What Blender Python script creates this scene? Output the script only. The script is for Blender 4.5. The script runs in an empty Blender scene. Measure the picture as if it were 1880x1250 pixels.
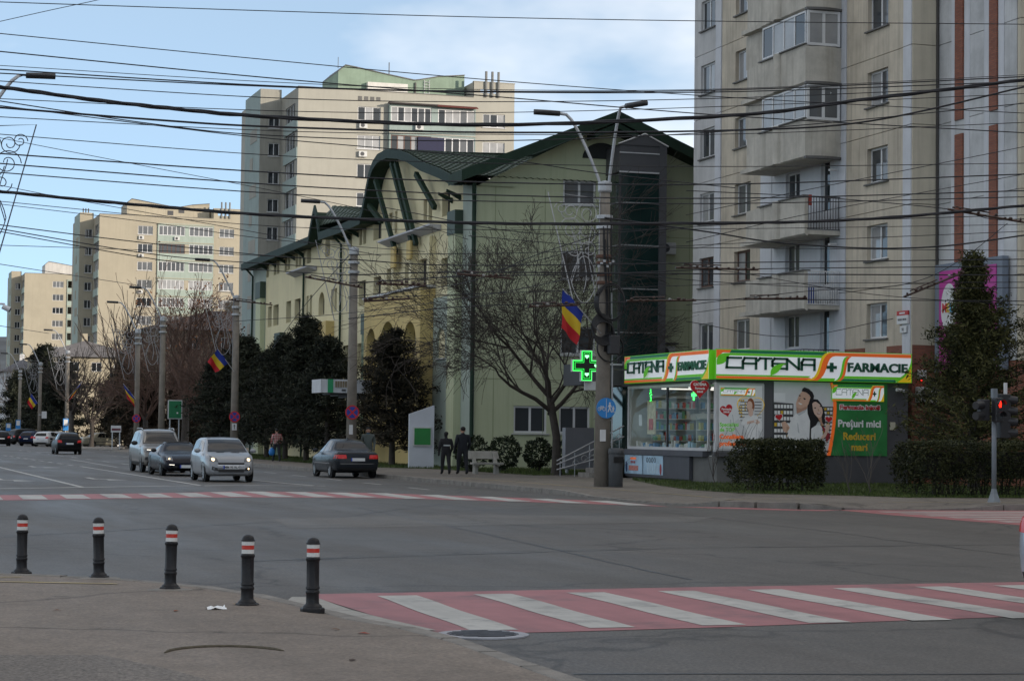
import bpy, bmesh, math, random
import numpy as np
from mathutils import Vector, Matrix
from mathutils.bvhtree import BVHTree
R = math.radians
sc = bpy.context.scene
col = sc.collection

# ------------------------------------------------------------------ camera
# world axes: +Y runs away along the avenue, +X to the right across it, z = 0 is the carriageway
cam_d = bpy.data.cameras.new('camera'); cam = bpy.data.objects.new('camera', cam_d); col.objects.link(cam)
YAW, PITCH, ROLL = R(17.64), R(2.55), 0.012
fw = Vector((math.sin(YAW)*math.cos(PITCH), math.cos(YAW)*math.cos(PITCH), math.sin(PITCH)))
rt = Vector((math.cos(YAW), -math.sin(YAW), 0)); up = rt.cross(fw)
rx = rt*math.cos(ROLL) + up*math.sin(ROLL); ux = -rt*math.sin(ROLL) + up*math.cos(ROLL)
m3 = Matrix((rx, ux, -fw)).transposed().to_4x4(); m3.translation = Vector((0, 0, 1.65))
cam.matrix_world = m3
cam_d.sensor_width = 36; cam_d.lens = 36*3900/1880; cam_d.clip_end = 6000; cam_d.clip_start = .1
sc.camera = cam
sc.render.resolution_x, sc.render.resolution_y = 1024, 680

# ------------------------------------------------------------------ sky, sun, exposure
SUN_EL, SUN_AZ = R(11), R(40)          # low winter sun from behind on the right; unseen blocks added there keep the junction in shade
sun_dir = Vector((math.sin(SUN_AZ)*math.cos(SUN_EL), -math.cos(SUN_AZ)*math.cos(SUN_EL), math.sin(SUN_EL)))
world = bpy.data.worlds.new('World'); sc.world = world; world.use_nodes = True
wn, wl = world.node_tree.nodes, world.node_tree.links
wn.clear()
out = wn.new('ShaderNodeOutputWorld'); bg = wn.new('ShaderNodeBackground'); bg.inputs[1].default_value = 0.1
sky = wn.new('ShaderNodeTexSky'); sky.sky_type = 'NISHITA'; sky.sun_disc = False
sky.sun_elevation = SUN_EL; sky.sun_rotation = math.atan2(sun_dir.x, sun_dir.y)
sky.air_density = .3; sky.dust_density = 0; sky.ozone_density = 2.0; sky.altitude = 300
tc = wn.new('ShaderNodeTexCoord'); mp = wn.new('ShaderNodeMapping'); mp.inputs['Scale'].default_value = (1.0, 1.0, 2.2); mp.inputs['Location'].default_value = (8, 0, 4)
nz = wn.new('ShaderNodeTexNoise'); nz.inputs['Scale'].default_value = 1.3; nz.inputs['Detail'].default_value = 7; nz.inputs['Roughness'].default_value = .55
cr = wn.new('ShaderNodeValToRGB'); cr.color_ramp.elements[0].position = .47; cr.color_ramp.elements[1].position = .68
cr.color_ramp.elements[0].color = (.09, .09, .09, 1); cr.color_ramp.elements[1].color = (.7, .7, .7, 1)   # a thin veil everywhere, denser in the clouds
mx = wn.new('ShaderNodeMix'); mx.data_type = 'RGBA'
mx.inputs['B'].default_value = (11.4, 10.1, 8.7, 1)          # thin cloud
tint = wn.new('ShaderNodeMix'); tint.data_type = 'RGBA'; tint.blend_type = 'MULTIPLY'; tint.inputs['Factor'].default_value = 1
tint.inputs['B'].default_value = (1.42, 1.9, 2.0, 1)
gam = wn.new('ShaderNodeGamma'); gam.inputs['Gamma'].default_value = .5          # evens out the brightness towards the horizon, as thin high haze does
wl.new(tc.outputs['Generated'], mp.inputs['Vector']); wl.new(mp.outputs[0], nz.inputs['Vector'])
wl.new(nz.outputs['Fac'], cr.inputs[0]); wl.new(cr.outputs[0], mx.inputs['Factor'])
wl.new(sky.outputs[0], gam.inputs[0]); wl.new(gam.outputs[0], tint.inputs['A']); wl.new(tint.outputs['Result'], mx.inputs['A'])
wl.new(mx.outputs['Result'], bg.inputs[0]); wl.new(bg.outputs[0], out.inputs[0])
sun_d = bpy.data.lights.new('sun', 'SUN'); sun_d.energy = 2.0; sun_d.angle = R(.6); sun_d.color = (1, .88, .74)
sun = bpy.data.objects.new('sun', sun_d); col.objects.link(sun)
sun.rotation_euler = sun_dir.to_track_quat('Z', 'Y').to_euler()
sc.view_settings.view_transform = 'Standard'; sc.view_settings.look = 'None'
sc.view_settings.exposure = 1.12; sc.view_settings.gamma = 1

# ------------------------------------------------------------------ helpers
rng = random.Random(7)
ORG = {}
class MB:
    """collects faces and links them as one mesh object"""
    def __init__(s): s.v, s.f, s.mi, s.m = [], [], [], 0
    def face(s, pts):
        b = len(s.v); s.v += [tuple(p) for p in pts]; s.f.append(tuple(range(b, b+len(pts)))); s.mi.append(s.m); return s
    def raw(s, vs, fs):
        b = len(s.v); s.v += [tuple(p) for p in vs]
        for f in fs: s.f.append(tuple(b+i for i in f)); s.mi.append(s.m)
        return s
    def box(s, x0, y0, z0, x1, y1, z1, bev=0):
        if x0 > x1: x0, x1 = x1, x0
        if y0 > y1: y0, y1 = y1, y0
        if z0 > z1: z0, z1 = z1, z0
        if bev:
            e = bev
            pr = [(x0+e,y0),(x1-e,y0),(x1,y0+e),(x1,y1-e),(x1-e,y1),(x0+e,y1),(x0,y1-e),(x0,y0+e)]
            cx, cy = (x0+x1)/2, (y0+y1)/2
            ins = [(cx+(x-cx)*(1-2*e/(x1-x0)), cy+(y-cy)*(1-2*e/(y1-y0))) for x, y in pr]
            vs = [(x,y,z0) for x,y in ins]+[(x,y,z0+e) for x,y in pr]+[(x,y,z1-e) for x,y in pr]+[(x,y,z1) for x,y in ins]
            fs = [tuple(range(7,-1,-1)), tuple(range(24,32))]
            for k in range(3):
                for i in range(8): j=(i+1)%8; fs.append((k*8+i,k*8+j,k*8+8+j,k*8+8+i))
            return s.raw(vs, fs)
        return s.raw([(x0,y0,z0),(x1,y0,z0),(x1,y1,z0),(x0,y1,z0),(x0,y0,z1),(x1,y0,z1),(x1,y1,z1),(x0,y1,z1)],
                     [(3,2,1,0),(4,5,6,7),(0,1,5,4),(1,2,6,5),(2,3,7,6),(3,0,4,7)])
    def prism(s, pts, d, cap=True):
        """pts: 3D polygon, d: extrusion vector"""
        n = len(pts); d = Vector(d); a = [Vector(p) for p in pts]
        nrm = Vector((0,0,0))
        for i in range(n): nrm += a[i].cross(a[(i+1)%n])
        if nrm.dot(d) > 0: a = a[::-1]
        vs = [tuple(p) for p in a]+[tuple(p+d) for p in a]
        fs = [tuple(range(n)), tuple(range(2*n-1, n-1, -1))] if cap else []
        fs += [((i+1)%n, i, n+i, n+(i+1)%n) for i in range(n)]
        return s.raw(vs, fs)
    def tube(s, pts, r, n=6, cap=True):
        pts = [Vector(p) for p in pts]; k = len(pts)
        rs = r if isinstance(r, (list, tuple)) else [r]*k
        vs, fs = [], []
        ref = None
        for i, p in enumerate(pts):
            t = (pts[min(i+1,k-1)]-pts[max(i-1,0)])
            if t.length < 1e-9: t = Vector((0,0,1))
            t.normalize()
            if ref is None or abs(ref.dot(t)) > .95: ref = Vector((0,0,1)) if abs(t.z) < .9 else Vector((1,0,0))
            a = ref.cross(t).normalized(); b = t.cross(a)
            for j in range(n):
                q = 2*math.pi*j/n; vs.append(tuple(p+(a*math.cos(q)+b*math.sin(q))*rs[i]))
        for i in range(k-1):
            for j in range(n):
                jj = (j+1)%n; fs.append((i*n+j, i*n+jj, (i+1)*n+jj, (i+1)*n+j))
        if cap: fs += [tuple(range(n-1,-1,-1)), tuple(range((k-1)*n, k*n))]
        return s.raw(vs, fs)
    def lathe(s, prof, c=(0,0,0), n=16, sx=1, sy=1):
        vs, fs = [], []
        for r, z in prof:
            for j in range(n):
                q = 2*math.pi*j/n; vs.append((c[0]+r*sx*math.cos(q), c[1]+r*sy*math.sin(q), c[2]+z))
        for i in range(len(prof)-1):
            for j in range(n):
                jj = (j+1)%n; fs.append((i*n+j, i*n+jj, (i+1)*n+jj, (i+1)*n+j))
        fs += [tuple(range(n-1,-1,-1)), tuple(range((len(prof)-1)*n, len(prof)*n))]
        return s.raw(vs, fs)
    def ell(s, c, rx_, ry_, rz_, n=12, m=8):
        return s.lathe([(math.sin(math.pi*i/m)*1.0+1e-4, -rz_*math.cos(math.pi*i/m)) for i in range(m+1)], c, n, rx_, ry_)
    def xf(s, M, start=0):
        s.v[start:] = [tuple(M @ Vector(p)) for p in s.v[start:]]; return s
    def mesh(s, name, mats, smooth=False, off=None):
        me = bpy.data.meshes.new(name)
        vs = s.v if off is None else [(x-off[0], y-off[1], z-off[2]) for x, y, z in s.v]
        me.from_pydata(vs, [], s.f)
        if not isinstance(mats, (list, tuple)): mats = [mats]
        for m in mats: me.materials.append(m)
        if len(mats) > 1: me.polygons.foreach_set('material_index', s.mi)
        if smooth: me.polygons.foreach_set('use_smooth', [True]*len(me.polygons))
        me.update(); return me
    def build(s, name, mats, parent=None, smooth=False):
        off = ORG.get(parent.name) if parent else None
        o = bpy.data.objects.new(name, s.mesh(name, mats, smooth, off)); col.objects.link(o)
        if parent: o.parent = parent; ORG[o.name] = off
        return o
def smooth_by_angle(o, a=35):
    me = o.data; bm = bmesh.new(); bm.from_mesh(me)
    for f in bm.faces: f.smooth = True
    for e in bm.edges:
        if len(e.link_faces) == 2 and e.calc_face_angle(0) > R(a): e.smooth = False
    bm.to_mesh(me); bm.free(); return o
def weld(o, d=1e-4):
    bm = bmesh.new(); bm.from_mesh(o.data); bmesh.ops.remove_doubles(bm, verts=bm.verts, dist=d); bm.to_mesh(o.data); bm.free(); return o
def tag(o, label=None, cat=None, group=None, kind=None):
    if label: o['label'] = label
    if cat: o['category'] = cat
    if group: o['group'] = group
    if kind: o['kind'] = kind
    return o
def thing(name, loc, label, cat, group=None):
    o = bpy.data.objects.new(name, None); col.objects.link(o); o.location = loc; o.empty_display_size = .2
    ORG[o.name] = tuple(loc); return tag(o, label, cat, group)
def link(name, me, parent, loc=(0,0,0), rz=0):
    o = bpy.data.objects.new(name, me); col.objects.link(o)
    if parent:
        o.parent = parent; ORG[o.name] = ORG.get(parent.name)
        p = ORG.get(parent.name) or (0,0,0); loc = (loc[0]-p[0], loc[1]-p[1], loc[2]-p[2])
    o.location = loc; o.rotation_euler = (0,0,rz); return o
def copy_tree(o, parent=None):
    c = o.copy(); col.objects.link(c); c.parent = parent
    if parent: c.matrix_parent_inverse = o.matrix_parent_inverse.copy()
    for ch in list(o.children): copy_tree(ch, c)
    return c

# ------------------------------------------------------------------ materials
MATS = {}
def pm(name, c, rough=.8, var=.12, scale=1.5, metal=0, bump=0, bscale=30, streak=0, dirt=None, spec=.5, emit=None, coat=0, fine=0, coords='pos'):
    """Principled material with mottling, optional rain streaks and bump"""
    if name in MATS: return MATS[name]
    m = bpy.data.materials.new(name); m.use_nodes = True; n, l = m.node_tree.nodes, m.node_tree.links
    b = n['Principled BSDF']; b.inputs['Roughness'].default_value = rough; b.inputs['Metallic'].default_value = metal
    b.inputs['Specular IOR Level'].default_value = spec
    if coat: b.inputs['Coat Weight'].default_value = coat; b.inputs['Coat Roughness'].default_value = .06
    b.inputs['Base Color'].default_value = (*c, 1); m.diffuse_color = (*c, 1)
    if coords == 'pos': src = n.new('ShaderNodeNewGeometry').outputs['Position']
    else: src = n.new('ShaderNodeTexCoord').outputs['Object']
    cur = None
    def mixc(a_out, colr, fac_out, amt, lo=.45, hi=.75):
        r = n.new('ShaderNodeValToRGB'); r.color_ramp.elements[0].position = lo; r.color_ramp.elements[1].position = hi
        r.color_ramp.elements[0].color = (0,0,0,1); r.color_ramp.elements[1].color = (amt,amt,amt,1)
        l.new(fac_out, r.inputs[0]); x = n.new('ShaderNodeMix'); x.data_type = 'RGBA'
        l.new(r.outputs[0], x.inputs['Factor'])
        if a_out is None: x.inputs['A'].default_value = (*c, 1)
        else: l.new(a_out, x.inputs['A'])
        x.inputs['B'].default_value = (*colr, 1); return x.outputs['Result']
    if var:
        t = n.new('ShaderNodeTexNoise'); t.inputs['Scale'].default_value = scale; t.inputs['Detail'].default_value = 6; t.inputs['Roughness'].default_value = .62
        l.new(src, t.inputs['Vector'])
        x = n.new('ShaderNodeMix'); x.data_type = 'RGBA'
        r = n.new('ShaderNodeMapRange'); r.inputs['From Min'].default_value = .3; r.inputs['From Max'].default_value = .7
        l.new(t.outputs['Fac'], r.inputs['Value']); l.new(r.outputs[0], x.inputs['Factor'])
        x.inputs['A'].default_value = tuple(k*(1-var) for k in c)+(1,); x.inputs['B'].default_value = tuple(min(1,k*(1+var)) for k in c)+(1,)
        cur = x.outputs['Result']
    if fine:
        t = n.new('ShaderNodeTexNoise'); t.inputs['Scale'].default_value = bscale*2; t.inputs['Detail'].default_value = 3
        l.new(src, t.inputs['Vector']); cur = mixc(cur, tuple(k*.45 for k in c), t.outputs['Fac'], fine, .5, .7)
    if streak:
        mp_ = n.new('ShaderNodeMapping'); mp_.inputs['Scale'].default_value = (1.6, 1.6, .09); l.new(src, mp_.inputs[0])
        t = n.new('ShaderNodeTexNoise'); t.inputs['Scale'].default_value = 2.2; t.inputs['Detail'].default_value = 7; t.inputs['Roughness'].default_value = .7
        l.new(mp_.outputs[0], t.inputs['Vector'])
        cur = mixc(cur, dirt or tuple(k*.55 for k in c), t.outputs['Fac'], streak, .48, .78)
    if cur is not None: l.new(cur, b.inputs['Base Color'])
    if bump:
        t = n.new('ShaderNodeTexNoise'); t.inputs['Scale'].default_value = bscale; t.inputs['Detail'].default_value = 5
        l.new(src, t.inputs['Vector']); bp = n.new('ShaderNodeBump'); bp.inputs['Strength'].default_value = bump; bp.inputs['Distance'].default_value = .02
        l.new(t.outputs['Fac'], bp.inputs['Height']); l.new(bp.outputs[0], b.inputs['Normal'])
    if emit:
        b.inputs['Emission Color'].default_value = (*emit[0], 1); b.inputs['Emission Strength'].default_value = emit[1]
    MATS[name] = m; return m
def brick_mat(name, c1, c2, mortar, sx=1, bw=.25, bh=.065):
    if name in MATS: return MATS[name]
    m = bpy.data.materials.new(name); m.use_nodes = True; n, l = m.node_tree.nodes, m.node_tree.links
    b = n['Principled BSDF']; b.inputs['Roughness'].default_value = .85
    g = n.new('ShaderNodeNewGeometry'); sp = n.new('ShaderNodeSeparateXYZ'); l.new(g.outputs['Position'], sp.inputs[0])
    ad = n.new('ShaderNodeMath'); ad.operation = 'ADD'; l.new(sp.outputs[0], ad.inputs[0]); l.new(sp.outputs[1], ad.inputs[1])
    cb = n.new('ShaderNodeCombineXYZ'); l.new(ad.outputs[0], cb.inputs[0]); l.new(sp.outputs[2], cb.inputs[1])
    t = n.new('ShaderNodeTexBrick'); t.inputs['Scale'].default_value = 1; t.inputs['Brick Width'].default_value = bw; t.inputs['Row Height'].default_value = bh
    t.inputs['Mortar Size'].default_value = .008; t.inputs['Color1'].default_value = (*c1,1); t.inputs['Color2'].default_value = (*c2,1); t.inputs['Mortar'].default_value = (*mortar,1)
    l.new(cb.outputs[0], t.inputs['Vector']); l.new(t.outputs['Color'], b.inputs['Base Color'])
    bp = n.new('ShaderNodeBump'); bp.inputs['Strength'].default_value = .5; bp.inputs['Distance'].default_value = .01; bp.invert = True
    l.new(t.outputs['Fac'], bp.inputs['Height']); l.new(bp.outputs[0], b.inputs['Normal'])
    MATS[name] = m; return m
def glass_mat(name, c, rough=.04, var=0):
    return pm(name, c, rough, var=var, scale=.8, spec=.6, coat=0)
def clear_glass(name='shop_glass', refl=.035):
    if name in MATS: return MATS[name]
    m = bpy.data.materials.new(name); m.use_nodes = True; n, l = m.node_tree.nodes, m.node_tree.links; n.clear()
    o = n.new('ShaderNodeOutputMaterial'); a = n.new('ShaderNodeBsdfTransparent'); a.inputs[0].default_value = (.9,.93,.91,1)
    g = n.new('ShaderNodeBsdfGlossy'); g.inputs['Roughness'].default_value = .02; g.inputs[0].default_value = (.9,.95,1,1)
    mxs = n.new('ShaderNodeMixShader'); mxs.inputs[0].default_value = refl
    l.new(a.outputs[0], mxs.inputs[1]); l.new(g.outputs[0], mxs.inputs[2]); l.new(mxs.outputs[0], o.inputs[0])
    MATS[name] = m; return m
def leaf_mat(name, c1, c2, rough=.7, scale=1.2):
    if name in MATS: return MATS[name]
    m = bpy.data.materials.new(name); m.use_nodes = True; n, l = m.node_tree.nodes, m.node_tree.links
    b = n['Principled BSDF']; b.inputs['Roughness'].default_value = rough; b.inputs['Specular IOR Level'].default_value = .2
    g = n.new('ShaderNodeNewGeometry'); t = n.new('ShaderNodeTexNoise'); t.inputs['Scale'].default_value = scale; t.inputs['Detail'].default_value = 3
    l.new(g.outputs['Position'], t.inputs['Vector'])
    a = n.new('ShaderNodeMath'); a.operation = 'ADD'; l.new(t.outputs['Fac'], a.inputs[0])
    s_ = n.new('ShaderNodeMath'); s_.operation = 'MULTIPLY_ADD'; s_.inputs[1].default_value = .5; s_.inputs[2].default_value = -.25
    l.new(g.outputs['Random Per Island'], s_.inputs[0]); l.new(s_.outputs[0], a.inputs[1])
    r = n.new('ShaderNodeValToRGB'); r.color_ramp.elements[0].position = .3; r.color_ramp.elements[1].position = .75
    r.color_ramp.elements[0].color = (*c1,1); r.color_ramp.elements[1].color = (*c2,1)
    l.new(a.outputs[0], r.inputs[0]); l.new(r.outputs[0], b.inputs['Base Color']); MATS[name] = m; return m
# text as flat mesh ------------------------------------------------
def text_mesh(body, size, bold=0, extrude=.002, align='CENTER'):
    cu = bpy.data.curves.new('t', 'FONT'); cu.body = body; cu.size = size; cu.offset = bold; cu.extrude = extrude; cu.align_x = align; cu.align_y = 'CENTER'
    cu.resolution_u = 3
    o = bpy.data.objects.new('t', cu); col.objects.link(o)
    dg = bpy.context.evaluated_depsgraph_get(); me = bpy.data.meshes.new_from_object(o.evaluated_get(dg))
    bpy.data.objects.remove(o); bpy.data.curves.remove(cu); return me
def put_text(name, body, size, mat, parent, loc, face='front', bold=0, extrude=.004, width=None, align='CENTER'):
    """face: 'front' looks to -Y, 'left' looks to -X"""
    me = text_mesh(body, size, bold, extrude, align); me.name = name; me.materials.clear(); me.materials.append(mat)
    if width:
        xs = [v.co.x for v in me.vertices]; w = max(xs)-min(xs)
        for v in me.vertices: v.co.x *= width/w
    o = link(name, me, parent, loc)
    o.rotation_euler = (R(90), 0, 0 if face == 'front' else R(-90)); return o
# ================================================================== SETTING: ground, road, pavements, markings
def paint_mat(name, c, wear=.5, under=(.075,.075,.08), scale=1.3):
    m = pm(name, c, .62, var=.1, scale=2.5)
    n, l = m.node_tree.nodes, m.node_tree.links; b = n['Principled BSDF']
    g = n.new('ShaderNodeNewGeometry'); t = n.new('ShaderNodeTexNoise'); t.inputs['Scale'].default_value = scale; t.inputs['Detail'].default_value = 9; t.inputs['Roughness'].default_value = .75
    l.new(g.outputs['Position'], t.inputs['Vector'])
    r = n.new('ShaderNodeValToRGB'); r.color_ramp.elements[0].position = .52; r.color_ramp.elements[1].position = .68
    r.color_ramp.elements[0].color = (0,0,0,1); r.color_ramp.elements[1].color = (wear,)*3+(1,)
    l.new(t.outputs['Fac'], r.inputs[0]); x = n.new('ShaderNodeMix'); x.data_type = 'RGBA'; l.new(r.outputs[0], x.inputs['Factor'])
    old = b.inputs['Base Color'].links[0].from_socket; l.new(old, x.inputs['A']); x.inputs['B'].default_value = (*under,1)
    mp_ = n.new('ShaderNodeMapping'); mp_.inputs['Scale'].default_value = (1.1,.12,1); l.new(g.outputs['Position'], mp_.inputs[0])
    t2 = n.new('ShaderNodeTexNoise'); t2.inputs['Scale'].default_value = 1.6; t2.inputs['Detail'].default_value = 6; l.new(mp_.outputs[0], t2.inputs['Vector'])
    r2_ = n.new('ShaderNodeMapRange'); r2_.inputs['From Min'].default_value = .5; r2_.inputs['From Max'].default_value = .75; r2_.inputs['To Max'].default_value = .5; l.new(t2.outputs['Fac'], r2_.inputs['Value'])
    x2 = n.new('ShaderNodeMix'); x2.data_type = 'RGBA'; l.new(r2_.outputs[0], x2.inputs['Factor']); l.new(x.outputs['Result'], x2.inputs['A']); x2.inputs['B'].default_value = tuple(k*.45 for k in c)+(1,)
    l.new(x2.outputs['Result'], b.inputs['Base Color']); return m
def asphalt(name, c, warm=(1,1,1), patch=.25, rough=.6, grain=1):
    m = bpy.data.materials.new(name); m.use_nodes = True; n, l = m.node_tree.nodes, m.node_tree.links; b = n['Principled BSDF']
    g = n.new('ShaderNodeNewGeometry'); P_ = g.outputs['Position']
    def noise(scale, detail, rough_, mapping=None):
        t = n.new('ShaderNodeTexNoise'); t.inputs['Scale'].default_value = scale; t.inputs['Detail'].default_value = detail; t.inputs['Roughness'].default_value = rough_
        if mapping:
            mp_ = n.new('ShaderNodeMapping'); mp_.inputs['Scale'].default_value = mapping; l.new(P_, mp_.inputs[0]); l.new(mp_.outputs[0], t.inputs['Vector'])
        else: l.new(P_, t.inputs['Vector'])
        return t.outputs['Fac']
    def rng_(o, a, b_, lo, hi):
        r = n.new('ShaderNodeMapRange'); r.inputs['From Min'].default_value = a; r.inputs['From Max'].default_value = b_
        r.inputs['To Min'].default_value = lo; r.inputs['To Max'].default_value = hi; l.new(o, r.inputs['Value']); return r.outputs[0]
    def mul(a, b_):
        k = n.new('ShaderNodeMath'); k.operation = 'MULTIPLY'; l.new(a, k.inputs[0]); l.new(b_, k.inputs[1]); return k.outputs[0]
    f = mul(rng_(noise(.22, 5, .6), .3, .7, 1-patch, 1+patch), rng_(noise(1.0, 4, .6, (.9,.12,1)), .3, .7, .9, 1.1))   # broad patches, tyre polish along the lanes
    f = mul(f, rng_(noise(30, 4, .8), .36, .64, 1-.55*grain, 1+.6*grain))                                                               # stone chips
    f = mul(f, rng_(noise(11, 5, .75), .3, .75, .82, 1.14)); f = mul(f, rng_(noise(2.6, 6, .7), .32, .7, .86, 1.12))
    v = n.new('ShaderNodeTexVoronoi'); v.feature = 'DISTANCE_TO_EDGE'; v.inputs['Scale'].default_value = .16
    nn = n.new('ShaderNodeTexNoise'); nn.inputs['Scale'].default_value = 1.2; nn.inputs['Detail'].default_value = 4
    l.new(P_, nn.inputs['Vector']); va = n.new('ShaderNodeVectorMath'); va.operation = 'ADD'; l.new(P_, va.inputs[0]); l.new(nn.outputs['Color'], va.inputs[1]); l.new(va.outputs[0], v.inputs['Vector'])
    f = mul(f, rng_(v.outputs['Distance'], 0, .011, .5, 1))                                                            # hairline cracks
    x = n.new('ShaderNodeMix'); x.data_type = 'RGBA'; x.blend_type = 'MULTIPLY'; x.inputs['Factor'].default_value = 1
    x.inputs['A'].default_value = tuple(k*w for k, w in zip(c, warm))+(1,); l.new(f, x.inputs['B'])
    l.new(x.outputs['Result'], b.inputs['Base Color'])
    l.new(rng_(noise(.5, 4, .6, (1,.15,1)), .3, .7, rough-.1, rough+.12), b.inputs['Roughness'])
    b.inputs['Specular IOR Level'].default_value = .35
    bp = n.new('ShaderNodeBump'); bp.inputs['Strength'].default_value = .35; bp.inputs['Distance'].default_value = .006
    l.new(noise(90, 2, .6), bp.inputs['Height']); l.new(bp.outputs[0], b.inputs['Normal']); MATS[name] = m; return m
M_road = asphalt('road_asphalt', (.09,.082,.073), (1,1,1), .13, .55)
M_pave = asphalt('pavement_asphalt', (.16,.14,.118), (1,1,1), .16, .75, .6)
M_pave_near = asphalt('near_pavement_asphalt', (.192,.16,.132), (1,1,1), .16, .78, .5)
M_kerb = pm('kerb_concrete', (.2,.185,.165), .85, var=.3, scale=3, bump=.3, bscale=40, fine=.5)
M_soil = pm('ground_soil', (.09,.085,.05), .95, var=.4, scale=.3)
M_white = paint_mat('white_road_paint', (.42,.41,.38), .75)
M_pink = paint_mat('red_road_paint', (.31,.125,.13), .55, scale=.9)
M_pink2 = paint_mat('red_road_paint_far', (.33,.115,.115), .6, scale=.7)
M_yel = paint_mat('yellow_line_paint', (.42,.33,.14), .9, (.14,.125,.11), 2.2)

def struct(name, mb, mat, parent=None, smooth=False, label=None):
    o = mb.build(name, mat, parent, smooth)
    if not parent: tag(o, kind='structure')
    if label: o['label'] = label
    return o
struct('ground', MB().box(-2500,-600,-.6,2500,3500,-.05), M_soil)
struct('road', MB().box(-90,-90,-.04,260,1100,0), M_road)

def slab(name, edge, inner, top, mat):
    """pavement slab: edge = [(x,y,z)], inner = [(x,y)] same length at height top, rest closes far away"""
    mb = MB(); n = len(edge)
    for i in range(n-1):
        a, b = edge[i], edge[i+1]; c, d = inner[i], inner[i+1]
        mb.face([a, b, (d[0],d[1],top), (c[0],c[1],top)])
        mb.face([(a[0],a[1],-.03), (b[0],b[1],-.03), b, a])
    return mb
# ---- far pavement (pharmacy side); kerb drops at the two crossings
E1 = [(28,335,.13),(28,178,.13),(22,171.7,.13),(19.6,160,.13),(19.6,110,.13),(19.55,78,.13),(19.55,60,.13),(19.55,55.8,.12),(19.56,54,.035),(19.6,51,.02),(19.7,49.3,.02),(20.1,47.7,.03),(20.35,47.1,.12),(20.9,46.2,.13),(21.5,45.7,.13),(22.1,45.35,.13),(22.5,45.2,.05),(23.3,45.05,.02),(24.6,44.95,.02),(25.4,44.9,.03),(26.2,44.85,.13),(30,44.75,.13),(60,44.4,.13),(240,44.0,.13)]
I1 = [(29,335),(29,179),(23,173),(20.8,160),(20.8,110),(20.7,78),(20.7,60),(20.7,56),(20.7,54.2),(20.75,51.4),(20.85,49.9),(21.1,48.7),(21.4,48.1),(21.8,47.4),(22.2,47.0),(22.6,46.7),(22.9,46.5),(23.5,46.35),(24.7,46.25),(25.5,46.2),(26.3,46.15),(30,46.05),(60,45.7),(240,45.3)]
mb = slab('pavement', E1, I1, .13, M_pave)
mb.face([(x,y,.13) for x, y in I1] + [(240,1000,.13),(29,1000,.13)])
pave = struct('pavement', mb, M_pave)
# ---- near pavement corner with the bollards
E2 = [(4.5,-40,.06),(4.5,5,.06),(4.53,13.2,.06),(4.55,15.8,.06),(4.45,17.2,.05),(4.3,18.1,.03),(4.22,19.2,.02),(4.13,20.2,.02),(3.87,21.3,.04),(3.32,22.4,.06),(2.6,23.25,.06),(1.76,23.95,.06),(0,24.9,.06),(-4,25.9,.06),(-60,27,.06)]
I2 = [(4.2,-40),(4.2,5),(4.23,13.2),(4.2,15.8),(4.05,17.1),(3.9,18.0),(3.85,19.0),(3.75,20.0),(3.5,20.95),(3.05,21.9),(2.4,22.7),(1.6,23.4),(-.1,24.4),(-4.1,25.4),(-60,26.5)]
mb = slab('near_pavement', E2, I2, .06, M_pave_near)
mb.face([(x,y,.06) for x, y in I2] + [(-60,-40,.06)])
npave = struct('near_pavement', mb, M_pave_near)
mb = MB(); mb.face([(19.4,181,.1),(21.9,174.5,.1),(26.3,203,.1),(21.9,205,.1)]); mb.prism([(19.4,181,-.02),(21.9,174.5,-.02),(26.3,203,-.02),(21.9,205,-.02)], (0,0,.118))
struct('traffic_island', mb, M_kerb)
# ---- kerb stones, each its own piece
def kerb_run(parent, edge, s0, s1, w=.18, step=1.0, lift=.012):
    pts = [Vector(p) for p in edge]; acc = 0; cur = s0; k = 0
    cum = [0]
    for i in range(len(pts)-1): cum.append(cum[-1]+(pts[i+1]-pts[i]).xy.length)
    def at(s):
        for i in range(len(pts)-1):
            if cum[i] <= s <= cum[i+1]:
                t = (s-cum[i])/max(1e-6, cum[i+1]-cum[i]); return pts[i].lerp(pts[i+1], t)
        return pts[-1]
    while cur+step <= s1:
        a, b = at(cur+.012), at(cur+step-.012); d = (b-a); nrm = Vector((-d.y, d.x, 0)).normalized()
        za, zb = a.z+lift+rng.uniform(-.006,.006), b.z+lift+rng.uniform(-.006,.006)
        o = Vector((0,0,0)); f = nrm*.012; r_ = -nrm*w
        mb_ = MB(); A, B = a-f*0+nrm*(.01+rng.uniform(-.006,.006)), b+nrm*(.01+rng.uniform(-.006,.006))
        lo = -.02
        q = [Vector((p.x,p.y,z)) for p, z in ((A,lo),(B,lo),(B+r_,lo),(A+r_,lo))]
        e = .02
        t0 = [Vector((A.x,A.y,za-e)), Vector((B.x,B.y,zb-e)), Vector(((B+r_).x,(B+r_).y,zb)), Vector(((A+r_).x,(A+r_).y,za))]
        t1 = [Vector(((A-nrm*e).x,(A-nrm*e).y,za)), Vector(((B-nrm*e).x,(B-nrm*e).y,zb))]
        vs = q+t0+t1
        mb_.raw(vs, [(0,1,5,4),(4,5,9,8),(8,9,6,7),(1,2,6,9,5),(3,0,4,8,7),(2,3,7,6)])
        mb_.build('kerb_stone', M_kerb, parent); cur += step; k += 1
def arc(edge):
    c = [0]
    for i in range(len(edge)-1): c.append(c[-1]+math.hypot(edge[i+1][0]-edge[i][0], edge[i+1][1]-edge[i][1]))
    return c
c1 = arc(E1)
kerb_run(pave, [(x,y,z) for x,y,z in E1], c1[4]+6, c1[21]+16)
E2r = E2; c2 = arc(E2)
kerb_run(npave, E2r, c2[1]-2, c2[13], w=.16, lift=.008)
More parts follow.
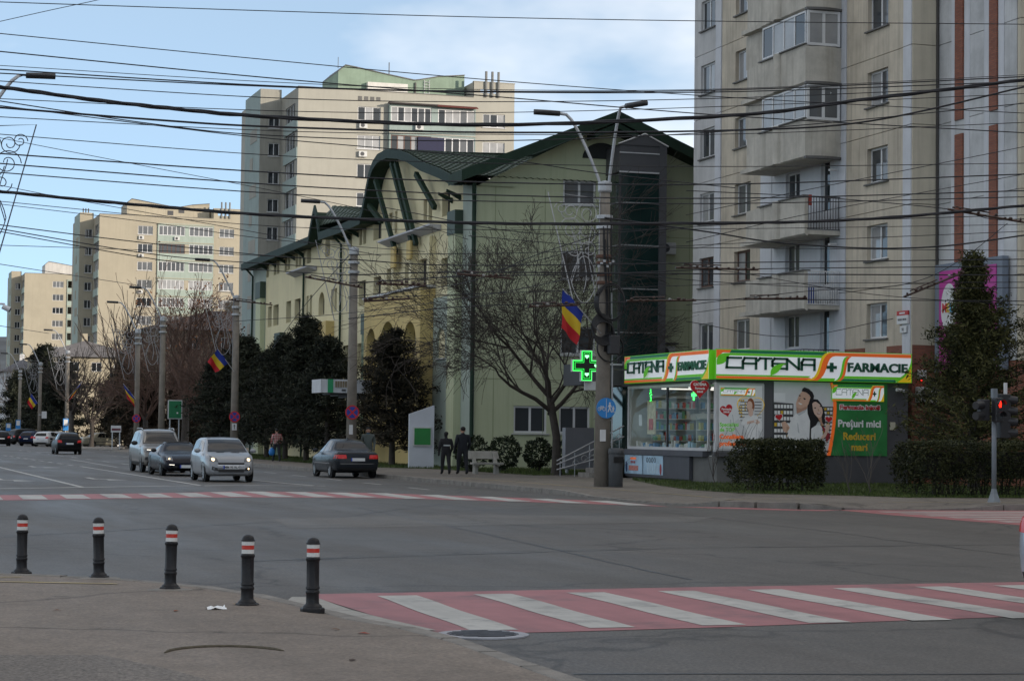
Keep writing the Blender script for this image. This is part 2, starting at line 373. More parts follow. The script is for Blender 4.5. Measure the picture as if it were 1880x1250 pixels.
# far kerb as one strip
mbk = MB()
for (a, b) in (((19.6,160),(19.6,116.2)),((28,335),(28,178)),((28,178),(22,171.7)),((22,171.7),(19.6,160))):
    mbk.prism([(a[0]-.01,a[1],-.02),(b[0]-.01,b[1],-.02),(b[0]+.17,b[1]+.05,-.02),(a[0]+.17,a[1]+.05,-.02)], (0,0,.163))
mbk.build('far_kerb', M_kerb, pave)

# ---- painted crossings
def sheet(name, pts, z, mat, parent):
    return MB().face([(x,y,z) for x,y in pts]).build(name, mat, parent)
zc = struct('zebra_crossing', MB().face([(4.62,21.42,.004),(4.75,16.95,.004),(5.9,17.0,.004),(7.3,17.15,.004),(10.6,17.7,.004),(16.5,18.1,.004),(24,18.1,.004),(24,22.6,.004),(13.4,22.02,.004),(9.0,21.78,.004),(6.0,21.5,.004)]), M_pink, label='red painted zebra crossing nearest the viewer')
for k in range(17):
    x0 = 5.28+k*1.05; w = .42; sh = -.14+.02*k; y0 = 17.2+.06*k; y1 = 21.05+.065*k
    if k > 8: y0, y1 = 17.75, 21.65
    mb = MB(); n = 8
    for i in range(n):
        t0, t1 = i/n, (i+1)/n; f = lambda t: (x0+sh*(1-t)+.012*math.sin(t*9+k), y0+(y1-y0)*t)
        (xa,ya),(xb,yb) = f(t0), f(t1); mb.face([(xa,ya,.008),(xa+w,ya,.008),(xb+w,yb,.008),(xb,yb,.008)])
    mb.build('stripe', M_white, zc)
# far crossing over the avenue, bending towards the kerb
up_ = [(-9,53.6),(4,54.5),(8.4,56.8),(11,58.8),(14.3,57.6),(17.2,53.6),(18.7,51.4),(19.5,49.4)]
lo_ = [(-9,49.6),(3.7,50.4),(7.8,52.6),(9.9,53.3),(13.2,53.1),(16.2,50.4),(17.8,48.6),(19.4,46.2)]
def lerp_pl(pl, x):
    for (a, b) in zip(pl, pl[1:]):
        if a[0] <= x <= b[0]: t = (x-a[0])/(b[0]-a[0]); return a[1]+(b[1]-a[1])*t
    return pl[-1][1]
mb = MB()
xs = [-9+i*.9 for i in range(32)]
for a, b in zip(xs, xs[1:]):
    mb.face([(a,lerp_pl(lo_,a),.004),(b,lerp_pl(lo_,b),.004),(b,lerp_pl(up_,b),.004),(a,lerp_pl(up_,a),.004)])
mb.face([(18.9,lerp_pl(lo_,18.9),.004),(20.3,46.6,.004),(21.4,45.2,.004),(22.4,44.9,.004),(21.6,44.3,.004),(20.4,45.0,.004)])
zf = struct('zebra_crossing', mb, M_pink2, label='red painted zebra crossing over the avenue, farthest from the viewer')
for k in range(25):
    x0 = -7.4+k*1.07; y0, y1 = lerp_pl(lo_, x0+.3)+.35, lerp_pl(up_, x0+.3)-.35
    if x0 > 18.6: break
    sheet('stripe', [(x0-.1,y0),(x0+.48,y0),(x0+.62,y1),(x0+.04,y1)], .008, M_white, zf)
zr = struct('zebra_crossing', MB().face([(22.3,45.0,.004),(22.1,42,.004),(22.3,36.5,.004),(22.4,24.5,.004),(27.4,24.5,.004),(27.4,44.7,.004)]), M_pink2, label='red painted zebra crossing at the right below the traffic light')
for k in range(19):
    y0 = 43.9-k*1.05; sheet('stripe', [(22.75,y0),(26.9,y0),(26.9,y0-.5),(22.75,y0-.5)], .008, M_white, zr)
# ---- lines and arrows
def line(pts, w, lab=None, z=.006):
    mb = MB()
    for (a, b) in zip(pts, pts[1:]):
        d = Vector((b[0]-a[0], b[1]-a[1], 0)).normalized(); n_ = Vector((-d.y, d.x, 0))*w/2
        mb.face([(a[0]-n_.x,a[1]-n_.y,z),(b[0]-n_.x,b[1]-n_.y,z),(b[0]+n_.x,b[1]+n_.y,z),(a[0]+n_.x,a[1]+n_.y,z)])
    o = struct('lane_marking', mb, M_white)
    if lab: o['label'] = lab
    return o
line([(-9,59.3),(0,60.0),(4.4,60.5),(9.4,64.0),(12,65.2),(14.6,64.9)], .35, 'white stop line across the oncoming lanes')
line([(6.85,62.4),(6.82,94),(6.8,116)], .16, 'solid white line left of the turning lane')
line([(10.7,64.2),(10.68,98)], .16, 'solid white line right of the turning lane')
for k in range(9): line([(10.55-.05*k,100+4.3*k),(10.53-.05*k,102.2+4.3*k)], .16, 'broken white lane line beyond the solid one')
for k in range(8): line([(8.6+.02*k,118+9*k),(8.6+.02*k,121+9*k)], .14, 'broken white lane line further left')
line([(14.3,64.9),(14.0,68),(13.7,74)], .14, 'white line beside the departing lanes')
for k in range(12): line([(13.6+.02*k,80+8*k),(13.6+.02*k,83+8*k)], .14, 'broken white line between the two directions')
for k in range(14): line([(16.85+.03*k,60.9+5.9*k),(16.85+.03*k,63.4+5.9*k)], .13, 'broken white line between the departing lanes')
line([(12.1,96),(12.6,121)], .12, 'faint white line behind the queue')
def arrow(x, y, s=1):
    pts = [(x-.08,y-2),(x+.08,y-2),(x+.1,y+.6),(x+.75*s,y+1.2),(x+.62*s,y+.2),(x+1.15*s,y+2.1),(x+.1*s,y+2.5),(x+.42*s,y+1.7),(x-.1,y+1.1)]
    mb = MB().face([(a,b,.006) for a,b in (pts if s > 0 else pts)]); o = struct('lane_marking', mb, M_white); o['label'] = 'white turn arrow painted in a lane'
def arrow_shape(x, y):
    # shaft then a head bent towards the kerb, read lying down
    mb = MB(); mb.face([(x-.1,y+2.6,.006),(x+.1,y+2.6,.006),(x+.1,y,.006),(x-.1,y,.006)])
    mb.face([(x-.1,y+.3,.007),(x+.55,y-.6,.007),(x+.55,y-.2,.007),(x+.1,y+.6,.007)])
    mb.face([(x+.25,y-1.6,.0075),(x+1.0,y-.9,.0075),(x+.35,y+.2,.0075)])
    o = struct('lane_marking', mb, M_white); o['label'] = 'white arrow painted in a turning lane'
arrow_shape(5.2, 70.5); arrow_shape(8.4, 72.5); arrow_shape(8.4, 95); arrow_shape(5.2, 97)
for o in (line([(1.3,22.95),(2.83,22.3)], .09), line([(-1.5,24.1),(.3,23.6),(1.95,23.45)], .07)):
    o.data.materials[0] = M_yel; o.location.z = .06; o['label'] = 'faded yellow line on the near pavement'
for o in (line([(20.9,48.3),(22.0,48.9),(23.5,49.2)], .1), line([(24.2,46.6),(27.5,46.45),(36,46.3)], .09), line([(21.3,50),(21.3,58),(21.1,72)], .08)):
    o.data.materials[0] = M_yel; o.location.z = .13; o['label'] = 'faded yellow cycle path line on the far pavement'
M_patchA = asphalt('patched_asphalt', (.15,.132,.115), (1,1,1), .25, .8)
sheet('asphalt_patch', [(-3,9),(1.9,9.5),(2.55,12.6),(2.2,14.2),(1.85,15.3),(.9,15.5),(-3,15.2)], .062, M_patchA, npave)
sheet('asphalt_patch', [(4.6,8),(15,9),(15.2,11),(9,11.3),(4.6,10.6)], .003, M_patchA, bpy.data.objects['road'])
sheet('asphalt_patch', [(7.5,36),(16,38.5),(17.5,41),(12,42),(8,40)], .003, asphalt('patched_asphalt_pale', (.118,.11,.1), (1,1,1), .2, .6), bpy.data.objects['road'])
sheet('kerb_apron', [(4.2,20.35),(4.28,19.2),(4.36,18.15),(4.5,17.2),(4.85,17.25),(4.7,18.4),(4.62,19.4),(4.62,20.9),(4.4,21.0)], .012, pm('apron_pale', (.3,.29,.265), .85, var=.2, scale=5, fine=.3), bpy.data.objects['road'])
M_tar = pm('tar_seam', (.03,.03,.032), .45, var=.3, scale=6)
def seam(pts, w):
    mb = MB(); r_ = random.Random(len(pts)*7+int(pts[0][0]*10)); P_ = []
    for (a, b) in zip(pts, pts[1:]):
        n_ = max(2, int(math.hypot(b[0]-a[0], b[1]-a[1])/.6))
        for k in range(n_): t = k/n_; P_.append((a[0]+(b[0]-a[0])*t+r_.gauss(0,.03), a[1]+(b[1]-a[1])*t+r_.gauss(0,.03)))
    for (a, b) in zip(P_, P_[1:]):
        d = Vector((b[0]-a[0], b[1]-a[1], 0)).normalized(); q = Vector((-d.y, d.x, 0))*w*r_.uniform(.3,.7)
        mb.face([(a[0]-q.x,a[1]-q.y,.0035),(b[0]-q.x,b[1]-q.y,.0035),(b[0]+q.x,b[1]+q.y,.0035),(a[0]+q.x,a[1]+q.y,.0035)])
    mb.build('tar_seam', M_tar, bpy.data.objects['road'])
seam([(5,27),(12,29.5),(20,30.2),(30,29.6)], .05); seam([(9.5,23),(10.4,34),(11.2,47)], .045); seam([(16,23),(17,36),(17.6,46)], .04); seam([(4.9,14),(9,13.2),(15,13.4)], .05); seam([(2,33),(9,40),(14,49)], .04); seam([(13.2,60),(13.4,90),(13.5,150)], .06)
# ---- manhole and sunken cover
M_iron = pm('cast_iron', (.09,.09,.1), .5, var=.25, scale=8, metal=.5, bump=.3, bscale=25)
M_conc_pale = pm('pale_concrete_collar', (.3,.31,.34), .8, var=.2, scale=6)
mh = thing('manhole_cover', (5.13,16.83,.01), 'round manhole with pale collar at the edge of the near zebra crossing', 'manhole')
MB().lathe([(.38,.002),(.38,.014),(.3,.016),(.3,.004)], (5.13,16.83,.0), 32).build('collar', M_conc_pale, mh)
mb = MB().lathe([(.28,.0105),(.28,.018),(.02,.018)], (5.13,16.83,.0), 28)
for i in range(-3,4):
    w = math.sqrt(max(.003,.265**2-(i*.08)**2)); mb.box(5.13-w, 16.83+i*.08-.015, .018, 5.13+w, 16.83+i*.08+.015, .024)
mb.build('cover', M_iron, mh)
mb = MB(); pts = []
for i in range(13):
    a = R(20+i*11.5); r = .62; pts.append((2.72+r*math.cos(a)*.75, 15.1+r*math.sin(a), .066))
mb.tube(pts, [.003]+[.012]*11+[.003], 6)
tag(mb.build('sunken_cover_rim', pm('worn_rim', (.1,.085,.06), .95, var=.3, scale=20), None), 'worn curved rim of a sunken cover in the near pavement', 'manhole rim')
# ---- litter
mb = MB(); r2 = random.Random(3)
g_ = [[(3.3+(i-2.5)*.035, 19.04+(j-2)*.03, .062+abs(r2.gauss(0,.018))) for j in range(5)] for i in range(6)]
for i in range(5):
    for j in range(4): mb.face([g_[i][j],g_[i+1][j],g_[i+1][j+1],g_[i][j+1]])
tag(mb.build('tissue', pm('tissue_paper', (.75,.77,.78), .9, var=.05), None, True), 'crumpled white tissue lying on the near pavement', 'litter')
for i, (x, y, c) in enumerate([(2.91,18.86,'rust'),(4.05,16.53,'red'),(3.9,16.9,'brown'),(3.55,19.5,'tan'),(1.9,19.1,'brown'),(3.5,14.6,'dark')]):
    mb = MB(); a = rng.uniform(0,6); L = .05 if i != 1 else .07
    p = lambda u, v, h: (x+u*math.cos(a)-v*math.sin(a), y+u*math.sin(a)+v*math.cos(a), .063+h)
    mb.face([p(-L,0,0),p(-L*.3,-L*.5,.006),p(0,0,.012)]); mb.face([p(-L,0,0),p(0,0,.012),p(-L*.3,L*.5,.008)]); mb.face([p(-L*.3,-L*.5,.006),p(L,0,.004),p(0,0,.012)]); mb.face([p(0,0,.012),p(L,0,.004),p(-L*.3,L*.5,.008)])
    cols = dict(rust=(.2,.06,.02), red=(.25,.04,.02), brown=(.12,.06,.03), tan=(.25,.17,.09), dark=(.06,.04,.03))
    labs = ['rust brown dry leaf beside the white tissue','red brown leaf near the manhole kerb','small brown leaf left of the red leaf by the kerb','pale tan leaf close to the fourth bollard','small brown leaf on the pavement below the second bollard','dark leaf near the lower edge of the pavement']
    tag(mb.build('fallen_leaf', pm('dry_leaf_'+c, cols[c], .8, var=.1)), labs[i], 'leaf', 'fallen leaves on the near pavement')
# ---- hill far behind the blocks
mb = MB(); n = 40; r2 = random.Random(5)
g_ = [[None]*14 for _ in range(n+1)]
for i in range(n+1):
    x = -300+i*22
    ridge = 92+14*math.sin(i*.5+1)+6*math.sin(i*1.7)
    for j in range(14):
        t = j/13; g_[i][j] = (x+r2.uniform(-4,4), 1500+t*500, -1+ridge*math.sin(min(1,t*1.25)*math.pi/2)*(1 if t < .8 else 1-(t-.8))+r2.uniform(-2.5,2.5)*(t>0))
for i in range(n):
    for j in range(13): mb.face([g_[i][j],g_[i+1][j],g_[i+1][j+1],g_[i][j+1]])
struct('hill', mb, pm('wooded_hill_hazed', (.05,.06,.07), .95, var=.4, scale=.03, bump=.8, bscale=.08), smooth=False)  # bluish base: distance haze is put into the hill's colour

# ---- bollards
M_bol = pm('bollard_paint', (.012,.012,.014), .45, var=.25, scale=9, coords='obj', bump=.1, bscale=60, spec=.3)
M_wb = pm('reflective_white', (.62,.62,.6), .5, var=.08, scale=12, coords='obj')
M_rb = pm('reflective_red', (.5,.035,.02), .45, var=.12, scale=12, coords='obj')
b0 = thing('bollard', (0,0,0), '', 'bollard', 'black bollards along the near pavement edge')
def ribbed(prof, n=24, flute=.0):
    mb = MB(); vs = []; fs = []
    for r, z in prof:
        for j in range(n):
            q = 2*math.pi*j/n; rr = r-(flute if j % 3 == 0 else 0)*(1 if .2 < z < .46 else .3); vs.append((rr*math.cos(q), rr*math.sin(q), z))
    for i in range(len(prof)-1):
        for j in range(n): jj = (j+1) % n; fs.append((i*n+j,i*n+jj,(i+1)*n+jj,(i+1)*n+j))
    fs += [tuple(range(n-1,-1,-1)), tuple(range((len(prof)-1)*n, len(prof)*n))]
    return mb.raw(vs, fs)
o = ribbed([(.088,-.05),(.09,.0),(.09,.035),(.082,.05),(.066,.062),(.06,.075),(.058,.15),(.062,.16),(.065,.17),(.062,.18),(.057,.19),(.057,.195),(.064,.2),(.064,.215),(.058,.222),(.058,.44),(.061,.452),(.066,.458),(.066,.474),(.06,.482),(.057,.486)], flute=.006).build('post', M_bol, b0); smooth_by_angle(o, 40)
for z0, z1, m_ in ((.486,.525,M_wb),(.525,.562,M_rb),(.562,.6,M_wb)):
    smooth_by_angle(MB().lathe([(.055,z0),(.0575,z0+.002),(.0575,z1-.001),(.055,z1)], n=24).build('band', m_, b0), 40)
smooth_by_angle(MB().lathe([(.056,.598),(.064,.601),(.064,.612),(.058,.616),(.055,.63),(.044,.647),(.025,.658),(.004,.662)], n=24).build('cap', M_bol, b0), 40)
mb = MB()
for k in range(8): mb.box(*(math.cos(k*.785)*.1-.012, math.sin(k*.785)*.1-.012, 0), math.cos(k*.785)*.1+.012, math.sin(k*.785)*.1+.012, .02)
MB().lathe([(.112,-.03),(.112,.022),(.104,.032),(.086,.036)], n=8).build('base', M_bol, b0)
BL = ['leftmost of the five black bollards, standing upright at the left edge','second black bollard from the left, leaning slightly left on the kerb','middle one of the five black bollards, leaning slightly right','fourth black bollard from the left, upright with a heavy base','rightmost black bollard beside the near zebra crossing']
for i, (x, y, tx, ty) in enumerate([(2.0,24.03,.0,0),(2.75,23.22,-.035,0),(3.25,21.46,.03,.0),(3.66,19.47,.008,0),(4.15,18.9,.006,0)]):
    o = b0 if i == 0 else copy_tree(b0); o.location = (x, y, .055 if i < 3 else .045); o.rotation_euler = (0, tx, .5*i); o['label'] = BL[i]
    if i in (1,2): mb = MB().lathe([(.24,-.01),(.23,.008),(.13,.018)], (x,y,.055), 14, 1, .8); mb.build('concrete_footing', M_kerb, npave)
# ================================================================== BUILDINGS
def P3(face, c, u, z, d=0):
    return (u, c+d, z) if face == 'front' else (c+d, u, z)
def wall_mb(face, c, u0, u1, z0, z1, holes=(), depth=.2, mb=None):
    """flat wall in plane c with real openings and reveals; holes = (ua,ub,za,zb)"""
    mb = mb or MB()
    us = sorted({u0, u1, *[h[0] for h in holes], *[h[1] for h in holes]}); zs = sorted({z0, z1, *[h[2] for h in holes], *[h[3] for h in holes]})
    us = [u for u in us if u0 <= u <= u1]; zs = [z for z in zs if z0 <= z <= z1]
    for a, b in zip(us, us[1:]):
        for c0, c1_ in zip(zs, zs[1:]):
            um, zm = (a+b)/2, (c0+c1_)/2
            if any(h[0] < um < h[1] and h[2] < zm < h[3] for h in holes): continue
            mb.face([P3(face,c,a,c0), P3(face,c,b,c0), P3(face,c,b,c1_), P3(face,c,a,c1_)])
    for ua, ub, za, zb in holes:
        for (p, q) in (((ua,za),(ub,za)),((ub,za),(ub,zb)),((ub,zb),(ua,zb)),((ua,zb),(ua,za))):
            mb.face([P3(face,c,*p), P3(face,c,*q), P3(face,c,*q,depth), P3(face,c,*p,depth)])
    return mb
M_wframe = pm('white_window_frame', (.6,.6,.6), .45, var=.08, scale=2)
M_bframe = pm('brown_window_frame', (.1,.045,.03), .55, var=.2, scale=3)
M_gframe = pm('dark_window_frame', (.05,.05,.055), .5, var=.1)
GL = [glass_mat('glass_dark', (.018,.022,.026)), glass_mat('glass_blind', (.11,.115,.12), .06, .15), glass_mat('glass_curtain', (.3,.3,.3), .08, .2), glass_mat('glass_grey', (.05,.055,.06), .05, .1)]
M_sill = pm('sill_metal', (.1,.095,.09), .6, var=.2)
M_sillw = pm('sill_white', (.5,.5,.5), .6, var=.1)
WM = {}
def window(parent, face, c, ua, ub, za, zb, d=.15, n=2, frame=None, glass=None, sill=None, t=.07, panes=True, split=None):
    """window part (frame) with pane and sill sub-parts, set d behind wall plane c"""
    frame = frame or M_wframe; w, h = round(ub-ua,3), round(zb-za,3)
    key = (w,h,n,frame.name,t,split)
    if key not in WM:
        mb = MB(); mb.box(0,0,0,w,.07,t); mb.box(0,0,h-t,w,.07,h); mb.box(0,0,t,t,.07,h-t); mb.box(w-t,0,t,w,.07,h-t)
        for i in range(1, n):
            x = w*i/n if split is None else w*split
            mb.box(x-t*.6,.003,t,x+t*.6,.067,h-t)
        WM[key] = mb.mesh('window', frame)
    x0 = ua if face == 'front' else ub; rz = 0 if face == 'front' else R(-90)
    loc = P3(face, c, x0, za, d)
    o = link('window', WM[key], parent, loc, rz)
    xs = [0]+([w*i/n for i in range(1,n)] if split is None else [w*split])+[w]
    if not panes: xs = [0, w]
    for i, (a, b) in enumerate(zip(xs, xs[1:])):
        g = glass or GL[rng.choice([0,1,1,3,2,0,2])]
        k2 = ('p', round(b-a,3), h, g.name)
        if k2 not in WM: WM[k2] = MB().box(.01,.028,.01,b-a-.01,.05,h-.01).mesh('pane', g)
        p = bpy.data.objects.new('pane', WM[k2]); col.objects.link(p); p.parent = o; p.location = (a,0,0)
    if sill:
        k3 = ('s', w, sill.name, round(d,2))
        if k3 not in WM: WM[k3] = MB().box(-.1,-d-.1,-.07,w+.1,.0,-.015).mesh('sill', sill)
        p = bpy.data.objects.new('sill', WM[k3]); col.objects.link(p); p.parent = o
    return o
# ------------------------------------------------------------------ tower blocks (three of one type, farther and farther)
def ac_unit(parent, face, c, u, z, w=.8):
    mb = MB(); mb.box(0,-.32,0,w,-.04,.55,.02)
    o = link('air_conditioner', mb.mesh('air_conditioner', pm('ac_white', (.55,.55,.53), .5, var=.08)), parent, P3(face,c,u,z), 0 if face == 'front' else R(-90))
    mf = MB(); mf.tube([(w*.42,-.325,.28),(w*.42,-.332,.28)], .2, 14); mf.tube([(w*.42,-.33,.28),(w*.42,-.345,.28)], .06, 8)
    p = bpy.data.objects.new('fan_grille', mf.mesh('fan_grille', M_gframe)); col.objects.link(p); p.parent = o
    return o
def tower_block(name, X0, Y0, label, cream, blue, detail, pent, rows):
    t = thing(name, (X0,Y0,0), label, 'apartment block', 'stepped tower blocks along the avenue')
    mw = pm(name+'_'+label[:5]+'_wall', cream, .85, var=.07, scale=.35, streak=.35, dirt=tuple(k*.72 for k in cream))
    mbz = pm(name+'_'+label[:5]+'_panel', blue, .8, var=.1, scale=.5, streak=.4)
    mgry = pm(name+'_'+label[:5]+'_shade', tuple(k*.82 for k in cream), .85, var=.1, scale=.5, streak=.5)  # darkened cream: shade of the turned-away walls is put into this colour
    F, L = 'front', 'left'; lo = .55 if detail > 1 else .2
    zs = [31.55-2.75*k for k in range(rows)]
    hA = [(X0+5.8,X0+8.05,z,z+1.32) for z in zs]; hC = [(X0+18.3,X0+20.55,z,z+1.32) for z in zs]
    hB = [(X0+8.95,X0+17.3,z-.02,z+1.45) for z in zs]
    mb = wall_mb(F, Y0, X0, X0+8.8, 0, 34.4, hA, .16); mb.build('wall', mw, t)
    mb = wall_mb(F, Y0, X0+17.35, X0+21.5, 0, 34.4, hC, .16)
    mb.build('wall', mw, t)
    # parapet tower on the right with slots and three pipes
    mb = wall_mb(F, Y0, X0+17.35, X0+21.5, 34.4, 35.95, [(X0+18.0+.62*k,X0+18.45+.62*k,34.9,35.25) for k in range(3)], .3)
    mb.box(X0+17.35,Y0+.3,34.4,X0+17.65,Y0+4,35.95); mb.box(X0+21.2,Y0+.01,34.4,X0+21.5,Y0+4,35.95); mb.box(X0+17.3,Y0-.05,35.95,X0+21.55,Y0+.35,36.02); mb.build('parapet', mw, t)
    for k in range(3):
        MB().tube([(X0+18.55+.63*k,Y0-.12,34.5),(X0+18.55+.63*k,Y0-.12,37.0)], .13, 8).build('vent_pipe', pm('vent_pipe_concrete', (.2,.2,.19), .9, var=.2), t)
    # loggia strip with green-blue parapets and glazing
    mb = wall_mb(F, Y0-lo, X0+8.8, X0+17.4, 0, 33.3, hB, .5); mb.box(X0+8.8,Y0-lo+.001,33.3,X0+17.4,Y0+.2,33.36)
    mb.face([(X0+8.8,Y0-lo,0),(X0+8.8,Y0,0),(X0+8.8,Y0,33.3),(X0+8.8,Y0-lo,33.3)]); mb.build('loggia_wall', mbz, t)
    MB().box(X0+8.8,Y0,33.36,X0+17.35,Y0+.3,34.4).build('wall_band', mw, t)
    for i, z in enumerate(zs):
        MB().box(X0+8.75,Y0-lo-.07,z+1.62,X0+17.45,Y0-lo-.001,z+1.72).build('floor_ledge', mw, t)
        if detail > 0:
            window(t, F, Y0, hA[i][0], hA[i][1], z, z+1.32, .1, 3, panes=detail > 1, sill=M_sillw, glass=None if detail > 1 else GL[rng.choice([0,1,3])])
            window(t, F, Y0, hC[i][0], hC[i][1], z, z+1.32, .1, 3, panes=detail > 1, sill=M_sillw, glass=None if detail > 1 else GL[rng.choice([0,1,3])])
            fr = M_wframe if (i*7+int(X0)) % 4 else M_bframe
            window(t, F, Y0-lo, X0+8.95, X0+12.95, z-.02, z+1.45, .06, 6, fr, panes=detail > 1, t=.09, glass=None if detail > 1 else GL[rng.choice([1,2,3])])
            MB().box(X0+12.96,Y0-lo+.02,z-.02,X0+13.6,Y0-lo+.15,z+1.45).build('loggia_pier', mw if i % 2 else mbz, t)
            window(t, F, Y0-lo, X0+13.62, X0+17.3, z-.02, z+1.45, .06, 5, panes=detail > 1, t=.09, glass=None if detail > 1 else GL[rng.choice([0,1,2,3])])
            if i in (0,1,3) : ac_unit(t, F, Y0, X0+5.9, z-.8)
            if i == 0: ac_unit(t, F, Y0-lo, X0+11.3, z-.75)
        else:
            window(t, F, Y0, hA[i][0], hA[i][1], z, z+1.32, .1, 3, panes=False, glass=GL[rng.choice([0,1,3])])
    # left return: shallow loggias on the avenue side, then the stair wing farther back
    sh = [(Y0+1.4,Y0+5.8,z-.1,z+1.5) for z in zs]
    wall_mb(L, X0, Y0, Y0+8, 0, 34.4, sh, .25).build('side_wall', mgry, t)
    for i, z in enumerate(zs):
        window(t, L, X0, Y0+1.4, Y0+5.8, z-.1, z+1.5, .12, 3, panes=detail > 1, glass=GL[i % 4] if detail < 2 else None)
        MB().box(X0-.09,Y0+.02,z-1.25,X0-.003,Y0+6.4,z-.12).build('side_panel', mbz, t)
    rh = [(X0-1.25,X0-.15,z-.1,z+1.2) for z in zs]
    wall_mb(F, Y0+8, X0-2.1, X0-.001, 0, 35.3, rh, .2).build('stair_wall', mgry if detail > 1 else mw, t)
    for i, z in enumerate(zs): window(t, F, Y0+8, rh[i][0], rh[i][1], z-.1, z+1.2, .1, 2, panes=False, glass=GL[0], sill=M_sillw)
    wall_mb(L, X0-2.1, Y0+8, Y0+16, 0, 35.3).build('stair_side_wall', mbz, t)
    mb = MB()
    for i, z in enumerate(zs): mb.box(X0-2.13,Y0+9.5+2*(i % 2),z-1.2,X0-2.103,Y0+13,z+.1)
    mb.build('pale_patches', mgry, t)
    mb = MB().box(X0-2.1,Y0+16,0,X0+21.5,Y0+18,34.4); mb.face([(X0,Y0,34.38),(X0+21.5,Y0,34.38),(X0+21.5,Y0+17,34.38),(X0,Y0+17,34.38)]); mb.face([(X0+21.5,Y0,0),(X0+21.5,Y0+17,0),(X0+21.5,Y0+17,34.4),(X0+21.5,Y0,34.4)])
    mb.face([(X0-2.1,Y0+8,35.28),(X0,Y0+8,35.28),(X0,Y0+16,35.28),(X0-2.1,Y0+16,35.28)]); mb.face([(X0,Y0+8,34.4),(X0,Y0+16,34.4),(X0,Y0+16,35.28),(X0,Y0+8,35.28)])
    mb.build('rear_wall', mw, t)
    MB().box(X0-.04,Y0-.05,34.4,X0+17.33,Y0+.22,34.47).build('coping', M_sill, t)
    # lift house with a swooping roof line
    mp_ = pm('lift_house_'+label[:5], pent, .85, var=.14, scale=.6, streak=.45)
    yp = Y0+2.5; prof = [(4.4,36.5),(5.1,37.15),(6.2,37.0),(9,36.55),(12,36.1),(12.6,36.2),(14.4,36.6),(17.1,36.9)]
    mb = MB(); mb.prism([(X0+4.4,yp,34.3)]+[(X0+x,yp,z) for x, z in prof]+[(X0+17.1,yp,34.3)], (0,7,0)); mb.build('lift_house', mp_, t)
    mb = MB()
    for (a, b) in zip(prof, prof[1:]): mb.prism([(X0+a[0]-.01,yp-.1,a[1]+.003),(X0+b[0]+.01,yp-.1,b[1]+.003),(X0+b[0]+.01,yp-.1,b[1]+.09),(X0+a[0]-.01,yp-.1,a[1]+.09)], (0,7.2,0))
    mb.build('roof_edge', M_sill, t)
    if detail > 1:
        MB().box(X0+7.2,yp-.6,34.4,X0+11.2,yp-.001,35.6).build('roof_shed', pm('roof_shed_white', (.6,.58,.54), .8), t)
        MB().tube([(X0+12.1,yp-.1,34.4),(X0+12.1,yp-.1,35.9)], .09, 6).build('vent_pipe', M_sill, t)
        mb = MB()
        for dx in (0,.5): mb.tube([(X0+13+dx,yp-.12,34.4),(X0+13+dx,yp-.12,36.2)], .04, 4)
        for k in range(6): mb.tube([(X0+13,yp-.12,34.6+k*.28),(X0+13.5,yp-.12,34.6+k*.28)], .03, 4)
        mb.build('roof_ladder', M_sillw, t)
        for x, z0, z1 in ((9.7,36.5,37.9),(4.6,37,38.1)): MB().tube([(X0+x,yp+1,z0),(X0+x,yp+1,z1)], .05 if x > 9 else .03, 5).build('aerial', M_sill, t)
        # torn awnings over the top loggia
        MB().box(X0+8.6,Y0-1.1,33.2,X0+13.4,Y0-.56,33.32).build('awning', pm('awning_dark', (.06,.05,.05), .9, var=.3, scale=5), t)
        MB().prism([(X0+13.4,Y0-1.1,33.12),(X0+17.5,Y0-1.1,33.1),(X0+17.5,Y0-.56,33.3),(X0+13.4,Y0-.56,33.32)], (0,0,.08)).build('awning', pm('awning_red', (.1,.02,.015), .9, var=.2, scale=5), t)
        MB().box(X0+11.6,Y0-.75,28.65,X0+14.2,Y0-.56,30.15).build('blue_tarpaulin', pm('tarpaulin_blue', (.008,.01,.045), .7, var=.2, scale=4), t)
        # slots in the parapet above window column
        mb = MB()
        for k in range(4): mb.box(X0+5.8+.6*k,Y0-.02,33.45,X0+6.2+.6*k,Y0+.04,33.85)
        mb.build('parapet_slots', M_sill, t)
    elif detail == 1:
        for k in range(3): MB().tube([(X0-1.6+.4*k,Y0+8.2,35.2),(X0-1.6+.4*k,Y0+8.2,36.0)], .1, 6).build('vent_pipe', M_sill, t)
        mb = MB(); mb.box(X0+10.6,yp-.02,34.9,X0+11.5,yp+.05,35.6); mb.box(X0+12.3,yp-.02,35.3,X0+13.2,yp+.05,35.9); mb.build('lift_house_opening', M_gframe, t)
    return t
tower_block('tower_block', 41.1, 197, 'tall cream apartment block with a green lift house, rising behind the green building', (.37,.355,.305), (.27,.33,.31), 2, (.22,.29,.22), 8)
tower_block('tower_block', 37.5, 325, 'middle yellowish apartment block with green balcony strips, left of the green building', (.37,.33,.25), (.32,.38,.33), 1, (.37,.33,.25), 8)
tower_block('tower_block', 37.2, 455, 'farthest yellowish apartment block at the left edge beside the hill', (.37,.33,.25), (.32,.38,.33), 0, (.5,.48,.45), 8)

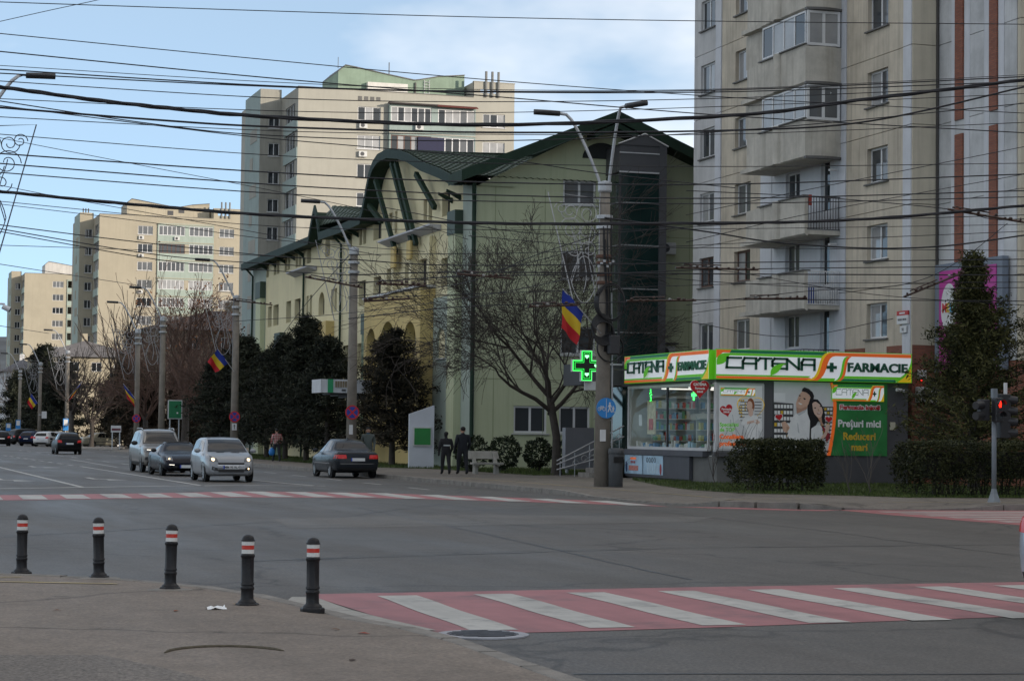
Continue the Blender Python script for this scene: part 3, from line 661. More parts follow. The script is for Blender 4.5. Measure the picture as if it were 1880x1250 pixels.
# ------------------------------------------------------------------ green office building with the waving roof
GB = thing('office_building', (27.7,92.7,0), 'green and yellow office building with a waving dark green roof and glass stair tower', 'building')
M_cream = pm('office_cream', (.66,.59,.37), .85, var=.07, scale=.5, streak=.3, dirt=(.42,.36,.22))
M_yell = pm('office_yellow', (.56,.43,.18), .85, var=.08, scale=.6, streak=.25)
M_lgrn = pm('office_light_green', (.47,.5,.33), .85, var=.07, scale=.35, streak=.35, dirt=(.25,.28,.16))
M_ggry = pm('office_green_grey', (.32,.37,.32), .85, var=.08, scale=.5, streak=.3)
M_dgrn = pm('office_dark_green_tile', (.10,.15,.075), .6, var=.15, scale=2)
M_roof = pm('roof_green_metal', (.02,.04,.026), .7, var=.25, scale=1.2, spec=.2)
M_tile = pm('roof_green_tile', (.045,.065,.045), .7, var=.25, scale=2.5)
M_grym = pm('grey_cladding', (.085,.085,.09), .5, var=.08, scale=.7)
X, F, L = 27.7, 'front', 'left'
top = [(97.12,98.52),(101.23,101.91),(100.3,100.97),(110.48,112.26),(104.8,105.5),(107.1,107.6),(108.15,108.8),(114.85,115.5),(113.9,114.6),(117.3,118.3),(122.9,124.2),(142.6,143.4) ,(141.55,142.35),(138.95,139.8),(137.95,138.75),(135.45,136.25),(134.5,135.27),(132,132.75),(131,131.8),(128.2,129.35)]
top = [t_ for t_ in top if t_ != (142.6,143.4)]
mid = [(97.26,98.55),(110.42,112.06),(113.85,115.48),(107.5,109.2),(104.19,104.92),(100.85,102.79),(140.3,141.6),(138.01,139.75),(134.0,135.5),(131.07,132.84),(128.7,129.3),(127.7,128.35),(124.2,125.8),(121.75,122.4),(120.9,121.55)]
low = [(117.7,119.1),(114.5,115.6),(122,123.5),(126,127.5),(130.4,132)]
H = [(a,b,12.12,13.28) for a,b in top]+[(a,b,8.72,10.1) for a,b in mid if (a,b) not in ((107.5,109.2),(104.19,104.92),(100.85,102.79))]+[(a,b,5.2,6.65) for a,b in low]
Hb = [(107.5,109.2,8.95,10.35),(103.6,105.4,8.95,10.4),(100.85,102.79,8.95,10.35)]
for (u0, u1, m_, nm) in ((94.9,142.4,M_cream,'wall'),(142.4,147.3,M_ggry,'wall')):
    hs = [h for h in H+Hb if h[0] > u0 and h[1] < u1]
    wall_mb(L, X, u0, u1, 0, 13.38, hs, .38).build(nm, m_, GB)
ah = [(97.24,98.77,5.3,6.75)]
wall_mb(L, X, 92.7, 94.9, 0, 13.3).build('corner_wall', M_ggry, GB)
for h in H+Hb: window(GB, L, X, h[0], h[1], h[2], h[3], .3, 2 if h[1]-h[0] > 1 else 1, M_gframe, GL[0] if rng.random() < .7 else GL[3], t=.06)
# arched window near the corner: grey-green lower wall with an arch-topped niche
def arch_fill(u0, u1, z0, zt, face, c, depth, mat, parent, n=10):
    """fills the upper corners of an opening so it ends in an arch"""
    mb = MB(); r = (u1-u0)/2; um = (u0+u1)/2; zc = zt-min(r, zt-z0)*.9; hh = zt-zc
    for s_ in (-1, 1):
        pts = [(um+s_*r, zt)]+[(um+s_*r*math.cos(i*math.pi/2/n), zc+hh*math.sin(i*math.pi/2/n)) for i in range(n+1)]
        mb.prism([P3(face,c,u,z) for u, z in pts], P3(face,0,0,0,depth))
    mb.build('arch_head', mat, parent)
wall_mb(L, X-.12, 96.2, 99.4, 0, 8.2, ah, .4).build('lower_corner_wall', M_ggry, GB)
MB().box(X-.12,96.2,8.2,X-.002,99.4,8.24).build('string_course', M_ggry, GB)
window(GB, L, X-.12, 97.24, 98.77, 5.3, 6.75, .3, 2, M_gframe, GL[0], sill=M_sillw)
arch_fill(97.24, 98.77, 5.3, 6.75, L, X-.12, .32, M_ggry, GB)
arch_fill(124.2, 125.8, 8.72, 10.1, L, X+.003, .3, M_cream, GB); arch_fill(104.8, 105.5, 12.12, 13.28, L, X+.003, .3, M_cream, GB)
# yellow bay with arched openings
bh = [(108.5,110.4,4.9,7.2),(104.2,107.6,4.9,7.4),(100.3,102.6,4.9,7.2)]
wall_mb(L, X-.75, 99.5, 111.0, 0, 8.8, bh, .6).build('bay_wall', M_yell, GB)
mb = MB(); mb.box(X-.75,99.5,8.75,X-.002,111,8.8); mb.face([(X-.75,99.5,0),(X,99.5,0),(X,99.5,8.8),(X-.75,99.5,8.8)]); mb.face([(X-.75,111,0),(X,111,0),(X,111,8.8),(X-.75,111,8.8)]); mb.build('bay_top', M_yell, GB)
MB().box(X-.85,99.4,8.8,X-.01,111.1,8.9).build('bay_coping', M_sillw, GB)
for h in bh:
    arch_fill(h[0], h[1], h[2], h[3], L, X-.748, .5, M_yell, GB); wall_mb(L, X-.16, h[0]-.2, h[1]+.2, 4.5, 7.6).build('bay_inner_wall', M_ggry, GB)
    window(GB, L, X-.16, h[0]+.3, h[0]+1.3, 4.9, 6.4, -.08, 1, M_gframe, GL[0])
for u in (99.6,103.0,106.6): MB().box(X-.3,u,8.9,X-.002,u+.5,11.3).build('bay_pier', M_cream, GB)
for u, z0, z1 in ((106.0,10.2,11.3),(102.8,10.4,11.35)): MB().box(X-.45,u,z0,X-.301,u+.7,z1,.03).build('strut_foot', M_yell, GB)
MB().box(X-.5,121.5,4,X-.002,126.6,8.2).build('lower_bay', M_yell, GB)
# ledges, pillars, downpipes
for u0, u1 in ((98.6,108.9),(126.4,132.9)):
    MB().prism([(X-.6,u0,11.72),(X-.02,u0,11.5),(X-.02,u0,11.78),(X-.6,u0,11.8)], (0,u1-u0,0)).build('ledge', pm('ledge_grey', (.42,.42,.45), .7, var=.1), GB)
for u0, u1, z in ((94.9,96.15,12.1),(111.8,113.2,8.15),(135.6,137.3,8.1),(142.55,144.2,11.85)):
    p_ = MB().box(X-.35,u0,0,X-.002,u1,z).build('pilaster', M_lgrn if z > 10 else M_dgrn, GB)
    MB().box(X-.4,u0-.05,z-1.1,X-.005,u1+.05,z+.02).build('pilaster_cap', pm('cap_dark_green', (.035,.06,.04), .6), GB)
    if z < 10:
        mb = MB()
        for k in range(12): mb.box(X-.357,u0,.6+k*.6,X-.351,u1,.62+k*.6)
        mb.build('tile_joints', M_lgrn, p_)
for u in (146.7,129.7,119.5):
    mb = MB().tube([(X-.7,u,13.1),(X-.35,u,12.75),(X-.12,u,12.5),(X-.12,u,0)], .07, 8); mb.build('downpipe', M_roof, GB)
MB().tube([(X-.2,92.45,13.1),(X-.2,92.45,12.7),(X-.14,92.6,12.4),(X-.14,92.6,0)], .1, 8).build('downpipe', M_roof, GB)
mb = MB()
for k in range(6): mb.tube([(X-.6,132.0+.0,7.2),(X-.6,134,7.2)] if k == 0 else [(X-.6,132.0+.35*k,6.2),(X-.6,132.0+.35*k,7.2)], .025, 4)
mb.build('balcony_railing', M_gframe, GB)
# roof edge: eaves, small dormer and big wave.  profile of the edge at X = 26.9
edge = [(147.4,13.15),(125.3,13.2),(124.5,14.2),(123.75,14.95),(123.0,14.3),(122.4,13.2),(117,13.15),(112.1,13.2),(111.5,13.75),(110.85,14.55),(110.2,15.35),(109.3,15.85),(108.3,16.1),(106.4,16.12),(104.1,15.8),(102,15.35),(99.5,14.65),(96.3,13.95),(94,13.35),(92.6,13.2)]
mb = MB()
for (a, b) in zip(edge, edge[1:]):
    mb.prism([(26.86,a[0],a[1]-.22),(26.86,b[0],b[1]-.22),(26.86,b[0],b[1]+.24),(26.86,a[0],a[1]+.24)], (.12,0,0))
mb.build('fascia', pm('fascia_green', (.022,.042,.034), .7, var=.2, scale=2, spec=.2), GB)
def tiled(rows, cols, f, name):
    """roof surface with stepped tile courses; f(s,t) -> point, t runs up the slope"""
    mb = MB(); vs = []
    for j in range(rows):
        for e in (0, 1):
            t_ = (j+e)/rows
            for i in range(cols*2+1):
                p_ = Vector(f(i/(cols*2), t_)); p_.z += (.10 if e == 0 else .03)+(.06 if i % 2 == 0 else 0); vs.append(p_)
    n = cols*2+1; fs = [(r*n+i, r*n+i+1, (r+1)*n+i+1, (r+1)*n+i) for r in range(rows*2-1) for i in range(cols*2)]
    mb.raw(vs, fs); return mb.build(name, M_tile, GB)
wave = [(92.6,13.25),(94,13.4),(96.3,14.0),(99.5,14.7),(102,15.4),(104.1,15.85),(106.4,16.15)]
def wv(t_):
    k = t_*(len(wave)-1); i = min(int(k), len(wave)-2); q = k-i; return (wave[i][0]+(wave[i+1][0]-wave[i][0])*q, wave[i][1]+(wave[i+1][1]-wave[i][1])*q)
tiled(26, 22, lambda s_, t_: (26.98+s_*7.2, wv(t_)[0], wv(t_)[1]+.1), 'roof_tiles')
tiled(14, 12, lambda s_, t_: (26.98+s_*4.0, 112.5+t_*11.2, 13.35+t_*1.75*(.25+.75*min(1,s_*4))), 'roof_tiles')
# soffit and hidden rest of the roof
mb = MB()
for (a, b) in zip(edge, edge[1:]): mb.face([(26.98,a[0],a[1]-.18),(26.98,b[0],b[1]-.18),(29.5,b[0],b[1]-.18),(29.5,a[0],a[1]-.18)])
for (a, b) in zip(edge[10:14], edge[11:15]): mb.face([(26.98,a[0],a[1]+.2),(26.98,b[0],b[1]+.2),(34,b[0],b[1]+.4),(34,a[0],a[1]+.4)])
mb.face([(29.5,112,13.2),(29.5,147.4,13.2),(41,147.4,13.4),(41,112,13.4)]); mb.face([(26.98,125.3,13.42),(26.98,147.4,13.37),(41,147.4,13.6),(41,125.3,13.6)])
mb.build('soffit', M_roof, GB)
# wall under the wave
mb = MB(); mb.face([(X,111.6,13.38)]+[(X,u,z-.2) for u, z in edge[8:19] if 93 < u < 111.6]+[(X,93,13.38)]); mb.build('upper_wall', M_cream, GB)
for (u0,z0,u1,z1) in ((106.34,11.0,109.5,15.1),(103.0,11.1,106.1,15.6),(102.3,11.1,105.2,15.5),(98.9,12.6,101.2,14.5),(109.4,12.9,110.9,13.9)):
    mb = MB(); d = Vector((0,u1-u0,z1-z0)).normalized(); n_ = Vector((0,-d.z,d.y))*.13
    a, b = Vector((X-.35,u0,z0)), Vector((26.99,u1,z1))
    mb.prism([a-n_, a+n_, b+n_, b-n_], (.2,0,0)); mb.build('strut', M_roof, GB)
for u in (95.2,96.6,115.6,117.5,119,130.2,132.9,135.9,139,142):
    MB().prism([(X-.02,u,12.6),(X-.02,u,12.85),(26.99,u,13.1),(26.99,u,12.98)], (0,.14,0)).build('eave_bracket', M_roof, GB)
# gable front
Y = 92.7
gh = [(31.88,33.49,12.36,13.5),(31.82,33.53,8.9,10.2),(31.82,33.53,5.4,6.7),(29.6,31.2,1.76,3.0),(31.8,33.3,1.76,3.0)]
wall_mb(F, Y, X, 42.4, 0, 13.0, gh, .14, None).build('gable_wall', M_lgrn, GB)
wall_mb(F, Y, 28.6, 42.4, 13.0, 13.5, [(31.88,33.49,13.0,13.5)] , .14).build('gable_wall', M_lgrn, GB)
mb = MB(); mb.face([(28.6,Y,13.5),(41.2,Y,13.5),(34.2,Y,16.35)]); mb.face([(X,Y,13.0),(28.6,Y,13.0),(28.6,Y,13.5)]); mb.build('gable_top_wall', M_lgrn, GB)
for h in gh: window(GB, F, Y, h[0], h[1], h[2], h[3], .06, 2, sill=M_sillw, glass=GL[1] if h[2] > 8 else GL[3], t=.09)
mb = MB(); pts = [(33.75+.95*math.cos(a), Y-.02, 14.55+.75*math.sin(a)) for a in [math.pi*i/14 for i in range(15)]]
mb.prism(pts, (0,-.03,0)); mb.build('gable_arch', pm('recess_shade', (.012,.014,.013), .7, var=0), GB)  # flat dark panel, the shade of the recess is in its colour
mb = MB()
for k in range(5): mb.box(X+.9+k*2.4,Y-.012,.1,X+.92+k*2.4,Y-.002,13.0)
for z in (4.2,7.6,11.0): mb.box(X,Y-.012,z,42,Y-.002,z+.025)
mb.build('render_joints', pm('joint_green', (.25,.28,.16), .9, var=0), GB)
def slope(x0, z0, x1, z1, nm, dep):
    mb = MB(); mb.prism([(x0,91.4,z0),(x1,91.4,z1),(x1,91.4,z1-.5),(x0,91.4,z0-.5)], (0,dep,0)); return mb.build(nm, M_roof, GB)
slope(26.6,13.55,34.1,16.65,'gable_roof_slope',2.2); slope(34.1,16.65,42.3,13.3,'gable_roof_slope',21)
mb = MB(); mb.prism([(33.0,91.45,15.6),(34.1,91.45,16.1),(35.6,91.45,15.4),(35.6,91.45,15.15),(34.1,91.45,15.85),(33.0,91.45,15.35)], (0,1.2,0)); mb.build('gable_hood', M_roof, GB)
# glass stair tower
yt = 90.8
tw = MB().box(33.97,yt,13.78,36.0,Y+.5,15.0).build('tower_head', M_grym, GB)
mb = MB().prism([(33.9,yt-.06,15.0),(36.2,yt-.06,15.0),(35.15,yt-.06,15.5)], (0,1.9,0)); mb.build('tower_cap', M_grym, GB)
mb = MB(); mb.tube([(33.85,yt-.1,15.02),(35.15,yt-.1,15.54)], .035, 4); mb.tube([(35.15,yt-.1,15.54),(36.3,yt-.1,15.0)], .035, 4); mb.box(33.93,yt-.03,14.62,36.0,yt-.003,14.67); mb.box(33.93,yt-.04,13.72,36.0,yt-.003,13.79); mb.build('tower_trim', M_sillw, GB)
MB().box(35.9,yt-.05,0,36.25,Y,15.0).build('tower_column', M_grym, GB)
M_tg = pm('stair_glass', (.012,.03,.028), .07, var=.3, scale=.5, spec=.6)
zt = [.1,2.4,4.4,6.4,8.4,10.4,12.35,13.72]
for a, b in zip(zt, zt[1:]):
    MB().box(34.02,yt+.02,a+.03,35.0,yt+.05,b-.03).build('glass_panel', M_tg, GB); MB().box(35.02,yt+.02,a+.03,35.89,yt+.05,b-.03).build('glass_panel', M_tg, GB)
    MB().box(33.98,yt+.08,a+.03,34.0,Y-.01,b-.03).build('glass_panel', M_tg, GB)
for z in zt[1:-1]: MB().box(33.95,yt-.02,z-.03,35.9,yt+.06,z+.03).box(33.95,yt+.061,z-.03,34.02,Y-.01,z+.03).build('transom', pm('transom_steel', (.25,.26,.26), .5), GB)
MB().box(33.93,yt-.03,0,34.02,yt+.07,13.7).build('mullion', M_gframe, GB)
MB().box(34.3,yt+.9,.1,35.8,yt+1.0,13.6).build('stair_core', pm('stair_core_dark', (.03,.04,.04), .9), GB)
for z in (10.2,5.35,4.55): ac_unit(GB, F, Y-.02, 36.5, z, .9)
MB().box(36.45,Y-.5,5.98,37.5,Y-.05,6.05).build('bracket', M_gframe, GB)

# ------------------------------------------------------------------ grey panel block on the right
RB = thing('apartment_block', (35.8,66.5,0), 'weathered grey panel apartment block with balconies and brick strips at the right', 'apartment block')
M_bei = pm('panel_beige', (.5,.44,.35), .9, var=.2, scale=.7, streak=.75, dirt=(.2,.18,.15), bump=.15, bscale=12)
M_gry = pm('panel_grey', (.48,.475,.47), .9, var=.14, scale=.8, streak=.55, dirt=(.25,.245,.25), bump=.15, bscale=12)
M_bal = pm('balcony_concrete', (.46,.43,.375), .9, var=.2, scale=1.2, streak=.8, dirt=(.26,.24,.2), bump=.15, bscale=14)
M_crm2 = pm('panel_cream', (.52,.47,.37), .9, var=.12, scale=.6, streak=.45, dirt=(.28,.25,.2))
M_lilac = pm('pilaster_pale_paint', (.54,.55,.58), .9, var=.1, scale=.8, streak=.4)
M_wht = pm('white_house_paint', (.58,.6,.63), .9, var=.08, scale=.8, streak=.3)
M_patch = pm('patchy_grey_render', (.46,.465,.47), .9, var=.3, scale=.55, streak=.4)
M_brick = brick_mat('red_brick', (.28,.095,.055), (.2,.065,.04), (.12,.085,.07))
M_joint = pm('joint_dark', (.07,.065,.06), .95, var=0)
joints = [0,4.29,7.11,9.92,12.73,15.55,18.37,21.2,24.0,26.8,29.6]
sills = [5.3,8.15,10.97,13.78,16.6,19.42,22.2]
XR = 35.8
# dark backing whose edges show in the panel joints
mb = MB(); mb.box(XR+.24,66.7,0,XR+9,86.4,29.6); mb.box(XR+1.3,61.5,0,XR+9,66.7,29.6); mb.build('core', M_joint, RB)
secs = [(66.52,67.1,M_lilac,None,.04),(67.12,71.58,M_bei,(68.3,69.9),0),(71.6,72.3,M_lilac,None,.03),(79.3,83.38,M_bei,(80.3,81.95),0),(83.4,84.0,M_lilac,None,.04),(84.02,86.45,M_gry,(84.15,85.7),0)]
for (u0, u1, m_, w, pr) in secs:
    for k in range(1, len(joints)-2):
        z0, z1 = joints[k]+.012, joints[k+1]-.012
        if z1 < 5: m__ = M_brick if u0 > 66.6 and u1 < 72 else m_
        else: m__ = m_
        hs = [(w[0],w[1],s_,s_+1.28) for s_ in sills if z0 < s_ < z1 and s_+1.28 < z1] if w else []
        pz = wall_mb(L, XR-pr, u0, u1, z0, z1, hs, .22)
        for zz in (z0, z1): pz.face([P3(L,XR-pr,u0,zz),P3(L,XR-pr,u1,zz),P3(L,XR-pr,u1,zz,.24),P3(L,XR-pr,u0,zz,.24)])
        for uu in (u0, u1): pz.face([P3(L,XR-pr,uu,z0),P3(L,XR-pr,uu,z1),P3(L,XR-pr,uu,z1,.24),P3(L,XR-pr,uu,z0,.24)])
        pz.build('wall_panel', m__, RB)
        for h in hs:
            br = h[2] in (8.15,) and u0 > 79
            window(RB, L, XR-pr, h[0], h[1], h[2], h[3], .16 if u0 < 84 else .1, 2, M_bframe if br else M_wframe, None, M_sill, .075)
MB().box(XR-.02,67.12,4.31,XR+.2,68.3,4.98).build('brick_band', M_brick, RB); MB().box(XR-.02,70.0,4.31,XR+.2,72.28,4.98).build('brick_band', M_brick, RB)
# return face and the nearer bay with brick strips
for k in range(0, len(joints)-2):
    z0, z1 = joints[k]+.012, joints[k+1]-.012
    low_ = z1 < 5
    MB().box(XR+.002,66.45,z0,36.78,66.69,z1).build('wall_panel', M_brick if low_ else M_crm2, RB)
    MB().box(36.8,61.22,z0,37.0,66.44,z1).build('wall_panel', M_brick if low_ else M_patch, RB)
    MB().box(36.82,61.0,z0,46,61.2,z1).build('wall_panel', M_brick if low_ else M_crm2, RB)
MB().box(XR+.002,66.43,4.31,36.78,66.44,4.97).build('brick_band', M_brick, RB)
for u0, u1 in ((64.66,65.2),(62.4,62.9)):
    for z0, z1 in ((5.0,12.22),(12.72,20.4)): MB().box(36.74,u0,z0,36.798,u1,z1).build('brick_strip', M_brick, RB)
for u0, u1 in ((64.25,64.6),(62.95,63.3),(62.0,62.35),(65.25,65.5)): MB().box(36.785,u0,5.0,36.798,u1,20.4).build('painted_band', M_lilac, RB)
MB().tube([(36.74,66.4,.1),(36.74,66.4,25)], .05, 6).build('downpipe', M_joint, RB)
# balcony stack
yb0, yb1, xb = 72.0, 76.05, 34.3
for k in range(1, 8):                                       # rear wall of the loggias
    z0, z1 = joints[k], joints[k+1]
    hs = [(72.95,73.75,z0+.35,z0+2.35),(75.6,76.9,z0+.9,z0+2.2)]
    m_ = M_wht if k in (1,2,3) else M_gry
    wall_mb(L, XR, 72.32, 79.28, z0, z1, hs, .2).build('loggia_wall', m_, RB)
    window(RB, L, XR, *hs[0], .12, 1, M_bframe if k == 4 else M_wframe, GL[0], t=.08); window(RB, L, XR, *hs[1], .12, 2, M_wframe, GL[3])
    # far part: a boxed-in wing beside the balcony
    wall_mb(L, XR-.02, 78.2, 79.28, z0, z1).build('loggia_pier', M_lilac if k > 3 else M_wht, RB)
tops = [4.95,7.9,10.7,13.6,16.4,19.2,22.0]
for i, zt_ in enumerate(tops):
    zb_ = zt_-1.42; glazed = i >= 3
    b = MB().box(xb+.03,yb0+.03,zb_,XR-.03,yb1+1.97,zb_+.16).build('balcony_slab', M_bal, RB)
    if i > 0:
        # front parapet with a rounded rib, bevelled lower edge
        mb = MB(); mb.prism([(xb,yb0,zb_+.02),(xb+.1,yb0,zb_-.06),(xb+.14,yb0,zb_-.06),(xb+.14,yb0,zt_),(xb,yb0,zt_)], (0,yb1-yb0,0))
        mb.tube([(xb+.12,74.45,zb_-.02),(xb+.12,74.45,zt_+.02)], .3, 14)
        mb.prism([(xb+.05,yb1,zb_-.03),(xb+.19,yb1,zb_-.03),(xb+.45,yb1+2,zb_+.02),(xb+.31,yb1+2,zb_+.02)], (0,0,1.4)); smooth_by_angle(mb.build('parapet', M_bal, RB), 50)
        MB().box(xb-.09,yb0-.02,zt_+.002,xb+.24,74.2,zt_+.05).build('parapet_coping', M_sill, RB); MB().box(xb-.09,74.7,zt_-.05,xb+.24,yb1+.1,zt_).build('parapet_coping', M_sill, RB)
    if glazed:
        mb = MB(); n = 8
        arcp = [(xb+.0+(XR-.03-xb)*j/n, yb0-.0-.16*math.sin(math.pi*j/n)) for j in range(n+1)]
        mb.prism([(x+.004,y,zb_-.012) for x, y in arcp]+[(XR-.028,yb0+.12,zb_-.012),(xb+.004,yb0+.12,zb_-.012)], (0,0,1.37)); smooth_by_angle(mb.build('end_parapet', M_bal, RB), 50)
        mb = MB(); mb.prism([(x,y-.06,0) for x, y in arcp]+[(XR-.03,yb0+.1,0),(xb,yb0+.1,0)], (0,0,.09)); mb.xf(Matrix.Translation((0,0,zb_-.06))); mb.build('end_ledge', M_sill, RB)
        window(RB, L, xb, yb0+.1, yb1-.05, zt_+.05, zt_+1.3, .04, 4, glass=GL[2] if i == 3 else None, t=.07)
        window(RB, F, yb0-.05, xb+.05, XR-.1, zt_-.02, zt_+1.3, 0, 2, t=.1)
        wall_mb(L, xb+.3, yb1, yb1+2.1, zt_, zt_+1.36).build('wing_wall', M_bal, RB)
    elif i > 0:
        mrail = M_gframe if i == 2 else M_wframe
        mb = MB(); mb.box(xb+.1,yb0-.01,zt_-.02,XR-.05,yb0+.03,zt_+.02); mb.box(xb+.1,yb0-.01,zb_+.18,XR-.05,yb0+.03,zb_+.21)
        for j in range(12 if i == 2 else 14): x = xb+.15+j*(XR-xb-.25)/(11 if i == 2 else 13); mb.box(x-.012,yb0,zb_+.2,x+.012,yb0+.02,zt_-.02)
        mb.build('railing', mrail, RB)
    else:
        mb = MB(); mb.box(xb-.02,yb0,zt_+.0,xb+.02,yb1+1,zt_+.04); mb.box(xb,yb0-.01,zt_+.0,XR-.05,yb0+.03,zt_+.04)
        for j in range(20): mb.box(xb-.01,yb0+j*.25,zb_+.2,xb+.01,yb0+j*.25+.02,zt_)
        for j in range(7): mb.box(xb+j*.2,yb0,zb_+.2,xb+j*.2+.02,yb0+.02,zt_)
        mb.build('railing', M_gframe, RB)
    if i in (1,2,3): 
        mb = MB(); mb.tube([(XR-.12,72.15,zt_+1.05),(XR-.5,72.0,zt_+1.02)], .05, 6); mb.build('bracket', M_sillw, RB)
MB().box(34.5,72.2,6.7,34.8,72.7,7.3).build('blue_tub', pm('tub_blue', (.02,.05,.25), .5), RB)
mb = MB(); mb.ell((35.2,72.25,6.95), .35, .2, .3); mb.build('white_sack', pm('sack_white', (.55,.56,.56), .8), RB, True)
MB().box(34.45,71.93,10.35,34.56,71.99,10.75).build('red_cloth', pm('cloth_red', (.25,.04,.03), .9), RB)
ac_unit(RB, F, 66.44, 35.9, 2.95, .75)
al = MB().box(36.0,66.3,3.75,36.3,66.44,4.1,.01).build('alarm_box', M_wframe, RB); MB().box(36.1,66.29,3.72,36.2,66.4,3.748).build('alarm_lamp', pm('alarm_red', (.4,.02,.02), .4, var=0, emit=((1,.03,.02),1.2)), al)
# street name plates on the pilaster
pl = thing('street_plate', (XR-.05,66.8,5.9), 'small red and white street name plate on the corner of the grey block', 'sign')
MB().box(XR-.12,66.55,6.02,XR-.06,67.35,6.18).build('red_band', pm('plate_red', (.45,.03,.03), .5, var=.05), pl); MB().box(XR-.12,66.55,5.72,XR-.06,67.35,6.018).build('plate', M_wframe, pl)
MB().box(XR-.125,66.75,6.07,XR-.121,67.15,6.13).build('lettering_band', M_wframe, pl); put_text('lettering', 'REGELE MIHAI', .1, M_gframe, pl, (XR-.125,66.95,5.87), 'left')
pl = thing('house_number_plate', (XR-.05,66.8,5.5), 'tiny white house number plate below the street name plate', 'sign')
MB().box(XR-.11,66.7,5.4,XR-.06,67.15,5.65,.01).build('plate', M_wframe, pl); put_text('lettering', '10', .16, M_gframe, pl, (XR-.115,66.93,5.52), 'left')
# magenta billboard on the near bay
bb = thing('billboard', (36.6,64,4.4), 'magenta shop billboard in a grey frame on the block wall behind the conifer', 'billboard')
M_mag = pm('billboard_magenta', (.42,.03,.26), .5, var=.06, scale=1)
M_bfr = pm('billboard_grey', (.16,.19,.24), .6, var=.1)
MB().box(36.5,61.6,4.0,36.73,66.1,7.75).build('frame', M_bfr, bb); MB().box(36.47,61.95,4.0,36.499,65.75,7.5).build('panel', M_mag, bb)
mb = MB(); mb.prism([(36.465,65.05-.0+.55*math.cos(a),6.2+.85*math.sin(a)) for a in [2*math.pi*i/28 for i in range(28)]][::-1], (-.006,0,0)); mb.build('oval', M_wframe, bb)
for s_, u, c_ in (('M',65.35,(.5,.03,.03)),('E',65.1,(.6,.4,.02)),('L',64.9,(.05,.3,.5)),('I',64.72,(.1,.4,.1))): put_text('lettering', s_, .42, pm('letter_'+s_, c_, .5, var=0), bb, (36.455,u,6.2), 'left', .02)
MB().box(36.455,61.95,4.0,36.466,64.9,5.3).build('dark_band', M_gframe, bb); put_text('lettering', 'P', .6, M_wframe, bb, (36.448,64.55,5.0), 'left', .03); put_text('lettering', 'A', .6, M_wframe, bb, (36.448,64.05,5.0), 'left', .03)
# ------------------------------------------------------------------ unseen blocks added behind the grey block and across the side street for shade
MB().box(46.02,61.2,0,112,86.4,31).build('added_shade_wing', M_gry, RB)
struct('added_shade_block', MB().box(52,-75,0,130,38,31), M_gry)
# low houses among the trees at the left
def house(name, x0, y0, x1, y1, h, rh, label, wallc, roofc):
    t = thing(name, ((x0+x1)/2, y0, 0), label, 'house'); mw = pm(name+label[:6], wallc, .9, var=.15, scale=.4, streak=.4)
    hs = [(x0+1.2+k*3.1, x0+2.6+k*3.1, h-2.0, h-.7) for k in range(int((x1-x0-1)/3.1))]
    wall_mb('front', y0, x0, x1, 0, h, hs, .15).build('wall', mw, t)
    hl = [(y0+1.5+k*3.5, y0+3.1+k*3.5, h-2.0, h-.7) for k in range(int((y1-y0-1)/3.5))]
    wall_mb('left', x0, y0, y1, 0, h, hl, .15).build('wall', mw, t)
    for a in hs: window(t, 'front', y0, *a, .08, 2, panes=False, glass=GL[0])
    for a in hl: window(t, 'left', x0, *a, .08, 2, panes=False, glass=GL[0])
    o = .8; xm = (x0+x1)/2; ym = (y0+y1)/2; q = min(x1-x0, y1-y0)/2
    mb = MB(); b_ = [(x0-o,y0-o,h),(x1+o,y0-o,h),(x1+o,y1+o,h),(x0-o,y1+o,h)]
    r_ = [(x0+q,ym,h+rh),(x1-q,ym,h+rh)] if x1-x0 > y1-y0 else [(xm,y0+q,h+rh),(xm,y1-q,h+rh)]
    mr = pm(name+'roof'+label[:6], roofc, .85, var=.2, scale=.6)
    if x1-x0 > y1-y0: mb.raw(b_+r_, [(0,1,5,4),(1,2,5),(2,3,4,5),(3,0,4),(3,2,1,0)])
    else: mb.raw(b_+r_, [(0,1,4),(1,2,5,4),(2,3,5),(3,0,4,5),(3,2,1,0)])
    rf = mb.build('roof', mr, t)
    MB().box(xm-.4,ym-.4,h+rh*.5,xm+.4,ym+.4,h+rh+1).build('chimney', mw, rf)
house('low_house', 31.5, 228, 52, 244, 12.5, 2.6, 'low cream house with a brown hipped roof behind bare trees', (.2,.165,.12), (.07,.05,.045))
house('low_house', 26.5, 300, 41, 316, 11.8, 2.6, 'low pale house with a grey roof below the farthest block', (.34,.3,.22), (.13,.12,.12))
house('low_house', 27.5, 372, 34, 384, 11.5, 2.2, 'small white house at the left edge below the hill', (.55,.55,.56), (.1,.1,.11))
# ================================================================== PHARMACY
PH = thing('pharmacy', (28.0,65.5,0), 'single storey pharmacy kiosk with illuminated green and orange fascia signs', 'shop')
M_dgray = pm('kiosk_dark_grey', (.075,.075,.08), .6, var=.1, scale=1, streak=.2)
M_plinth = pm('plinth_dark_grey', (.07,.072,.085), .65, var=.15, scale=1, streak=.35)
M_plinth2 = pm('plinth_concrete', (.13,.13,.125), .85, var=.2, scale=1.2, streak=.4)
M_sw = pm('sign_white', (.78,.79,.8), .4, var=.03, spec=.4, emit=((.9,.95,1),.12))
S_dg = pm('sign_dark_green', (.006,.12,.05), .4, var=.04, emit=((.006,.12,.05),.15)); S_lg = pm('sign_light_green', (.1,.42,.015), .4, var=.04, emit=((.1,.42,.015),.15))
S_or = pm('sign_orange', (.68,.12,.015), .4, var=.04, emit=((.68,.12,.015),.15)); S_ye = pm('sign_yellow', (.62,.42,.01), .4, var=.04, emit=((.62,.42,.01),.15))
S_lt = pm('sign_letter_green', (.006,.09,.045), .35, var=.04)
S_red = pm('heart_red', (.55,.015,.02), .35, var=.05)
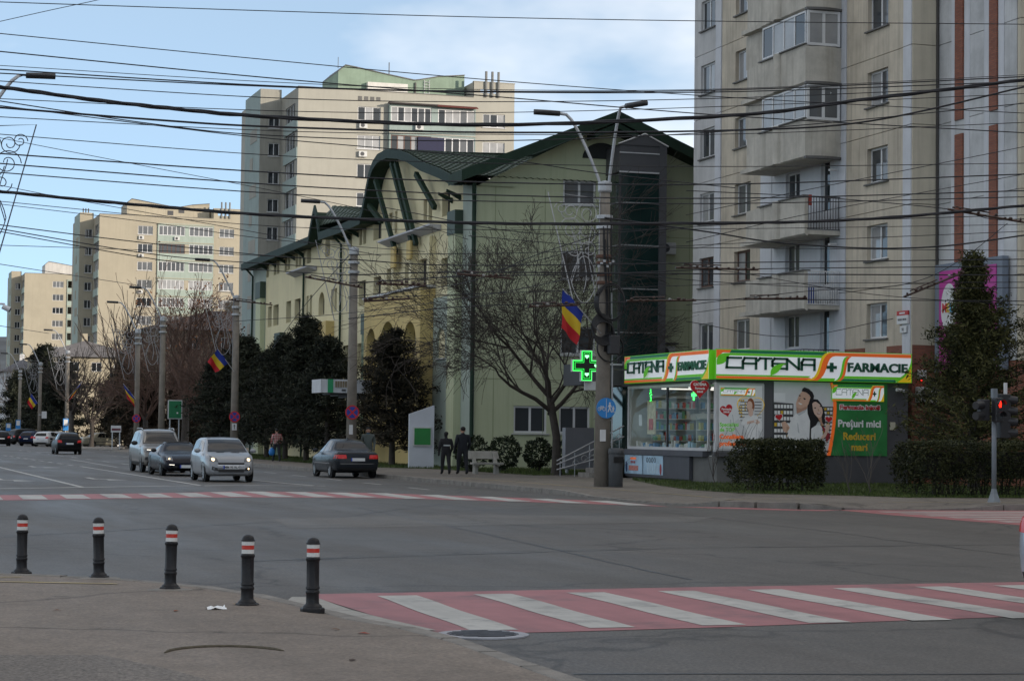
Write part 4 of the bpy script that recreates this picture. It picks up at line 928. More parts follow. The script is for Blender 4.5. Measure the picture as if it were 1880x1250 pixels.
def smap(face, c, u0, z1, W, H):
    """sign space: x 0..1675, y 0..265 downwards (as drawn) -> world"""
    def f(x, y, d):
        s_, t_ = x/1675*W, z1-y/265*H
        return (u0+s_, c-d, t_) if face == 'front' else (c-d, u0-s_, t_)
    return f
def flat(nm, f, pts, d, mat, parent, th=.003, root=None):
    mb = MB(); mb.prism([f(x,y,d) for x, y in pts], Vector(f(0,0,d+th))-Vector(f(0,0,d))); return mb.build(nm, mat, parent)
def bez(p0, p1, p2, p3, n=10):
    r = []
    for i in range(n+1):
        t = i/n; a = (1-t)
        r.append((a**3*p0[0]+3*a*a*t*p1[0]+3*a*t*t*p2[0]+t**3*p3[0], a**3*p0[1]+3*a*a*t*p1[1]+3*a*t*t*p2[1]+t**3*p3[1]))
    return r
def ribbon_pts(a, b): return a+b[::-1]
CAT = [[(118,12),(8,12),(0,95),(118,95)],
       [(135,100),(135,40),(150,12),(245,12),(245,100)],[(138,58),(245,58)],
       [(262,30),(278,12),(372,12)],[(325,12),(325,100)],
       [(490,12),(400,12),(382,35),(382,72),(400,95),(492,95)],[(388,54),(485,54)],
       [(505,100),(505,14),(605,96),(605,8)],
       [(630,100),(630,40),(645,12),(738,12),(738,100)],[(632,58),(738,58)]]
def stroke(mb, f, pts, w, d, th):
    for (a, b) in zip(pts, pts[1:]):
        dx, dy = b[0]-a[0], b[1]-a[1]; L_ = math.hypot(dx, dy); ex, ey = dx/L_*w*.5, dy/L_*w*.5; nx, ny = -dy/L_*w/2, dx/L_*w/2
        q = [(a[0]-ex+nx,a[1]-ey+ny),(b[0]+ex+nx,b[1]+ey+ny),(b[0]+ex-nx,b[1]+ey-ny),(a[0]-ex-nx,a[1]-ey-ny)]
        mb.prism([f(x,y,d) for x, y in q], Vector(f(0,0,d+th))-Vector(f(0,0,d)))
LEAF = bez((455,225),(440,140),(520,112),(590,118))+bez((590,118),(520,130),(560,190),(455,225))[1:]
def sign(parent, face, c, u0, z1, W, H, depth3d, wl_=18, farm=True, name='fascia_sign', xmax=1675):
    f = smap(face, c, u0, z1, W, H); k = 0
    X1 = xmax
    base = flat(name, f, [(0,0),(X1,0),(X1,265),(0,265)], 0, S_lg, parent, .02); d = .021
    flat('field', f, [(8,6),(X1-8,6),(X1-8,259),(8,259)], d, M_sw, base); d += .0035
    flat('band', f, [(8,6),(130,6),(118,30),(60,30),(8,80)], d, S_or, base)
    flat('band', f, [(130,6),(940,6),(915,34),(118,32)], d, S_dg, base); flat('band', f, [(118,33),(915,35),(895,58),(120,54),(95,70),(60,60)], d, S_lg, base)
    flat('leaf_corner', f, bez((12,140),(0,60),(30,30),(118,33))+bez((118,54),(90,100),(90,130),(12,140))[1:], d+.0035, S_lg, base)
    flat('band', f, [(8,222),(800,222),(780,237),(8,236)], d, S_lg, base); flat('band', f, [(8,237),(790,238),(840,262),(8,259)], d, S_or, base)
    d += .0035
    a = bez((780,262),(930,255),(850,20),(985,8)); b = bez((855,262),(965,200),(915,45),(1010,38)); y_ = bez((765,255),(905,250),(835,15),(955,6))
    flat('ribbon', f, ribbon_pts(y_, a), d, S_ye, base); flat('ribbon', f, ribbon_pts(a, b), d+.0035, S_or, base)
    flat('band', f, [(985,8),(X1-8,8),(X1-8,40),(1008,38)], d, S_or, base)
    c1_ = bez((1000,262),(1090,230),(1040,60),(1105,40)); c2_ = bez((1020,262),(1110,230),(1060,60),(1125,40)); c3_ = bez((1050,262),(1130,220),(1080,70),(1150,40))
    flat('band', f, [(855,238),(1010,238),(1000,262),(845,262)], d, S_lg, base)
    flat('ribbon', f, ribbon_pts(c1_, c2_), d+.0035, S_lg, base); flat('ribbon', f, ribbon_pts(c2_, c3_), d+.0035, S_or, base)
    if farm:
        flat('band', f, [(1085,215),(1590,215),(1560,238),(1065,238)], d, S_lg, base); flat('band', f, [(1062,239),(1560,239),(1530,262),(1045,262)], d, S_dg, base)
        cv = bez((1667,110),(1650,190),(1600,225),(1545,262)); flat('band', f, cv+[(1667,262)], d+.0035, S_ye, base)
        flat('ribbon', f, ribbon_pts(bez((1667,60),(1650,160),(1600,215),(1520,238)), bez((1667,110),(1650,190),(1600,225),(1545,262))), d+.0035, S_lg, base)
    else:
        cv = bez((X1-8,120),(X1-40,200),(1140,240),(1100,262)); flat('band', f, cv+[(X1-8,262)], d+.0035, S_ye, base)
    th = depth3d
    for pts in (([(90,65)],)) : pass
    M_l = S_lt
    g = lambda x, y, dd: f(90+x*1.0, 62+y*1.05, dd)
    letters = [CAT[:1], CAT[1:3], CAT[3:5], CAT[5:7], CAT[7:8], CAT[8:10]]
    for ls in letters:
        mb = MB()
        for s_ in ls: stroke(mb, g, s_, wl_, d, th)
        mb.build('letter', M_l, base)
    flat('leaf', f, LEAF, d+th+.004, S_lg, base, .02 if th > .03 else .003)
    x0, y0 = 975, 140
    flat('cross', f, [(x0-42,y0-14),(x0-14,y0-14),(x0-14,y0-42),(x0+14,y0-42),(x0+14,y0-14),(x0+42,y0-14),(x0+42,y0+14),(x0+14,y0+14),(x0+14,y0+42),(x0-14,y0+42),(x0-14,y0+14),(x0-42,y0+14)], d, M_l, base, th)
    if farm:
        p = f(1370, 140, d+th*.5)
        o = put_text('lettering', 'FARMACIE', .36*H/1.0, M_l, base, p, face, .012*H, th*.5, width=W*520/1675)
        for v in o.data.vertices: v.co.y *= 1.15
    return base
# shell -----------------------------------------------------------
MB().box(28.0,65.5,3.5,35.15,74.45,4.45).build('roof', M_dgray, PH)
MB().box(27.9,65.38,1.02,30.0,65.6,1.18).build('plinth_ledge', M_dgray, PH)
MB().box(28.06,65.55,.13,35.15,74.4,1.02).build('plinth', M_plinth2, PH)
MB().box(27.86,66.3,1.0,28.2,74.3,1.2).build('window_ledge', M_plinth, PH); MB().box(27.92,67.6,.2,28.05,74.2,.998).build('plinth_cladding', M_plinth, PH)
MB().box(29.74,65.5,1.02,30.07,65.7,3.5).build('pier', M_dgray, PH)
MB().box(30.07,65.52,.13,35.15,65.8,3.5).build('front_wall', M_dgray, PH)
MB().box(28.0,65.52,1.18,29.74,65.7,3.5).build('front_wall', M_sillw, PH)
MB().box(35.0,65.81,1.0,35.15,74.4,3.5).build('right_wall', M_dgray, PH); MB().box(28.3,74.2,1.0,35.0,74.4,3.5).build('rear_wall', pm('inner_wall', (.5,.5,.47), .9), PH)
# shop window towards the avenue
sw_ = window(PH, 'left', 27.98, 66.1, 73.75, 1.2, 3.5, 0, 1, M_sillw, clear_glass(), t=.1, panes=False)
sw_.children[0].data = MB().face([(.05,.04,.05),(7.6,.04,.05),(7.6,.04,2.25),(.05,.04,2.25)]).mesh('pane', clear_glass())
MB().box(28.1,65.85,1.021,34.9,74.1,1.05).build('shop_floor', pm('shop_floor_tiles', (.6,.59,.56), .4), PH); MB().box(28.1,65.85,3.44,34.9,74.1,3.49).build('shop_ceiling', pm('shop_ceiling_white', (.75,.75,.74), .8), PH); MB().box(32.6,66,1.06,32.7,74.1,3.43).build('shop_partition', pm('shop_partition', (.55,.53,.48), .8, var=.1), PH)
MB().box(27.99,69.85,1.3,28.06,69.93,3.4).build('window_post', M_gframe, PH)
MB().box(28.05,74.5,1.1,35,75.6,3.5).build('entrance_porch', M_tg, PH)
MB().box(26.4,74.46,3.55,28.4,76.5,4.35).build('entrance_fascia', M_dgray, PH)
MB().box(26.4,74.40,4.3,28.0,74.459,4.36).build('fascia_trim', M_sillw, PH)
# signs
sign(PH, 'front', 65.28, 27.86, 4.6, 7.3, 1.0, .05)
MB().box(27.95,65.285,3.6,35.13,65.52,4.58).build('sign_box', S_lg, PH)
sign(PH, 'left', 27.80, 73.6, 4.6, 8.0, 1.0, .05)
MB().box(27.805,65.6,3.6,28.0,73.59,4.58).build('sign_box', S_lg, PH)
for y_ in (67.2,70.0,72.6): MB().box(29.0,y_,3.40,31.8,y_+.35,3.438).build('added_ceiling_light', pm('added_shop_light', (.8,.8,.8), .5, var=0, emit=((1,.96,.88),.5)), PH)  # glowing panels added to brighten the shelves
# interior: shelves with goods
M_shelf = pm('shelf_white', (.55,.55,.53), .6, var=.05); 
goods = [pm('goods_%d' % i, c, .5, var=.1) for i, c in enumerate([(.6,.6,.58),(.15,.3,.5),(.5,.45,.15),(.5,.12,.1),(.15,.35,.2),(.35,.5,.6)])]
r3 = random.Random(11)
for si, (xx, yy, w_) in enumerate(((29.0,73.6,1.7),(30.9,73.6,1.6),(29.4,70.2,1.2))):
    sh = thing('shelf_unit', (xx,yy,1.05), ['white shelf full of goods at the back left of the pharmacy','white shelf full of goods at the back right of the pharmacy','free standing white shelf of goods inside the pharmacy window'][si], 'shelf', 'shelves inside the pharmacy')
    top_z = 3.2 if si < 2 else 2.5; lv = [1.1+.4*k for k in range(int((top_z-1.1)/.4)+1)]
    mb = MB().box(xx,yy+.32,1.05,xx+w_,yy+.36,top_z)
    for z in lv: mb.box(xx,yy,z,xx+w_,yy+.32,z+.03)
    mb.build('rack', M_shelf, sh)
    mg = MB()
    for z in lv[:-1]:
        x_ = xx+.03
        while x_ < xx+w_-.15:
            w = r3.uniform(.06,.16); h = r3.uniform(.15,.3); mg.m = r3.randrange(6); mg.box(x_,yy+.03,z+.031,x_+w*.9,yy+.22,z+.03+h); x_ += w
    tag(mg.build('goods', goods, sh), kind='stuff')
mg = MB(); y_ = 66.4
while y_ < 73.4:
    w = r3.uniform(.07,.2); h = r3.uniform(.1,.32)
    if r3.random() < .75: mg.m = r3.choice([0,0,5,0,1]); mg.box(28.2,y_,1.2,28.34,y_+w*.85,1.2+h)
    y_ += w
tag(mg.build('window_display', goods, PH), kind='stuff')
MB().box(28.12,71.3,1.75,28.14,72.1,2.95).build('window_poster', pm('window_poster_beige', (.5,.45,.3), .7, var=.3, scale=6), PH)
MB().box(28.1,71.5,1.9,28.115,71.9,2.3).build('window_notice', pm('notice_red', (.45,.08,.07), .6, var=.5, scale=9), PH)
MB().box(28.1,72.6,2.05,28.115,72.9,2.45).build('window_notice', M_wframe, PH)
MB().box(30.5,71.2,1.05,30.9,72.4,2.6).build('counter_display', pm('counter_grey', (.3,.3,.3), .7), PH)
# neon shapes in the window
M_neon = pm('neon_green', (.02,.5,.05), .4, var=0, emit=((.03,1,.08),2.2))
mb = MB()
for k in range(5): mb.tube([(28.09,71.75-.06*math.sin(k*1.6),2.95+.09*k),(28.09,71.65+.06*math.sin(k*2.1),3.0+.09*k)], .018, 4)
mb.build('neon_sign', M_neon, PH)
mb = MB(); mb.box(28.08,67.6,2.92,28.1,67.7,3.3); mb.box(28.08,67.45,3.06,28.1,67.85,3.16); mb.build('neon_sign', M_neon, PH)
# poster frames on the front -------------------------------------------
def poster_map(u0, z1, W, H, w, h):
    return lambda x, y, d: (u0+x/w*W, 65.5-d, z1-y/h*H)
def blob(f, cx, cy, rx_, ry_, a0=0, n=20): return [(cx+rx_*math.cos(a)*math.cos(a0)-ry_*math.sin(a)*math.sin(a0), cy+rx_*math.cos(a)*math.sin(a0)+ry_*math.sin(a)*math.cos(a0)) for a in [2*math.pi*i/n for i in range(n)]]
def heart(cx, cy, s, rot=0, n=28):
    pts = []
    for i in range(n):
        t = 2*math.pi*i/n; x = 16*math.sin(t)**3; y = -(13*math.cos(t)-5*math.cos(2*t)-2*math.cos(3*t)-math.cos(4*t)); x, y = x/17*s, y/17*s
        pts.append((cx+x*math.cos(rot)-y*math.sin(rot), cy+x*math.sin(rot)+y*math.cos(rot)))
    return pts
SK = pm('print_skin', (.66,.42,.3), .5, var=.06, scale=4); SK2 = pm('print_skin_pale', (.72,.5,.39), .5, var=.05, scale=4); CO = pm('print_white_coat', (.8,.8,.78), .5, var=.07, scale=5); HB = pm('print_black_hair', (.012,.01,.012), .4, var=0)
HR = pm('print_auburn_hair', (.28,.09,.03), .5, var=.2, scale=12); PG = pm('print_grey', (.66,.67,.66), .5, var=.06, scale=2); PB = pm('print_pale', (.78,.79,.78), .5, var=.05)
GR = pm('print_green', (.025,.21,.05), .45, var=.25, scale=1.8); PD = pm('print_dark', (.05,.05,.05), .5, var=.1); PYL = pm('print_yellow', (.65,.42,.03), .5, var=.05); LIP = pm('print_red_cloth', (.3,.02,.03), .5, var=.1)
# left poster: pharmacist making a heart with her hands
pf = MB().box(27.98,65.43,1.22,29.72,65.5,3.46).build('poster_frame', M_sillw, PH)
f1 = poster_map(28.08,3.4,1.56,2.12,680,920)
f1b = lambda x, y, d: f1(x, y, d+.072)
p1_ = flat('poster', f1b, [(0,0),(680,0),(680,920),(0,920)], 0, PB, PH)
flat('print', f1b, [(0,720),(380,420),(680,560),(680,920),(0,920)], .0035, PG, p1_)
flat('print', f1b, heart(500,330,235), .0035, S_ye, p1_); flat('print', f1b, heart(500,330,222), .007, PG, p1_)
r4 = random.Random(2)
for k in range(7): flat('print', f1b, [(300+abs(3-k)*12,230+k*45),(460,230+k*45),(460,240+k*45),(300+abs(3-k)*12,240+k*45)], .0105, PD, p1_)
for k in range(7): flat('print', f1b, [(560,230+k*45),(670,230+k*45),(670,240+k*45),(560,240+k*45)], .0105, PD, p1_)
for k in range(7):
    for j in range(5): flat('print', f1b, [(310+j*30,204+k*45),(332+j*30,204+k*45),(332+j*30,228+k*45),(310+j*30,228+k*45)], .0105, r4.choice([PYL,CO,PB,PYL]), p1_)
flat('print', f1b, [(345,560),(380,470),(460,430),(520,425),(600,440),(680,520),(680,690),(620,640),(625,920),(470,920),(440,660),(410,600)], .014, CO, p1_)
flat('print', f1b, [(455,330),(540,330),(530,425),(500,450),(465,425)], .0175, SK2, p1_)
flat('print', f1b, blob(f1b,495,290,62,110), .016, HR, p1_); flat('print', f1b, blob(f1b,478,290,44,68), .021, SK2, p1_)
flat('print', f1b, [(440,520),(600,490),(650,530),(600,560),(560,530),(440,560)], .0175, SK2, p1_); flat('print', f1b, [(545,505),(575,500),(590,520),(565,532)], .021, CO, p1_)
flat('print', f1b, heart(115,360,105,-.25), .0035, S_red, p1_)
put_text('lettering', 'Farmacia', .1, CO, p1_, f1b(115,345,.008), 'front', .004, .001); put_text('lettering', 'inimii', .1, CO, p1_, f1b(115,385,.008), 'front', .004, .001)
put_text('lettering', 'Specialiști', .17, S_lg, p1_, f1b(10,570,.008), 'front', .004, .001, align='LEFT'); put_text('lettering', 'de TOP', .17, S_lg, p1_, f1b(10,645,.008), 'front', .004, .001, align='LEFT')
put_text('lettering', 'Consiliere', .21, S_or, p1_, f1b(8,745,.008), 'front', .01, .001, align='LEFT'); put_text('lettering', 'profesională', .21, S_or, p1_, f1b(8,845,.008), 'front', .01, .001, align='LEFT')
sign(p1_, 'front', 65.42, 28.12, 3.32, 1.75, .26, .002, 7, False, 'logo', 1200)
# big poster: couple back to back, green price panel
f2 = poster_map(30.09,3.56,4.25,2.47,1410,910)
p2_ = flat('poster', f2, [(0,0),(1410,0),(1410,910),(0,910)], .022, GR, PH); f2b = lambda x, y, d: f2(x, y, d+.026)
flat('print', f2b, [(0,0),(690,0),(735,220),(735,420),(700,700),(660,910),(0,910)], 0, PG, p2_)
flat('print', f2b, [(0,140),(140,140),(140,240),(0,240)], .0035, PB, p2_); flat('print', f2b, [(0,255),(240,270),(240,910),(0,910)], .0035, PD, p2_); flat('print', f2b, [(575,300),(735,300),(700,700),(575,700)], .0035, PD, p2_)
for k in range(8):
    for j in range(6):
        x0 = 8+j*38; y0 = 285+k*75; flat('print', f2b, [(x0,y0),(x0+30,y0),(x0+30,y0+44),(x0,y0+44)], .007, r4.choice([CO,PYL,CO,PB,CO]), p2_)
    for j in range(4):
        x0 = 585+j*36; y0 = 315+k*48; flat('print', f2b, [(x0,y0),(x0+28,y0),(x0+28,y0+30),(x0,y0+30)], .007, r4.choice([CO,PYL,PB]), p2_)
q_ = lambda *pts: [(x*.907, y*.889) for x, y in pts]
SH = pm('print_skin_shade', (.5,.29,.2), .5, var=.05); CS = pm('print_coat_shade', (.55,.56,.56), .5, var=.06)
flat('print', f2b, q_((440,375),(470,440),(500,540),(492,910),(140,910),(200,690),(208,590),(245,500),(300,440),(330,430)), .014, CO, p2_)                     # man's shirt
flat('print', f2b, q_((315,560),(330,600),(345,720),(325,700)), .0165, CS, p2_); flat('print', f2b, q_((300,440),(330,430),(440,378),(420,420),(340,470)), .0165, CS, p2_)
flat('print', f2b, q_((302,345),(308,440),(335,432),(440,378),(455,330),(400,300)), .0175, SH, p2_)
flat('print', f2b, q_((380,130),(345,170),(325,215),(305,270),(297,300),(300,345),(330,366),(370,372),(420,345),(452,350),(470,290),(492,205),(440,138)), .021, SK, p2_)
flat('print', f2b, q_((372,128),(384,90),(410,72),(470,95),(520,140),(540,190),(530,262),(480,322),(458,335),(472,280),(494,212),(475,175),(430,142)), .0245, HB, p2_)
flat('print', f2b, q_((330,186),(350,180),(362,195),(345,203)), .0245, HB, p2_); flat('print', f2b, q_((392,222),(415,222),(432,242),(405,246)), .0245, HB, p2_)
flat('print', f2b, q_((350,215),(362,220),(345,275),(322,268)), .0245, SH, p2_); flat('print', f2b, q_((330,288),(365,300),(385,312),(360,318),(335,305)), .0245, CO, p2_)
flat('print', f2b, q_((100,570),(150,550),(185,590),(215,640),(175,715),(130,690)), .0175, SK, p2_); flat('print', f2b, q_((172,620),(205,640),(170,700)), .021, SH, p2_)
flat('print', f2b, heart(62,440,54,-.15), .0175, PB, p2_); flat('print', f2b, heart(62,440,47,-.15), .021, S_red, p2_)
flat('print', f2b, q_((450,330),(495,265),(535,236),(590,240),(640,300),(672,365),(690,440),(695,560),(682,600),(650,570),(600,540),(570,600),(512,640),(505,910),(475,910),(490,540),(455,440)), .021, HB, p2_)   # woman's hair
flat('print', f2b, q_((505,650),(580,600),(640,605),(662,700),(652,910),(500,910)), .0245, CO, p2_); flat('print', f2b, q_((545,700),(552,760),(540,830),(534,800)), .0262, CS, p2_)
flat('print', f2b, q_((588,485),(642,478),(652,560),(684,605),(640,590)), .0262, SH, p2_); flat('print', f2b, q_((634,598),(690,640),(762,730),(742,800),(712,840),(690,720)), .028, LIP, p2_)
flat('print', f2b, q_((515,300),(535,278),(565,270),(620,310),(650,360),(660,420),(642,478),(610,495),(585,487),(545,440),(525,380)), .028, SK2, p2_)
flat('print', f2b, q_((538,356),(556,348),(568,358),(556,370)), .0315, HB, p2_); flat('print', f2b, q_((612,335),(628,326),(640,338),(626,345)), .0315, HB, p2_)
flat('print', f2b, q_((592,372),(600,370),(612,398),(596,402)), .0315, SH, p2_); flat('print', f2b, q_((578,432),(610,428),(636,412),(634,432),(610,446),(588,444)), .0315, LIP, p2_); flat('print', f2b, q_((584,432),(610,430),(631,418),(628,430),(608,440)), .033, CO, p2_)
flat('print', f2b, q_((700,580),(760,590),(752,650),(700,760),(640,812),(628,785),(690,690)), .0315, SK2, p2_); flat('print', f2b, heart(673,458,54), .0315, PB, p2_); flat('print', f2b, heart(673,458,47), .035, S_red, p2_)
flat('print', f2b, ribbon_pts(bez((690,0),(740,200),(760,400),(655,910)), bez((720,0),(790,200),(790,400),(700,910))), .0175, S_or, p2_)
put_text('lettering', 'Farmacia inimii', .2, CO, p2_, f2b(1065,305,.004), 'front', .03, .001, width=1.55); put_text('lettering', 'Farmacia inimii', .2, S_red, p2_, f2b(1065,305,.007), 'front', .006, .001, width=1.5)
put_text('lettering', 'Prețuri mici', .34, CO, p2_, f2b(1060,510,.004), 'front', .012, .001, width=1.62)
put_text('lettering', 'Reduceri', .34, PYL, p2_, f2b(1060,670,.004), 'front', .012, .001, width=1.22); put_text('lettering', 'mari', .34, PYL, p2_, f2b(1060,805,.004), 'front', .012, .001, width=.62)
sign(p2_, 'front', 65.44, 32.22, 3.5, 2.75, .56, .002, 8, False, 'logo', 1200)
# plinth posters on the avenue side
for (y0, y1, t1) in ((72.0,73.8,'reduceri'),(70.0,71.9,'vitamine')):
    q = MB().box(27.9,y0,.3,27.919,y1,.98).build('plinth_poster', pm('poster_sky_blue', (.35,.5,.62), .5, var=.25, scale=2.5), PH)
    um = (y0+y1)/2
    if t1[0] == 'r':
        MB().box(27.893,um-.28,.82,27.899,um+.3,.9).build('print', S_or, q)
        for k in range(3): MB().box(27.893,um-.2+.17*k,.68,27.899,um-.08+.17*k,.77).build('print', LIP, q)
        MB().box(27.893,um-.5,.42,27.899,um+.45,.6).build('print', pm('print_pink_block', (.5,.2,.17), .5, var=.5, scale=18), q)
    else:
        for k in range(4): mb = MB(); mb.tube([(27.896,um+.55-.25*k+.08*math.cos(a_),.82+.08*math.sin(a_)) for a_ in [i*.6 for i in range(12)]], .012, 4); mb.build('print', M_gframe, q)
        for k in range(7): MB().box(27.893,um-.55+.17*k,.35,27.899,um-.47+.17*k,.7).build('print', pm('print_pale_blue', (.5,.62,.7), .5, var=.2, scale=6), q)
    mb = MB(); mb.ell((27.9,y1-.2,.55) if t1[0] == 'r' else (27.9,y0+.2,.5),.006,.1,.2); mb.build('print', pm('print_navy', (.03,.06,.15), .5) if t1[0] == 'r' else LIP, q)
# hanging heart sign at the corner
hs = thing('heart_sign', (27.6,66.1,2.9), 'red heart shaped sign hanging at the pharmacy corner', 'sign')
fh = lambda x, y, d: (27.58+x, 65.95-d, 3.3-y)
flat('panel', fh, heart(0,0,.36), 0, S_red, hs, .05); flat('rim', fh, heart(0,0,.375), .01, CO, hs, .02)
put_text('lettering', 'CATENA', .12, CO, hs, (27.58,65.895,3.42), 'front', .006, .002); put_text('lettering', 'Farmacia', .1, CO, hs, (27.58,65.895,3.29), 'front', .004, .002); put_text('lettering', 'inimii', .1, CO, hs, (27.58,65.895,3.18), 'front', .004, .002)
MB().box(27.9,65.96,3.3,28.02,66.0,3.34).build('bracket', M_gframe, hs)
# security camera and small items on the grey wall
cctv = thing('security_camera', (34.8,65.4,3.3), 'white bullet camera on the dark pharmacy wall', 'camera')
MB().tube([(34.55,65.2,3.36),(34.85,65.25,3.32)], .06, 10).build('body', M_wframe, cctv); MB().tube([(34.84,65.25,3.32),(35.0,65.28,3.3)], .07, 10).build('hood', M_gframe, cctv); MB().tube([(34.7,65.22,3.3),(34.75,65.5,3.3)], .03, 6).build('arm', M_gframe, cctv)
MB().box(34.45,65.46,1.98,34.65,65.515,2.25,.01).build('socket_box', pm('box_cream', (.5,.47,.35), .6), PH)
# entrance ramp rail with scrollwork
rl = thing('stair_railing', (27.0,74,.13), 'steel stair railing with scrollwork beside the pharmacy entrance', 'railing')
M_steel = pm('rail_steel', (.4,.4,.4), .35, var=.05, metal=.6)
for i, (z, dz) in enumerate(((1.3,0),(.9,0),(.35,0))):
    MB().tube([(26.0,76,.35+z*.35-.1),(27.9,73.9,z+.75)], .025, 6).build('rail', M_steel, rl)
for k in range(5): MB().tube([(26.1+.42*k,75.9-.46*k,.13),(26.1+.42*k,75.9-.46*k,.7+.33*k)], .015, 5).build('baluster', M_steel, rl)
for k in range(6):
    c_ = Vector((26.5+.25*k,75.3-.25*k,.6+.2*k)); pts = [c_+Vector((.16*math.cos(a)*(1-a/9),0,.16*math.sin(a)*(1-a/9))) for a in [i*.5 for i in range(14)]]
    MB().tube(pts, .012, 4).build('scroll', M_steel, rl)
mb = MB()
for k in range(5): mb.box(26.5+.3*k,73.8,.13,28.0,75.0,.3+.17*k)
tag(mb.build('entrance_steps', M_kerb), 'concrete steps leading up to the pharmacy entrance', 'steps')
# green LED cross on a bracket
cx = thing('pharmacy_cross_sign', (25.7,72.5,4.1), 'glowing green LED pharmacy cross beside the concrete pole', 'sign')
fc = lambda x, y, d: (25.68+x, 72.0-d, 4.17-y)
def crossp(a, b): return [(-a,-b),(-b,-b),(-b,-a),(b,-a),(b,-b),(a,-b),(a,b),(b,b),(b,a),(-b,a),(-b,b),(-a,b)]
flat('case', fc, crossp(.56,.22), 0, M_wframe, cx, .14); flat('rim', fc, crossp(.53,.19), .141, pm('led_green', (.02,.4,.05), .4, var=0, emit=((.03,1,.1),1.0)), cx, .005); flat('screen', fc, crossp(.505,.165), .147, pm('led_black', (.004,.012,.006), .3, var=0), cx, .004)
flat('inner_line', fc, crossp(.455,.118), .1515, pm('led_green', (.02,.4,.05), .4), cx, .002); flat('screen', fc, crossp(.445,.108), .154, pm('led_black', (0,0,0)), cx, .002)
M_led = pm('led_pale_green', (.2,.6,.25), .4, var=0, emit=((.25,1,.35),1.3))
for x, y in ((0,-.33),(0,.31),(.36,0)): flat('led_heart', fc, heart(x,y,.085), .157, M_led, cx, .002)
MB().box(25.66,72.0,3.3,26.2,72.08,3.62).build('info_panel', M_sillw, cx); MB().tube([(25.9,72.05,4.1),(28.0,73.5,4.1)], .04, 6).build('arm', M_gframe, cx)
# ================================================================== STREET FURNITURE
M_pole = pm('pole_concrete', (.21,.185,.155), .9, var=.2, scale=2.5, bump=.3, bscale=15, streak=.4)
M_galv = pm('galvanised', (.42,.43,.44), .45, var=.1, metal=.35)
M_lamp = pm('lamp_head_dark', (.03,.03,.033), .5)
M_orn = pm('ornament_white', (.42,.42,.42), .5, var=.05)
M_orn2 = pm('ornament_grey_wire', (.3,.3,.31), .6, var=.05)
M_blk = pm('cable_black', (.012,.012,.013), .6, var=0)
def lamp_arm(parent, x, y, zt, dx, dy, h, n='lamp_arm'):
    """curved arm rising from pole top (x,y,zt) ending dx,dy away and h higher, with a flat lantern"""
    p0 = Vector((x+.12*(1 if dx > 0 else -1), y, zt-1.1)); p1 = Vector((x+.12*(1 if dx > 0 else -1), y, zt+.15)); pe = Vector((x+dx, y+dy, zt+h))
    pts = [p0, p1]
    for i in range(1, 8):
        t = i/7; pts.append(Vector((p1.x+(pe.x-p1.x)*t, p1.y+(pe.y-p1.y)*t, p1.z+(pe.z-p1.z)*(1-(1-t)**1.35))))
    d = Vector((dx, dy, 0)).normalized(); pts.append(pe+d*.25+Vector((0,0,.03)))
    a = MB().tube(pts, .05, 8).build(n, M_galv, parent, True)
    q = pe+d*.2; s_ = Vector((-d.y, d.x, 0))
    mb = MB(); pr = [(0,.07),(.15,.13),(.5,.16),(.75,.12),(.8,.06)]
    vs = []
    for u, w in pr:
        for (sx_, z) in ((-1,-.02),(-1,.05),(-.5,.1),(.5,.1),(1,.05),(1,-.02),(0,-.06)): vs.append(q+d*u+s_*sx_*w+Vector((0,0,z+.03*u)))
    n_ = 7; fs = [(r*n_+i, r*n_+(i+1) % n_, (r+1)*n_+(i+1) % n_, (r+1)*n_+i) for r in range(len(pr)-1) for i in range(n_)]+[tuple(range(n_-1,-1,-1)), tuple(range((len(pr)-1)*n_, len(pr)*n_))]
    mb.raw(vs, fs); mb.build('lantern', M_lamp, parent, True)
def spiral(c, r, turns, ax, ay, n=26, s=1): return [c+ax*(r*(1-i/n*.75)*math.cos(s*turns*2*math.pi*i/n))+ay*(r*(1-i/n*.75)*math.sin(s*turns*2*math.pi*i/n)) for i in range(n+1)]
def ornament(x, y, ztop, label, sz=1.0, mat=None, th=.013, seed=0, side=-1):
    """white wire christmas decoration in a tapered frame, hanging on the road side of a pole"""
    mat = mat or M_orn; r = random.Random(seed)
    o = thing('light_ornament', (x,y,ztop-3.6*sz), label, 'decoration', 'wire light ornaments on the lamp poles')
    ax, az = Vector((side,0,0)), Vector((0,0,1)); O = Vector((x+side*.18,y-.05,ztop))
    P_ = lambda u, v: O+ax*(u*sz)+az*(-v*sz)
    MB().tube([P_(0,0),P_(1.75,-.15),P_(.75,3.75),P_(.0,3.8),P_(0,0)], .02*max(1,sz), 5).build('frame', mat, o)
    for (u, v, rr, tn, s_) in ((.4,.5,.38,1.6,1),(1.0,.45,.3,1.5,-1),(1.3,.35,.22,1.4,1),(.45,1.1,.42,1.3,-1),(.95,1.0,.4,1.5,1),(.35,1.65,.3,1.2,1),(.8,1.6,.3,1.3,-1)):
        MB().tube(spiral(P_(u,v), rr*sz, tn, ax, az, s=s_), th, 4).build('scroll', mat, o)
    for k in range(3):
        pts = [P_(.25+.3*k+.12*math.sin(t*5+k), .9+t*2.4*(1-.12*k)) for t in [i/12 for i in range(13)]]; MB().tube(pts, th, 4).build('strand', mat, o)
    pts = [P_(.5+.45*math.cos(t)*(1-.3*abs(math.sin(t))), 2.6+.75*math.sin(t)) for t in [i*2*math.pi/20 for i in range(21)]]
    MB().tube(pts, th, 4).build('strand', mat, o)
    return o
FB, FY, FR = pm('flag_blue', (.01,.03,.25), .8, var=.05), pm('flag_yellow', (.6,.42,.02), .8, var=.05), pm('flag_red', (.45,.012,.02), .8, var=.05)
